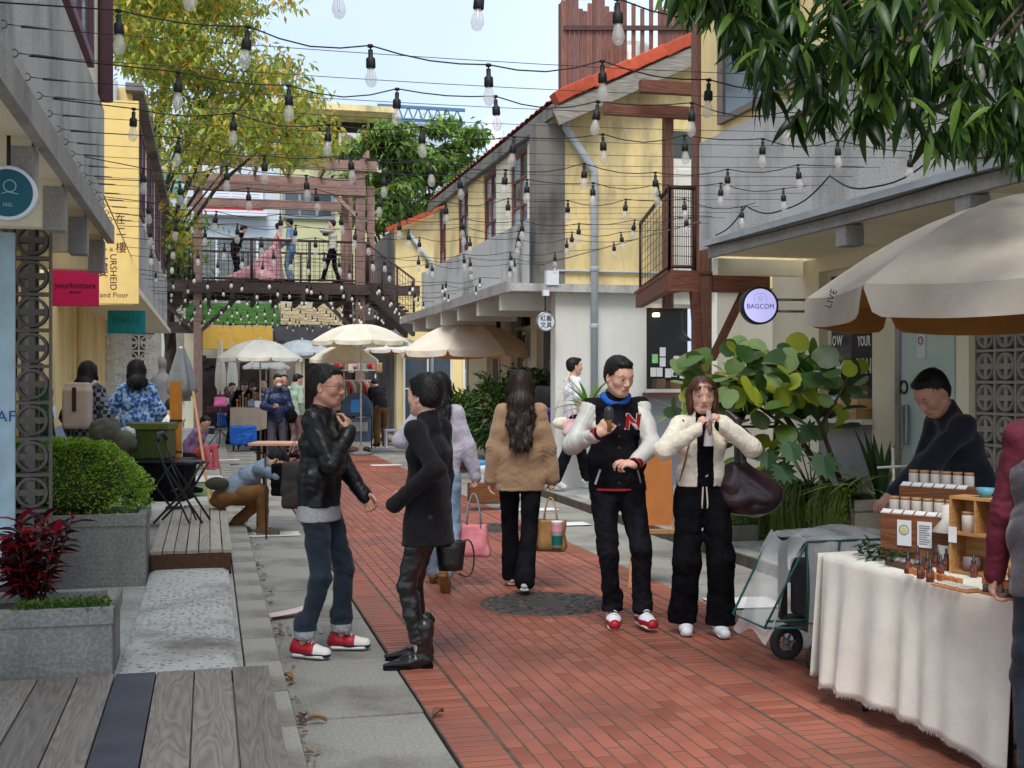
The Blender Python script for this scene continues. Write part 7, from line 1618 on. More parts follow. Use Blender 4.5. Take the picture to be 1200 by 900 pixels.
fr1 = W(1085, HOR, 5.62); db1 = empty('display_box', (fr1.x, fr1.y, .752), rzT + .45, 'walnut display riser holding a row of white jars at the back of the table', 'display'); bx('riser', (-.20, -.06, 0), (.20, .10, .225), BOXW, db1, .003)
db2 = empty('display_box', (fr1.x + .16, fr1.y + .16, .752), rzT + .45, 'taller walnut riser behind the first row of jars', 'display'); bx('riser', (-.16, -.06, 0), (.20, .10, .34), BOXW, db2, .003)
JAR = mat('frosted_jar', hexc(196, 190, 180), .35, .08, 6); CORK = mat('cork_lid', hexc(170, 130, 90), .8, .15, 30); KW = mat('kraft_label', hexc(210, 200, 180), .8)
for r_i, (dbx, nj, z0_, x0_) in enumerate(((db1, 7, .225, -.175), (db2, 6, .34, -.13))):
 for k in range(nj):
  M_ = dbx.matrix_basis; p = M_ @ Vector((x0_ + k * .056, .035, z0_)); e = empty('jar', p, 0, 'corked frosted jar in the %s row on the riser, %s from the left' % ('front' if r_i == 0 else 'rear', OR1[k]), 'jar', 'corked jars on the walnut risers')
  m = MB(); m.lathe([(0, 0), (.022, 0), (.024, .01), (.024, .05), (.022, .055), (0, .055)], 16); m.build('glass', JAR, e); m = MB(); m.lathe([(0, .056), (.021, .056), (.023, .07), (0, .07)], 14); m.build('lid', CORK, e)
  q = M_ @ Vector((x0_ + k * .056, -.045, z0_ + .004)); o = MB().box((-.024, -.018, 0), (.024, .018, .002)).build('price_card', PAPER, loc=q, rot=(.5, 0, rzT + .45)); tag(o, 'white card before the %s row of jars, %s from the left' % ('front' if r_i == 0 else 'rear', OR1[k]), 'card', 'small cards in front of the jars')
for k, (px, lab) in enumerate(((1070, 'white leaflet with a green round logo on the front of the walnut riser'), (1083, 'white leaflet with lines of text on the front of the walnut riser'))):
 M_ = db1.matrix_basis; x = -.075 + k * .10; o = bx('leaflet', (-.035, -.002, -.06), (.035, .002, .06), PAPER); o.location = M_ @ Vector((x, -.066, .135)); o.rotation_euler = (0, 0, rzT + .45); tag(o, lab, 'leaflet')
 if k == 0: m = MB(); m.lathe([(.020, 0), (.024, 0), (.024, .001), (.020, .001)], 18, M=Matrix.Rotation(PI / 2, 4, 'X'), c=(0, -.003, .015)); m.build('logo', mat('logo_green', hexc(90, 150, 80), .6), o); m = MB(); m.lathe([(0, .001), (.012, .001)], 14, M=Matrix.Rotation(PI / 2, 4, 'X'), c=(0, -.0028, .015)); m.build('logo', mat('logo_yellow', hexc(220, 200, 90), .6), o)
 else:
  m = MB()
  for q in range(9): m.box((-.026, -.004, -.045 + q * .0105), (.026 - .012 * (q % 3 == 0), -.0025, -.041 + q * .0105))
  m.build('printed_lines', mat('grey_print', hexc(120, 120, 120), .7), o)
lampp = ot(1113, 664); e = empty('desk_lamp', lampp, -TH, 'white candle warmer lamp with a conical shade', 'lamp'); WL = mat('lamp_white', hexc(214, 208, 196), .45, .03)
m = MB(); m.lathe([(0, 0), (.055, 0), (.055, .012), (0, .014)], 24, c=(.03, .04, 0)); m.build('base', WL, e); m = MB(); m.tube([(.06, .05, .01), (.06, .05, .24), (.05, .04, .28), (.0, 0, .285)], .006, 8); m.build('arm', WL, e)
m = MB(); m.lathe([(.078, .16), (.035, .215), (.033, .28), (.0, .283)], 28); m.build('shade', WL, e, solid=.003)
e2 = empty('candle', lampp + Vector((-.01, .01, .0)), 0, 'pale ribbed candle glass under the warmer lamp', 'candle'); m = MB(); m.lathe([(0, .013), (.038, .013), (.04, .1), (.037, .1), (.036, .09), (0, .088)], 24); m.build('glass', JAR, e2)
AMB = mat('amber_glass', hexc(96, 44, 16), .12, .1, 4, spec=.6, coat=.3)
for k, (px, py) in enumerate(((1064, 672), (1075, 664), (1087, 672), (1097, 664), (1109, 668), (1079, 678), (1141, 676), (1117, 660), (1090, 682), (1102, 676))):
 p = ot(px, py); e = empty('dropper_bottle', p, 0, 'amber dropper bottle with a black cap, ' + ['far left of the cluster, front', 'back row, second from left', 'middle of the cluster, front', 'back row, third from left', 'right of centre, behind', 'frontmost left', 'alone at the right inside the shelf', 'hindmost, under the lamp', 'frontmost of the whole cluster', 'front right beside the wax board'][k], 'bottle', 'amber dropper bottles on the stall'); m = MB(); m.lathe([(0, 0), (.0155, 0), (.017, .004), (.017, .045), (.009, .055), (.009, .06)], 16); m.build('glass', AMB, e); m = MB(); m.lathe([(.0105, .058), (.0105, .072), (.006, .074), (.006, .096), (0, .098)], 12); m.build('cap', MBLK, e)
CUBE = wood('cube_wood', hexc(170, 104, 58), hexc(200, 134, 80), axis='Z')
for k in range(7):
 p = ot(1066 + k * 9.4, 672 + k * 2.2); o = bx('wooden_block', (p.x - .015, p.y - .015, p.z), (p.x + .015, p.y + .015, p.z + .028), CUBE, bevel=.002); o.rotation_euler.z = rzT; tag(o, 'small wooden block at the table front, %s from the left' % OR1[k], 'block', 'small wooden blocks along the table front')
e = empty('wooden_tray', ot(1122, 690), rzT, 'round edged wooden board with pale wax tablets', 'tray'); bx('board', (-.11, -.045, 0), (.11, .045, .01), CUBE, e, .004)
for k in range(6): bx('wax_tablet', (-.10 + k % 3 * .068, -.035 + k // 3 * .038, .0105), (-.045 + k % 3 * .068, -.005 + k // 3 * .038, .018), JAR, e, .004)
e = empty('glass_rack', ot(1176, 700), rzT, 'row of little glass bottles with wooden caps and dried reeds at the right end', 'display'); bx('board', (-.10, -.03, 0), (.10, .05, .008), CUBE, e)
for k in range(10): x = -.085 + (k % 5) * .04; y = -.01 + k // 5 * .035; m = MB(); m.lathe([(0, .009), (.014, .009), (.014, .035), (.010, .04)], 10, c=(x, y, 0)); m.build('bottle', mat('smoky_glass', hexc(90, 92, 92), .2), e); bx('cap', (x - .011, y - .011, .04), (x + .011, y + .011, .066), CUBE, e)
m = MB()
for k in range(60): x, y = rnd.uniform(-.09, .09), rnd.uniform(-.02, .04); m.tube([(x, y, .06), (x + rnd.gauss(0, .02), y + rnd.gauss(0, .015), .10 + rnd.random() * .03)], .0012, 3)
m.build('dried_reeds', mat('reed_brown', hexc(120, 84, 60), .8, .2), e)['kind'] = 'stuff'
e = empty('case_of_tins', ot(1060, 664), rzT, 'clear tray of dark tins near the green leaves', 'tray'); bx('tray_base', (-.09, -.04, 0), (.09, .04, .02), mat('tray_brown', hexc(90, 66, 54), .6), e)
for k in range(8): m = MB(); m.lathe([(0, .021), (.018, .021), (.018, .034), (0, .036)], 12, c=(-.07 + k % 4 * .046, -.02 + k // 4 * .04, 0)); m.build('tin', mat('tin_grey', hexc(130, 126, 122), .4, .2), e)
e = empty('leaf_garland', ot(1028, 655), rzT, 'artificial green leaf garland lying on the left end of the table', 'garland'); gl_ = leaf_mesh(.06, .03, DG1, 3, .3, .3)
for k in range(90): place(e, gl_, orient(Vector((rnd.uniform(-.16, .22), rnd.uniform(-.05, .08), .01 + rnd.random() * .05)), (rnd.gauss(0, 1), rnd.gauss(0, 1), rnd.gauss(.2, .3)), s=rnd.uniform(.6, 1.2)))
sh_ = W(1150, HOR, 5.25); e = empty('shelf_unit', (sh_.x, sh_.y, .752), rzT + .3, 'pine crate shelf with a white jar at the right of the stall', 'shelf')
for lo, hi in (((-.12, -.06, 0), (-.108, .06, .34)), ((.108, -.06, 0), (.12, .06, .34)), ((-.108, -.06, .17), (.108, .06, .182)), ((-.108, -.06, .328), (.108, .06, .34)), ((-.108, -.06, 0), (.108, .06, .012)), ((-.108, .05, .012), (.108, .06, .328)), ((.0, -.058, .182), (.01, .05, .328))): bx('board', lo, hi, BOXP, e)
j = empty('jar', e.matrix_basis @ Vector((-.05, -.01, .183)), 0, 'larger white jar with a kraft lid inside the pine crate shelf', 'jar'); m = MB(); m.lathe([(0, 0), (.032, 0), (.034, .07), (.03, .078), (0, .08)], 18); m.build('glass', WL, j); m = MB(); m.lathe([(0, .079), (.034, .079), (.035, .09), (0, .092)], 18); m.build('lid', CORK, j)
j = empty('bowl', e.matrix_basis @ Vector((.02, 0, .341)), 0, 'turquoise blue bowl on top of the pine crate shelf', 'bowl'); m = MB(); m.lathe([(0, 0), (.02, 0), (.042, .04), (.039, .04), (.018, .006), (0, .005)], 22); m.build('bowl_body', mat('turquoise_glaze', hexc(90, 160, 180), .3), j)
j = empty('jar', e.matrix_basis @ Vector((-.04, -.01, .014)), 0, 'dark lilac jar in the lower bay of the pine crate shelf', 'jar'); m = MB(); m.lathe([(0, 0), (.036, 0), (.04, .03), (.036, .06), (0, .062)], 18); m.build('glass', mat('lilac_jar', hexc(130, 112, 116), .4, .2), j)
o = bx('price_card', (-.02, -.001, -.035), (.02, .001, .035), PAPER); o.location = e.matrix_basis @ Vector((-.1, -.064, .17)); o.rotation_euler.z = rzT + .3; tag(o, 'white tag on the left side of the pine crate shelf', 'card')
o = bx('price_card', (-.02, -.001, -.04), (.02, .001, .04), PAPER); o.location = e.matrix_basis @ Vector((.09, -.064, .09)); o.rotation_euler.z = rzT + .3; tag(o, 'white tag at the lower right of the pine crate shelf', 'card')
# covered cart
cp_ = W(958, HOR, 6.65); CT_ = empty('folding_cart', (cp_.x, cp_.y, 0), -TH + .25, 'black folding cart under a clear plastic cover with teal piping', 'cart'); TEAL = mat('teal_piping', hexc(20, 78, 76), .6)
CLR = mat('clear_plastic_sheet', (.75, .77, .77, 1), .12, .1, 8, bump=.8, bscale=9, alpha=.42, spec=.8)
bx('bed', (-.12, -.14, .23), (.42, .22, .27), MBLK, CT_); bx('post', (-.13, -.14, .25), (-.09, -.10, .71), MBLK, CT_); bx('post', (.38, .18, .25), (.42, .22, .71), MBLK, CT_); bx('post', (-.13, .18, .25), (-.09, .22, .71), MBLK, CT_)
bx('basket_body', (-.08, -.10, .28), (.36, .18, .60), mat('dark_mesh_fabric', hexc(40, 44, 50), .8, .3, 8), CT_, .02)
for x, y in ((-.06, -.17), (.30, -.17), (-.06, .25), (.30, .25)):
 m = MB(); Mx = Matrix.Rotation(PI / 2, 4, 'X'); m.lathe([(.055, -.02), (.095, -.02), (.1, -.012), (.1, .012), (.095, .02), (.055, .02), (.055, -.02)], 28, M=Mx, c=(x, y, .1)); w0 = m.build('wheel', mat('tyre', (.02, .02, .02, 1), .8), CT_)
 m = MB(); m.lathe([(.0, -.012), (.02, -.014), (.02, .014), (0, .012)], 14, M=Mx, c=(x, y, .1))
 for k in range(6): a = k * PI / 3; m.bar((x + .015 * math.cos(a), y, .1 + .015 * math.sin(a)), (x + .058 * math.cos(a), y, .1 + .058 * math.sin(a)), .014, .012)
 m.build('rim', mat('grey_plastic', hexc(110, 112, 114), .5), w0)
m = MB(); m.grid(lambda u, v: Vector((-.16 - .24 * u * (1 if True else 0), -.16 + .4 * v + .02 * math.sin(u * 6), .735 - .52 * u ** 1.0 + .03 * math.sin(v * 7 + u * 5))), 12, 12); m.grid(lambda u, v: Vector((-.16 + .60 * u, -.18 + .42 * v, .735 + .05 * math.sin(u * 3) * math.sin(v * 3) + .012 * math.sin(u * 19 + v * 6))), 16, 12); m.grid(lambda u, v: Vector((-.16 + .6 * u, -.18 - .03 * math.sin(v * 3) + .01 * math.sin(u * 20), .735 - .5 * v)), 14, 10)
m.build('plastic_cover', CLR, CT_, fixn=False)
m = MB(); 
for pts in ([(-.40, -.16, .28), (-.16, -.18, .735), (.44, -.18, .735)], [(-.16, -.18, .735), (-.16, -.19, .3), (.0, -.19, .28)], [(-.40, -.16, .28), (-.40, .24, .28), (-.16, .24, .735)], [(-.40, -.16, .28), (-.15, -.18, .27)], [(.03, -.19, .735), (.0, -.2, .55), (.03, -.19, .3)], [(-.38, -.14, .31), (-.15, -.16, .31)]): m.tube(pts, .007, 6)
m.build('piping', TEAL, CT_)
cr = empty('plastic_crate', CT_.matrix_basis @ Vector((.22, .05, .62)), CT_.rotation_euler.z, 'white slotted plastic crate on top of the covered cart', 'crate'); PC = mat('crate_plastic', hexc(196, 190, 178), .5, .05)
bx('crate_floor', (-.20, -.13, 0), (.22, .13, .01), PC, cr); bx('crate_rim', (-.21, -.14, .075), (.23, .14, .088), PC, cr)
for k in range(16): x = -.20 + k * .0275; bx('slat', (x, -.135, .01), (x + .012, -.128, .075), PC, cr)
for k in range(9): y = -.13 + k * .03; bx('slat', (-.205, y, .01), (-.198, y + .012, .075), PC, cr)
# A-frame easel with orange board behind the couple; stone trough
p = W(766, HOR, 9.4); e = empty('wooden_easel', (p.x, p.y, 0), -TH, 'wooden A frame easel with an orange board behind the varsity jacket man', 'easel'); EW = wood('easel_pine', hexc(170, 122, 76), hexc(200, 154, 104), axis='Z')
for sx in (-.20, .20): m = MB(); m.bar((sx * .45, 0, 1.2), (sx, -.12, 0), .03, .03); m.build('leg', EW, e)
m = MB(); m.bar((0, .03, 1.15), (0, .45, 0), .03, .03); m.build('leg', EW, e); bx('ledge', (-.17, -.14, .42), (.17, -.08, .45), EW, e); bx('panel', (-.13, -.10, .48), (.13, -.075, 1.05), mat('orange_board', hexc(186, 118, 62), .6, .1), e)
o = bx('stone_trough', W(862, 625, 12.2) - Vector((.2, .2, 0)), W(862, 625, 12.2) + Vector((.25, .2, 0)), BRZ); bpy.data.objects.remove(o)
p = Gd(868, 634, .095); e = empty('stone_trough', (p.x, p.y + .15, .095), 0, 'small low stone trough with weeds left of the long planter', 'planter')
for l, u in (((-.2, -.12, 0), (.2, -.09, .14)), ((-.2, .09, 0), (.2, .12, .14)), ((-.2, -.09, 0), (-.17, .09, .14)), ((.17, -.09, 0), (.2, .09, .14)), ((-.17, -.09, 0), (.17, .09, .1))): bx('stone_side', l, u, BRZ, e, .004)
ee = empty('weeds', (p.x, p.y + .15, .2), 0, 'weeds growing in the low stone trough', 'plant'); bush(ee, ellp((0, 0, .05), (.2, .12, .1)), 500, GCL, 1.2)
p = Gd(925, 650, .1); o = MB().tube([W(1046, 525, 9.9), W(1049, 602, 9.6)], .012, 8).build('support_pole', POLEW); tag(o, 'thin white support pole standing by the glass door', 'pole')
o = MB().tube([W(1028, 548, 9.7), W(1066, 546, 9.7)], .010, 8).build('support_bar', POLEW); tag(o, 'thin white bar crossing the support pole by the glass door', 'bar')
# ---------------------------------------------------------------- left side furniture
cp2 = Gd(208, 608, .285); CH = empty('folding_chair', (W(207, HOR, 11.2).x, W(207, HOR, 11.2).y, .285), -TH, 'black folding bar chair with a small round backrest on the timber step', 'chair')
def ch(px, py, d=11.2): q = W(px, py, d) - CH.location; return Vector((q.dot(Vector((CT, -ST, 0))), q.dot(Vector((ST, CT, 0))), q.z))
zs = ch(0, 542).z
m = MB(); sc_ = ch(222, 542); m.lathe([(0, -.012), (.14, -.012), (.15, 0), (.14, .018), (0, .022)], 28, c=(sc_.x, 0, zs)); m.build('seat', mat('black_vinyl', (.016, .016, .018, 1), .4), CH)
for sy in (-.14, .14):
 m = MB(); m.tube([(ch(187, 0).x, sy, ch(0, 512).z), (ch(196, 0).x, sy, zs), (ch(242, 0).x, sy, 0)], .011, 8); m.build('leg', MBLK, CH); m = MB(); m.tube([(ch(240, 0).x, sy, zs), (ch(224, 0).x, sy, zs * .6), (ch(185, 0).x, sy, 0)], .011, 8); m.build('leg', MBLK, CH)
 m = MB(); m.tube([(ch(196, 0).x, sy * .9, zs * .95), (ch(226, 0).x, sy * .9, 0)], .009, 8); m.build('brace', MBLK, CH)
m = MB(); m.tube([(ch(190, 0).x, -.14, ch(0, 515).z), (ch(188, 0).x, -.07, ch(0, 508).z), (ch(188, 0).x, .07, ch(0, 508).z), (ch(190, 0).x, .14, ch(0, 515).z)], .022, 8); m.build('backrest', MBLK, CH); m = MB(); m.tube([(ch(205, 0).x, -.13, .3), (ch(205, 0).x, .13, .3)], .009, 6); m.build('crossbar', MBLK, CH)
gb = W(178, HOR, 12.6); e = empty('storage_box', (gb.x, gb.y, .07), -TH, 'translucent dark green storage box on a black stand behind the hedge', 'box'); GB = mat('olive_plastic', hexc(66, 78, 34), .35, .15, 4, spec=.5)
zz = lambda py, d=12.6: W(0, py, d).z - .07
bx('box_body', (-.20, -.16, zz(537)), (.21, .16, zz(503)), GB, e, .015); bx('lid', (-.22, -.18, zz(503)), (.23, .18, zz(495)), mat('olive_lid', hexc(88, 96, 46), .4), e, .01)
for k in range(4): bx('rib', (-.17 + k * .11, -.168, zz(536)), (-.15 + k * .11, -.158, zz(506)), GB, e)
w2 = empty('wagon', (gb.x + .05, gb.y, .07), -TH, 'black fabric folding wagon under the green storage box', 'wagon'); bx('fabric_body', (-.24, -.2, .28), (.34, .2, zz(540)), BLK, w2, .01); bx('rim', (-.26, -.22, zz(541)), (.36, .22, zz(537) - .003), MBLK, w2)
for x in (-.2, .3): m = MB(); m.bar((x, -.215, .1), (x - math.copysign(.4, x), -.215, zz(545)), .02, .02); m.build('cross_strut', MBLK, w2)
for x in (-.18, .28):
 m = MB(); m.lathe([(0, -.02), (.1, -.02), (.11, 0), (.1, .02), (0, .02)], 24, M=Matrix.Rotation(PI / 2, 4, 'X'), c=(x, -.2, .11)); m.build('wheel', MBLK, w2)
p = W(206, HOR, 12.9); o = bx('orange_plank', (p.x - .062, p.y - .02, W(0, 536, 12.9).z), (p.x + .062, p.y + .02, W(0, 447, 12.9).z), wood('orange_pine', hexc(196, 122, 44), hexc(222, 150, 62), axis='Z')); tag(o, 'upright orange varnished plank standing behind the folding chair', 'plank')
bx('band', (-.066, -.024, -.03), (.066, .024, .0), MBLK, o); bx('band', (-.066, -.024, -.36), (.066, .024, -.34), MBLK, o)
p = W(203, HOR, 12.2); 
cb = W(128, HOR, 12.0); F = Field((-.5, -.4, -.4), (.5, .4, .4), .012); F.ell((-.04, 0, .02), (.17, .14, .15)); F.ell((.12, 0, -.08), (.15, .12, .12)); F.folds(.016, 26, 3); e = empty('cloth_bundle', (cb.x, cb.y, W(0, 508, 12).z), 0, 'grey olive coat bundled on a bicycle behind the hedge', 'coat'); link('cloth', F.mesh('cloth', mat('grey_olive_cloth', hexc(86, 86, 72), .85, .3, 8, bump=.6, bscale=14)), e)
e = empty('wire_basket', (W(148, HOR, 12.3).x, W(148, HOR, 12.3).y, W(0, 528, 12.3).z), 0, 'dark wire bicycle basket with a clear bag in it beside the green box', 'basket'); m = MB()
for z in range(6): m.tube([(.11 * sx, .09 * sy, z * .035) for sx, sy in ((-1, -1), (1, -1), (1, 1), (-1, 1))], .003, 4, closed=True)
for k in range(8): x = -.11 + k * .031; m.tube([(x, -.09, 0), (x, -.09, .18)], .003, 4)
m.build('wires', MBLK, e); F = Field((-.2, -.2, -.1), (.2, .2, .3), .012); F.ell((0, 0, .16), (.1, .07, .09)); F.folds(.01, 50); link('clear_bag', F.mesh('clear_bag', mat('crumpled_plastic', hexc(190, 196, 196), .3, .2, 12)), e)
# mannequin with garments and a leaning pole
p = W(190, HOR, 16.5); e = empty('dress_form', (p.x, p.y, .08), 0, 'dress form with a grey top and cream sleeves behind the blue knit woman', 'mannequin'); F = Field((-.5, -.3, .6), (.5, .3, 1.9), .014)
F.cap((0, 0, 1.0), (0, 0, 1.5), .12, .13, .03, u=V3(1, 0, 0), f=1.3); F.cap((0, 0, 1.5), (0, 0, 1.72), .05, .045, .05); F.ell((0, 0, 1.78), (.06, .07, .09)); F.cap((.18, 0, 1.5), (.26, 0, 1.0), .05, .06); F.cap((-.18, 0, 1.5), (-.26, 0, 1.0), .05, .06); F.folds(.005, 20); link('garment', F.mesh('garment', [mat('dove_grey_cloth', hexc(150, 148, 152), .85, .1), FLEECE], zones=[lambda P: np.abs(P[:, 0]) > .2]), e); m = MB(); m.tube([(0, 0, 0), (0, 0, 1)], .02, 8); m.build('stand', MBLK, e)
a_, b_ = W(226, 458, 15.5), W(247, 540, 14.2); b_.z = .09; m = MB(); m.bar(a_, b_, .03, .02); o = m.build('leaning_batten', EW); tag(o, 'thin wooden batten leaning across the pavement by the orange plank', 'batten')
for k, (px, py, col, lab) in enumerate(((243, 497, hexc(180, 60, 50), 'red shoe like cushion on the ground by the leaning batten'), (226, 552, hexc(232, 222, 60), 'bright yellow wrapper behind the folding chair'))):
 F = Field((-.3, -.3, -.2), (.3, .3, .2), .012); F.ell((0, 0, 0), (.14, .1, .05)); F.folds(.008, 40); p = W(px, py, 21 if k == 0 else 12.9); p.z = .14; o = link(['cushion', 'wrapper'][k], F.mesh('cushion', mat('item%d' % k, col, .6, .1)), None, p); tag(o, lab, ['cushion', 'wrapper'][k])
# pink topped high table with crossed legs, coat and bag hanging from it
t0 = W(296, HOR, 13.0); t1 = W(352, HOR, 13.0); zt2 = W(0, 518, 13.0).z; e = empty('high_table', ((t0 + t1) / 2).xy.to_3d(), -TH, 'narrow high table with a pale pink wooden top beside the man in the black jacket', 'table'); w_ = (t1 - t0).length / 2
bx('tabletop', (-w_, -.24, zt2 - .03), (w_ + .25, .24, zt2), mat('pink_wood_top', hexc(222, 166, 134), .6, .08, 4), e, .004)
for x in (-w_ + .10, w_ + .15):
 for y in (-.16, .16): bx('leg', (x - .02, y - .02, 0), (x + .02, y + .02, zt2 - .03), MBLK, e)
for a2_, b2_ in (((-w_ + .1, -.16, .85), (w_ + .15, -.16, .55)), ((-w_ + .1, -.16, .55), (w_ + .15, -.16, .85)), ((-w_ + .1, .16, .8), (w_ + .15, .16, .6)), ((-w_ + .1, -.16, .62), (w_ + .1, .0, .92))): m = MB(); m.bar(a2_, b2_, .018, .018); m.build('cross_strut', MBLK, e)
for px, py, d, r, mm_, nm, lab in ((328, 562, 12.2, (.09, .06, .17), BLK, 'handbag', 'black cloth bag hanging under the pink topped table'), (345, 568, 8.6, (.085, .10, .17), mat('umber_canvas', hexc(52, 46, 44), .85, .1), 'shopping_bag', 'dark brown canvas bag hanging behind the elbow of the man in glasses')):
 p = W(px, py, d); F = Field((-.3, -.3, -.4), (.3, .3, .4), .01); F.rbox((0, 0, 0), r, None, .03, 0); F.folds(.008, 22); e = empty(nm, p, -TH, lab, 'bag'); link('bag_body', F.mesh('bag_body', mm_), e); m = MB(); m.tube([(-.05, 0, r[2] * .9), (0, 0, r[2] + .16), (.05, 0, r[2] * .9)], .006, 6); m.build('strap', mm_, e)
a_ = W(311, 560, 12.3); b_ = Gd(312, 632); m = MB(); m.tube([a_ + Vector((0, 0, .25)), b_], [.012, .008], 8); o = m.build('monopod', MBLK); tag(o, 'thin black camera monopod held by the bent over person', 'monopod')
# ---------------------------------------------------------------- mid street stalls
def cloth_table(px0, px1, py_top, d, drop, m_, label, dp=.6, rz=0, name='stall_table'):
 a = W(px0, HOR, d); b = W(px1, HOR, d); z = W(0, py_top, d).z; w_ = (b - a).length; e = empty(name, (a.x, a.y, 0), -TH + rz, label, 'table'); bx('tabletop', (0, 0, z - .03), (w_, dp, z), BOXP, e)
 for x in (.04, w_ - .04):
  for y in (.05, dp - .05): bx('leg', (x - .015, y - .015, .0), (x + .015, y + .015, z - .03), MBLK, e)
 m = MB(); m.grid(lambda u, v: Vector((-.02 + (w_ + .04) * u, -.02 - .02 * (1 + math.sin(u * 22)) * v, z + .004 - drop * v * (1 + .2 * math.sin(u * 3)))), 40, 8); m.grid(lambda u, v: Vector((-.02 + (w_ + .04) * u, -.02 + (dp + .02) * v, z + .005)), 4, 4); m.grid(lambda u, v: Vector((-.02 - .02 * v, dp * u, z + .004 - drop * v)), 8, 6); m.build('table_cover', m_, e, fixn=False); return e, z
e, z = cloth_table(271, 312, 478, 27.6, .46, mat('taupe_cloth', hexc(158, 146, 132), .9, .08), 'jewellery stall table with a taupe cloth under the grey white parasol')
BAGB = mat('blue_bag', hexc(20, 92, 186), .6, .15, 5, bump=.4, bscale=12)
for px, py, d, r, lab in ((285, 510, 27.3, (.30, .2, .22), 'bright blue bag under the jewellery stall table'), (262, 492, 31, (.16, .12, .18), 'blue bag behind the tripod with the pink handbag')):
 p = W(px, py, d); F = Field((-.4, -.3, -.3), (.4, .3, .3), .014); F.rbox((0, 0, 0), r, None, .04, 0); F.folds(.012, 22); p.z = max(r[2] + .01, p.z); o = link('blue_bag', F.mesh('blue_bag', BAGB), None, p); tag(o, lab, 'bag')
for k in range(9):
 p = W(278 + k * 3.4, 470, 27.9 + (k % 3) * .12); h = .14 + .2 * ((k * 7) % 5) / 5; m = MB(); m.lathe([(0, 0), (.04, 0), (.015, .02), (.015, h), (.035, h + .02), (.02, h + .05), (0, h + .06)], 10); o = m.build('display_bust', [CUBE, KRAFT, JAR][k % 3], loc=(p.x, p.y, z + .006)); tag(o, 'jewellery stand on the taupe stall table, %s from the left' % OR1[k], 'stand', 'jewellery stands on the taupe table')
p = W(258, HOR, 27.5); e = empty('light_stand', (p.x, p.y, .08), 0, 'black tripod stand with a pink handbag hanging on it', 'tripod'); m = MB(); m.tube([(0, 0, .3), (0, 0, 1.3)], .014, 8); m.build('column', MBLK, e)
for k in range(3): a = k * 2.1 + .4; m = MB(); m.tube([(0, 0, .42), (.36 * math.cos(a), .36 * math.sin(a), 0)], .012, 6); m.build('leg', MBLK, e)
tote('pink_handbag', mat('hot_pink', hexc(232, 110, 170), .6, .08), .30, .22, .12, .14, 'hot pink handbag hanging on the black tripod', 'bag', (p.x, p.y - .04, W(0, 458, 27.5).z), 0, .8)
o = bx('green_rug', (-.35, 16.4, .071), (.05, 18.4, .082), mat('grass_mat', hexc(104, 132, 84), .95, .2, 30)); tag(o, 'green grass mat on the pavement beside the orange plank', 'mat')
# crowded goods inside the stall
for k, (px, py, d, cm, lab) in enumerate(((262, 470, 30, WHITE, 'white box of goods on the rear stall'), (270, 462, 31, KRAFT, 'brown basket on the rear stall'), (297, 473, 28, LITEB, 'pale blue folded cloth on the jewellery stall'), (305, 474, 27.9, WHITE, 'white tray on the jewellery stall'), (249, 480, 30, mat('plum_box', hexc(110, 60, 80), .8), 'plum coloured box at the rear stall'), (245, 505, 30.0, GRYK, 'dark grey heap of bags on the ground at the stall'))):
 p = W(px, py, d); F = Field((-.3, -.25, -.2), (.3, .25, .2), .014); F.rbox((0, 0, 0), (.14, .1, .08), None, .02, 0); F.folds(.010, 26, k); o = link(['goods_box', 'basket', 'folded_cloth', 'tray', 'goods_box', 'bag_heap'][k], F.mesh('goods', cm), None, p); tag(o, lab, ['box', 'basket', 'cloth', 'tray', 'box', 'bags'][k])
# clothes rail with many little garments
ra, rb = W(388, 446, 28), W(440, 446, 28); e = empty('clothes_rail', (ra.x, ra.y, 0), -TH, 'white metal clothes rail under the small ivory parasol', 'rail'); wl = (rb - ra).length
for zz_, in ((ra.z,), (W(0, 440, 28).z + .12,)): m = MB(); m.tube([(0, 0, zz_), (wl, 0, zz_)], .014, 6); m.build('bar', POLEW, e)
for x in (0, wl): m = MB(); m.tube([(x, 0, .02), (x, 0, ra.z + .15)], .016, 6); m.build('upright', POLEW, e)
for k in range(20):
 c = [hexc(214, 160, 160), hexc(226, 214, 200), hexc(190, 120, 110), hexc(150, 164, 140), hexc(220, 190, 190), hexc(176, 140, 100), hexc(206, 40, 44)][k % 7]; x = .05 + k * (wl - .08) / 20; h = .55 + .15 * math.sin(k * 2.1)
 q = e.matrix_basis @ Vector((x, 0, 0)); m = MB(); m.grid(lambda u, v: Vector((.014 * math.sin(u * 9 + k) + .01, (u - .5) * .42 * (.5 + .5 * min(1, v * 3)), ra.z - .02 - h * v)), 8, 6); o = m.build('hanging_garment', mat('garment%d' % (k % 7), c, .85, .12), None, loc=q, rot=(0, 0, -TH + .9), solid=.012); tag(o, 'small garment on the white clothes rail, %s from its left end' % OR1[k], 'garment', 'small garments on the clothes rail')
for k in range(12):
 c = k % 7; p = W(384 + k * 5.5, 424 + (k % 3) * 3, 28.5); m = MB(); m.grid(lambda u, v: Vector(((u - .5) * .13, .012 * math.sin(u * 9 + k), -.24 * v)), 6, 5); o = m.build('hanging_garment', MATS['garment%d' % ((k * 3) % 7)], None, loc=p + Vector((0, 0, .1)), solid=.02); tag(o, 'item hanging high under the ivory parasol, %s from the left' % OR1[k], 'garment', 'items hanging under the ivory parasol')
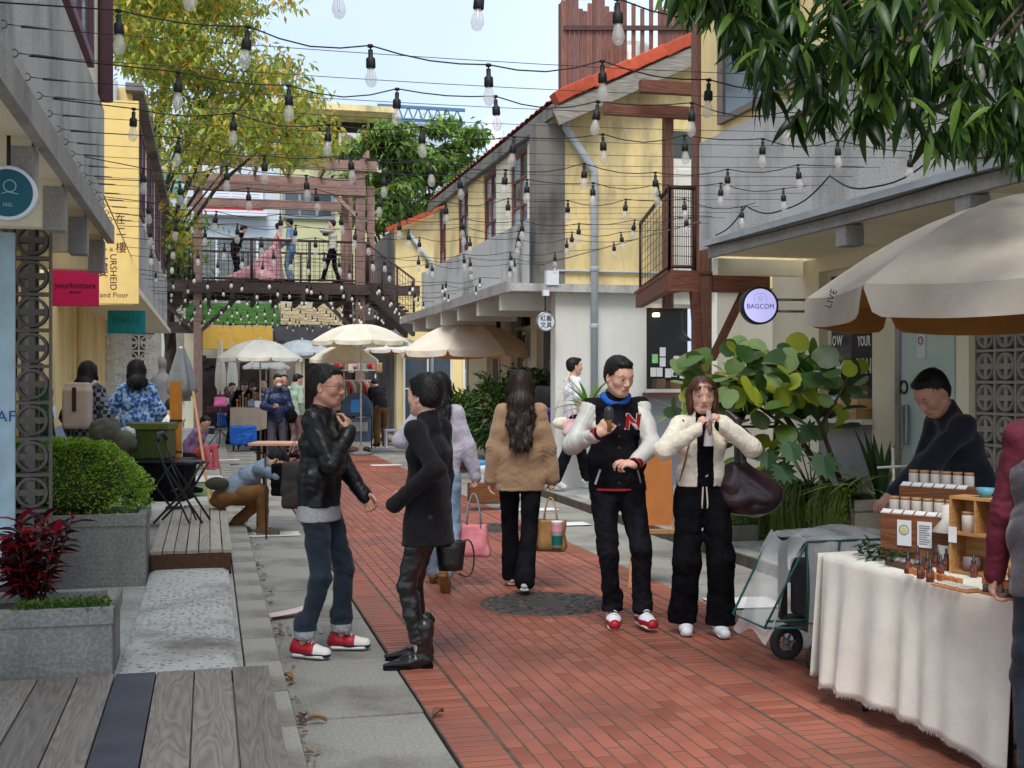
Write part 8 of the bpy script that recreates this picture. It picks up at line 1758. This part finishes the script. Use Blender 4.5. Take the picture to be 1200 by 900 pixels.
# stroller wagon
p = W(418, HOR, 26.5); e = empty('stroller', (p.x, p.y, 0), -TH, 'folded blue grey pet stroller with a clear hood on the brick path', 'stroller'); STB = mat('slate_blue_fabric', hexc(66, 84, 106), .8, .2, 6, bump=.3); bz = lambda py: W(0, py, 26.5).z
F = Field((-.5, -.5, .1), (.5, .5, 1.8), .016); F.ell((0, 0, bz(480)), (.36, .3, .38)); F.plane((0, 0, bz(488)), (0, 0, -1)); F.folds(.01, 18); link('hood', F.mesh('hood', [STB, mat('bright_blue_cloth', hexc(60, 130, 200), .6, .2, 4)], zones=[lambda P: (np.abs(P[:, 0] - .03) < .12) & (P[:, 1] < 0) & (P[:, 2] > bz(482) - .02) & (P[:, 2] < bz(468))]), e)
bx('fabric_body', (-.33, -.26, bz(517)), (.33, .26, bz(490)), STB, e, .02); bx('mesh_panel', (-.28, -.275, bz(505)), (.28, -.262, bz(494)), mat('grey_mesh', hexc(130, 136, 140), .8, .2), e)
for sx in (-.34, .34): m = MB(); m.tube([(sx, -.1, .1), (sx, .05, bz(470))], .014, 8); m.build('frame_tube', MBLK, e); m = MB(); m.lathe([(0, -.03), (.08, -.03), (.085, 0), (.08, .03), (0, .03)], 18, M=Matrix.Rotation(PI / 2, 4, 'Y') if False else Matrix.Rotation(PI / 2, 4, 'X'), c=(sx * .7, -.15, .085)); m.build('wheel', MBLK, e)
# right side: raised step, white stools, big black and purple drum, planter boxes
o = bx('wooden_ledge', (4.72, 12.6, .10), (5.1, 14.6, .2), BRZ, bevel=.01); tag(o, 'low stone step behind the easel on the right pavement', 'step')
p = W(648, HOR, 17.6); e = empty('barrel_stack', (p.x, p.y, .1), 0, 'black drum standing on a purple tub on the right pavement', 'barrel'); z1, z2, z3 = W(0, 510, 17.6).z - .1, W(0, 477, 17.6).z - .1, W(0, 452, 17.6).z - .1
m = MB(); m.lathe([(0, 0), (.2, 0), (.22, .05), (.24, z2 - .1), (.26, z2 - .08), (.26, z2), (0, z2)], 28); m.build('tub', mat('purple_plastic', hexc(72, 48, 140), .45, .1), e); m = MB(); m.lathe([(0, z2 + .002), (.25, z2 + .002), (.27, z2 + .04), (.27, z3 - .05), (.24, z3), (0, z3)], 28); m.build('drum', mat('black_plastic', (.02, .02, .022, 1), .5), e)
e = empty('plastic_stool', (p.x + .02, p.y - .45, .1), 0, 'white slatted plastic stool in front of the purple tub', 'stool'); bx('seat', (-.16, -.14, .40), (.16, .14, .43), WHITE, e, .01)
for sx in (-.14, .14):
 for sy in (-.12, .12): bx('leg', (sx - .015, sy - .015, 0), (sx + .015, sy + .015, .4), WHITE, e)
for k in range(6): bx('slat', (-.12 + k * .045, -.14, .28), (-.10 + k * .045, -.13, .40), WHITE, e)
p = W(466, HOR, 27); e = empty('white_bench', (p.x, p.y, .1), 0, 'small white bench with goods beside the clothes rail', 'bench'); bx('seat', (-.3, -.15, .38), (.3, .15, .42), WHITE, e)
for sx in (-.27, .25): bx('leg', (sx - .02, -.13, 0), (sx + .02, .13, .38), WHITE, e)
for k, (px, d, s_, cm, lab) in enumerate(((574, 15.6, .30, mat('white_blue_sack', hexc(196, 204, 216), .6, .15, 3), 'white and blue sack beside the tan sweater woman'), (562, 16.0, .16, mat('blue_carton', hexc(70, 140, 190), .6), 'small blue carton beside the white sack'))):
 p = W(px, HOR, d); F = Field((-.3, -.3, 0), (.3, .3, .7), .012); F.rbox((0, 0, .2 + .05 * k), (s_ * .55, .12, .2), None, .04, 0); F.folds(.008, 18); o = link('sack' if k == 0 else 'carton', F.mesh('sack', cm), None, (p.x, p.y, .1)); tag(o, lab, 'sack' if k == 0 else 'carton')
p = W(582, HOR, 14.9); o = bx('timber_trough', (p.x - .35, p.y - .1, .1), (p.x + .2, p.y + .12, .34), BOXW, bevel=.01); tag(o, 'brown timber trough at the kerb beside the tan sweater woman', 'planter')
# ---------------------------------------------------------------- festoon lights
GLB = mat('bulb_glass', (.85, .84, .80, 1), .08, .02, 3, alpha=.34, spec=.9); FIL = mat('filament', hexc(230, 190, 120), .4, .05); CAB = mat('black_cable', (.012, .012, .013, 1), .6, .05)
m = MB(); m.lathe([(.011, -.02), (.011, -.052), (.021, -.06), (.022, -.10), (.018, -.104), (0, -.104)], 14); m.tube([(0, 0, 0), (0, 0, -.03)], .004, 5); m.lathe([(0, .006), (.012, .004), (.014, -.008), (0, -.01)], 10); SOCK = m.mesh('bulb_socket', CAB)
m = MB(); m.lathe([(.014, -.104), (.017, -.115), (.026, -.145), (.027, -.16), (.019, -.183), (.006, -.191), (0, -.192)], 16); BULB = m.mesh('bulb_glass', GLB); m = MB(); m.tube([(-.005, 0, -.108), (-.007, 0, -.15), (0, 0, -.165), (.007, 0, -.15), (.005, 0, -.108)], .0012, 4); FILM = m.mesh('filament', FIL)
m = MB(); m.lathe([(0, .0), (.015, -.02), (.015, -.09), (0, -.09)], 6); SOCKF = m.mesh('bulb_socket', CAB); m = MB(); m.lathe([(.012, -.09), (.024, -.125), (.018, -.15), (0, -.16)], 8); BULBF = m.mesh('bulb_glass', mat('bulb_milky', hexc(214, 210, 200), .3, .05))
def festoon(y, x0, x1, z0, z1, idx, far=False, sp=.56, ph=0, sag=.10, xb0_=None, skew=0, lab=None):
 e = empty('string_light', (0, y, 0), 0, lab or ('%s string of clear bulbs from the camera, hung across the street' % ORD[idx]), 'string light', 'festoon strings across the street')
 f = lambda x: z0 + (z1 - z0) * (x - x0) / (x1 - x0) - sag * 4 * ((x - x0) / (x1 - x0)) * (1 - (x - x0) / (x1 - x0)) 
 xs_ = []; x = x0 + .25 + ph
 while x < x1 - .12: xs_.append(x); x += sp * (1 + rnd.uniform(-.05, .05))
 pts = [(x0, 0, f(x0))]; zs_ = []
 for i, x in enumerate(xs_):
  jz = rnd.uniform(-.05, .035) if not far else rnd.uniform(-.03, .03); zs_.append(f(x) + jz)
  if i: xm_ = (xs_[i - 1] + x) / 2; pts += [(xs_[i - 1] + (x - xs_[i - 1]) * t, skew * 0, (zs_[i - 1] * (1 - t) + zs_[i] * t) - .035 * math.sin(PI * t) * (1 + .5 * math.sin(i * 3 + idx))) for t in (.25, .5, .75)]
  pts.append((x, 0, zs_[-1]))
 pts.append((x1, 0, f(x1))); m = MB(); m.tube(pts, .0036 if not far else .005, 5 if not far else 3); m.build('cable', CAB, e)
 for x, z in zip(xs_, zs_):
  dx = rnd.gauss(0, .06); s_ = link('bulb_socket', SOCKF if far else SOCK, e, (x, 0, z), (rnd.gauss(0, .05), dx, rnd.random() * 6)); link('bulb', BULBF if far else BULB, s_)
  if not far: link('filament', FILM, s_)
 return e
rows = [4.62, 5.42, 6.28, 7.2, 8.1, 9.0, 9.95, 10.9, 11.9, 12.9, 13.9, 14.9, 15.9]
for i, y in enumerate(rows):
 festoon(y, -.86 if y < 10.9 else -.88 - .1 * (y - 10.9) / 5.6, 4.8 if y < 11.3 else 4.83 - .36 * (y - 11.3) / 4.9, 3.20, 3.22, i, ph=(i * .23) % .5, sag=.07 + .03 * math.sin(i * 2))
for i in range(14):
 y = 16.9 + i * 1.05; festoon(y, -.95, 4.1, 3.12 + .02 * (i % 3), 3.1, 0, True, .5, (i * .19) % .45, .10, lab='%s small string of bulbs beyond the thirteen near ones' % ['first', 'second', 'third', 'fourth', 'fifth', 'sixth', 'seventh', 'eighth', 'ninth', 'tenth', 'eleventh', 'twelfth', 'thirteenth', 'last'][i])
EYE_L = mat('galvanised_hook', hexc(120, 120, 118), .4, .1, metal=.8)
for i, (px, py) in enumerate(((2, 28), (15, 62), (30, 90), (44, 112), (56, 133), (67, 151), (75, 166), (83, 180), (90, 193), (97, 205), (103, 214), (110, 225), (115, 233), (120, 241), (124, 249), (128, 257))):
 d = DX(px, -.88); p = W(px, py, d); e = empty('steel_wire', (0, p.y, 0), 0, '%s thin steel span wire counted from the camera, hooked to the left parapet' % ORD[i], 'wire', 'span wires across the street'); xr3 = 4.83 if p.y < 11.3 else 4.45
 m = MB(); m.tube([(-.80 + (xr3 + .80) * t, 0, p.z - .01 - .05 * math.sin(PI * t) + .1 * t) for t in [k / 12 for k in range(13)]], .0018, 4); m.build('wire', MBLK, e)
 m = MB(); m.tube([(-.875 + .018 * math.cos(a), 0, p.z + .018 * math.sin(a)) for a in [k * PI / 5 for k in range(10)]], .004, 5, closed=True); m.tube([(-.855, 0, p.z), (-.80, 0, p.z - .004)], .003, 5); m.tube([(-.80, 0, p.z - .004), (-.78, .008, p.z - .005), (-.70, .008, p.z - .007), (-.68, 0, p.z - .01), (-.70, -.008, p.z - .007), (-.78, -.008, p.z - .005)], .004, 5, closed=True); m.build('turnbuckle', EYE_L, e)
for a_, b_, lab in (((-.88, 10.85, 3.2), (-.98, 16.65, 3.2), 'steel guy cable along the left between the grey parapet and the yellow building'), ((4.83, 11.25, 3.22), (4.47, 16.2, 3.22), 'steel guy cable along the right between the grey parapet and the sooty corner pier')):
 m = MB(); m.tube([a_, b_], .006, 6); o = m.build('guy_cable', EYE_L); tag(o, lab, 'cable')
# loose cable looping along the right canopy edge
for k, (pts, lab) in enumerate((([(4.7, 10.6, 3.0), (4.68, 9.9, 3.18), (4.7, 9.2, 3.05), (4.68, 8.4, 3.2), (4.7, 7.8, 3.02), (4.7, 7.0, 3.12), (4.7, 6.2, 3.0)], 'slack black cable looping along the right canopy edge'), ([(4.74, 10.9, 2.93), (4.74, 9.0, 2.90), (4.74, 7.0, 2.92), (4.74, 4, 2.91)], 'thin cable running along the underside of the right canopy edge'))):
 m = MB(); pp = [Vector(q) for q in pts]; sm_ = []
 for i in range(len(pp) - 1):
  for t in range(6): q = pp[i].lerp(pp[i + 1], t / 6); q.z -= .05 * math.sin(PI * t / 6) * (1 if k == 0 else .2); sm_.append(q)
 m.tube(sm_ + [pp[-1]], .007, 6); o = m.build('loose_cable', CAB); tag(o, lab, 'cable')
P_man_jacket(); P_man_coat(); P_lavender(); P_tan(); P_varsity(); P_cream(); P_vendor(); P_edge()
# middle distance
e, J = P_basic(671, 16.5, 72, .15, 1.78, 'man in white t-shirt and black trousers walking to the right', WHITE, BLKJ, .010, face=True, topn='t_shirt', gt=dict(sl=.34, sleeve_r=1.0, hem=-.07, loose=.022, cuff=0), shoes=(WHITE, RUB),
 feet={'R': (.09, -.28, .03, 0, 25), 'L': (-.09, .26, 0, 0)}, hands={'R': (.25, .05, .86), 'L': (-.22, .1, .86)}, gl=dict(kr=.078, hr=.078, hemz=.06))
b = tote('carrier_bag', mat('pink_clear_plastic', hexc(222, 180, 184), .3, .2), .2, .22, .1, .2, 'pale pink plastic carrier bag held by the man in white', 'bag', W(668, 474, 16.3), 0)
m = MB(); F = Field((-.3, -.2, -.2), (.3, .2, .2), .012); F.ell((0, 0, 0), (.14, .07, .09)); F.folds(.006, 30); o = empty('sling_bag', W(659, 496, 16.35), -TH, 'small cream sling bag at the hip of the man in white', 'bag'); link('bag_body', F.mesh('bag_body', FLEECE), o)
m = MB(); m.tube([(-.12, 0, .05), (-.05, -.03, .35), (.1, -.08, .7)], .008, 5); m.build('strap', FLEECE, o)
P_basic(688, 17.4, 75, .15, 1.68, 'woman beside the man in white, mostly hidden behind him', mat('mauve_cloth', hexc(150, 110, 120), .8), BLKJ, .013, fem=True, hs='bob', face=True)
P_basic(325, 21.5, 168, 0, 1.74, 'man in navy jacket with face mask and glasses looking at his phone', NAVY, GREYP, .012, face=True, gt=dict(collar=.03, cuff=.045, sleeve_r=1.15), hands={'R': (.06, .28, 1.12), 'L': (-.28, .06, .86)}, yaw=-20, pitch=10,
 hd={'R': dict(curl=.9, dir=(-.4, .5, .3), nrm=(-.3, 0, 1))}, epole={'R': (1, -.4, -.8)})
p = W(331, 474, 21.15); o = bx('phone', (p.x - .035, p.y - .07, p.z), (p.x + .035, p.y + .07, p.z + .012), BLK); tag(o, 'dark phone in the hand of the man in the navy jacket', 'phone')
J = skeleton(1.74, yaw=-20, pitch=10); e = [o for o in C.objects if o.get('label', '').startswith('man in navy')][0]
F = Field(J['hc'] - .15, J['hc'] + .15, .008); F.ell(head_pt(J, 0, .07, -.055), (.05, .045, .045), J['HR']); link('face_mask', F.mesh('face_mask', mat('mask_white', hexc(200, 208, 214), .8)), e); glasses(J, e, MBLK, .021, .015, .002)
F = Field((-.5, -.3, .7), (0, .4, 1.3), .012); F.ell((-.24, .16, .98), (.11, .06, .13)); F.folds(.006, 30); o = empty('shoulder_bag', e.location.copy(), e.rotation_euler.z, 'dark bag hanging beside the man in the navy jacket', 'bag'); link('bag_body', F.mesh('bag_body', BLK), o)
P_basic(346, 25.0, 35, 0, 1.77, 'person in pale green hoodie and mauve trousers seen from behind', SAGE, mat('mauve_trouser', hexc(120, 100, 106), .8), .015, gt=dict(collar=.04, neck=.075), yaw=20, pitch=20)
P_basic(333, 27, 180, 0, 1.76, 'dark haired person in black behind the navy jacket man', BLK, BLK, .016, face=True)
e, J = P_basic(102, 12.6, 6, .12, 1.69, 'dark haired woman in plaid shirt wearing a beige backpack', PLAID, BLKJ, .010, hs='long', fem=True, topn='shirt', gt=dict(loose=.035, hem=-.02), hands={'R': (.24, .12, .95), 'L': (-.22, .1, .9)}, hb=dict(vol=.004, length=.3, wave_=.006), yaw=-14)
F = Field((-.35, -.5, .7), (.35, .15, 1.65), .010); F.rbox((0, -.215, 1.20), (.150, .07, .215), r=.045, k=.02); F.rbox((0, -.2, 1.42), (.13, .05, .05), r=.03, k=.04); F.folds(.003, 14)
bp = empty('backpack', e.location.copy(), e.rotation_euler.z, 'beige roll top backpack on the back of the woman in plaid', 'backpack'); link('pack_body', F.mesh('pack_body', TAUPE), bp)
bx('buckle_strap', (-.02, -.302, 1.17), (.02, -.284, 1.42), MBLK, bp, .004)
for sd in (1, -1):
 m = MB(); m.tube([(sd * .10, -.16, 1.42), (sd * .115, -.06, 1.475), (sd * .115, .06, 1.45), (sd * .12, .13, 1.3)], .022, 8); m.build('shoulder_strap', TAUPE, bp)
e, J = P_basic(160, 13.4, -22, .12, 1.72, 'dark haired woman in a blue patterned knit and jeans', FAIR, DENIM, .010, hs='long', fem=True, topn='sweater', gt=dict(loose=.036, hem=.04, sleeve_r=1.2), hands={'L': (-.22, .28, 1.15), 'R': (.22, .2, 1.0)}, hb=dict(vol=.004, length=.3, wave_=.008), yaw=-10,
 hd={'L': dict(curl=.7, dir=(-.2, .8, .5))})
P_basic(186, 15.6, 45, .12, 1.66, 'seated person in white shirt beside the orange plank', WHITE, BLKJ, .013, topn='shirt', pel=(0, 0, .5), feet={'R': (.12, .4, 0), 'L': (-.12, .4, 0)}, lean=12, pitch=25)
P_basic(40, 12.4, 20, .12, 1.68, 'person in green and tan half hidden by the breeze block screen', mat('dark_green_cloth', hexc(24, 70, 58), .8), mat('tan_cloth', hexc(150, 104, 70), .8), .014)
P_basic(447, 27.5, -30, .1, 1.70, 'person in dark top and brown trousers bending over beside the clothes rail', mat('dark_fleece', hexc(36, 32, 36), .9), KHAK, .016, lean=32, pitch=30, hands={'R': (.2, .4, .8), 'L': (-.2, .4, .8)}, gl=dict(kr=.08, hr=.08))
# the photographer sitting low on the wooden step, bent over
e, J = P_basic(262, 12.45, 78, 0, 1.66, 'person in blue grey jacket and brown trousers sitting bent over on the wooden step', BLUG, KHAK, .009, topn='jacket', pel=(0, 0, .40), lean=52, pitch=35, shoes=(mat('grey_shoe', hexc(92, 84, 74), .8), mat('shoe_sole', hexc(130, 120, 104), .8)),
 feet={'R': (.12, .40, 0, 6), 'L': (-.13, .10, 0, -4)}, kpole={'R': (.2, .6, 1), 'L': (-.2, .6, 1)}, hands={'R': (.18, .60, .5), 'L': (-.1, .55, .5)}, gt=dict(loose=.034, hem=-.02, collar=.03, seed=4), gl=dict(kr=.074, hr=.062, fold=.006, loose=.02), epole={'R': (1, 0, .4), 'L': (-1, 0, .3)})
F = Field((-.35, -.45, .2), (.4, .3, .8), .009); F.ell(J['pelvis'] + V3(.17, -.06, .15), (.06, .12, .07), k=.0); F.folds(.003, 30)
o = empty('waist_bag', e.location.copy(), e.rotation_euler.z, 'olive green waist pouch on the bent over person', 'bag'); link('bag_body', F.mesh('bag_body', OLIVE), o)
# market stall crowd, about 20 m away
for px, d, hc, h, lab, top, leg, kw in (
 (319, 28.6, -70, 1.66, 'vendor in dark brown jacket reaching over the jewellery stall', mat('dark_brown_cloth', hexc(48, 36, 32), .85), BLKJ, dict(pel=(0, 0, .78), feet={'R': (.12, .3, 0), 'L': (-.12, .3, 0)}, lean=30, pitch=25, hands={'R': (.15, .55, .95), 'L': (-.15, .6, .9)})),
 (284, 29.5, 150, 1.64, 'browsing person in black with a pink bag strap', BLK, BLKJ, dict(pitch=30, lean=10)),
 (300, 30.0, 190, 1.60, 'browsing person in grey green at the back of the stall', mat('grey_green_cloth', hexc(90, 104, 92), .85), GREYP, dict(pitch=35, lean=12)),
 (270, 30.5, 120, 1.58, 'person in plum red top among the stall crowd', mat('plum_cloth', hexc(90, 50, 66), .85), BLKJ, dict(pitch=20)),
 (309, 31.0, 175, 1.66, 'person in charcoal deep inside the crowded stall', GRYK, BLKJ, dict()),
 (226, 21.0, 110, 1.60, 'person in lilac sitting on the ground beside the easel', mat('lilac_cloth', hexc(150, 120, 160), .85), mat('rose_cloth', hexc(190, 90, 100), .85), dict(pel=(0, 0, .3), feet={'R': (.12, .45, 0), 'L': (-.12, .4, 0)}, lean=20, pitch=20))):
 P_basic(px, d, hc, 0.0, h, lab, top, leg, .018, **kw)
# people up on the timber deck

P_basic(341, 33.2, -80, ZD, 1.80, 'groom in pale blue jacket kissing the bride on the deck', LITEB, LITEB, .02, hands={'R': (.2, .3, 1.1), 'L': (-.2, .2, 1.0)}, pitch=12, gt=dict(hem=-.1))
e, J = P_basic(324, 33.0, 80, ZD, 1.66, 'bride in a wide pink tulle gown leaning to kiss the groom', TULLE, TULLE, .02, fem=True, hs='short', lean=5, pitch=-4, gt=dict(hem=.05, sl=.2, loose=.01), topn='bodice', hands={'R': (.15, .35, 1.2), 'L': (-.15, .35, 1.15)})
F = Field((-1, -1.6, 0), (1, .8, 1.3), .022); F.cap((0, 0, 1.02), (0, -.30, .16), .11, .56, .05); F.cap((0, -.45, .26), (0, -1.25, .05), .30, .14, .1, u=V3(1, 0, 0), f=1.6); F.plane((0, 0, .01), (0, 0, -1)); F.folds(.012, 26, 2, zs=.1); link('gown_skirt', F.mesh('gown_skirt', TULLE), e)
P_basic(390, 33.0, -88, ZD, 1.74, 'photographer in cream jacket and black cap on the deck', mat('cream_cloth', hexc(200, 192, 176), .8), BLK, .02, hands={'R': (.12, .25, 1.5), 'L': (-.1, .3, 1.48)}, feet={'R': (.12, -.15, 0), 'L': (-.12, .25, 0)})
p = W(384, 274, 33.0); m = MB(); m.box((-.09, -.06, -.06), (.09, .06, .06)); m.lathe([(.05, 0), (.05, .14), (0, .14)], 12, M=Matrix.Rotation(-PI / 2, 4, 'Y')); o = m.build('camera_body', MBLK, None, loc=p, rot=(0, 0, -TH)); tag(o, 'black camera held up by the photographer on the deck', 'camera')
P_basic(275, 33.4, 60, ZD, 1.70, 'assistant in black bending with a bag at the left of the deck', BLK, BLK, .02, lean=18, pitch=20)
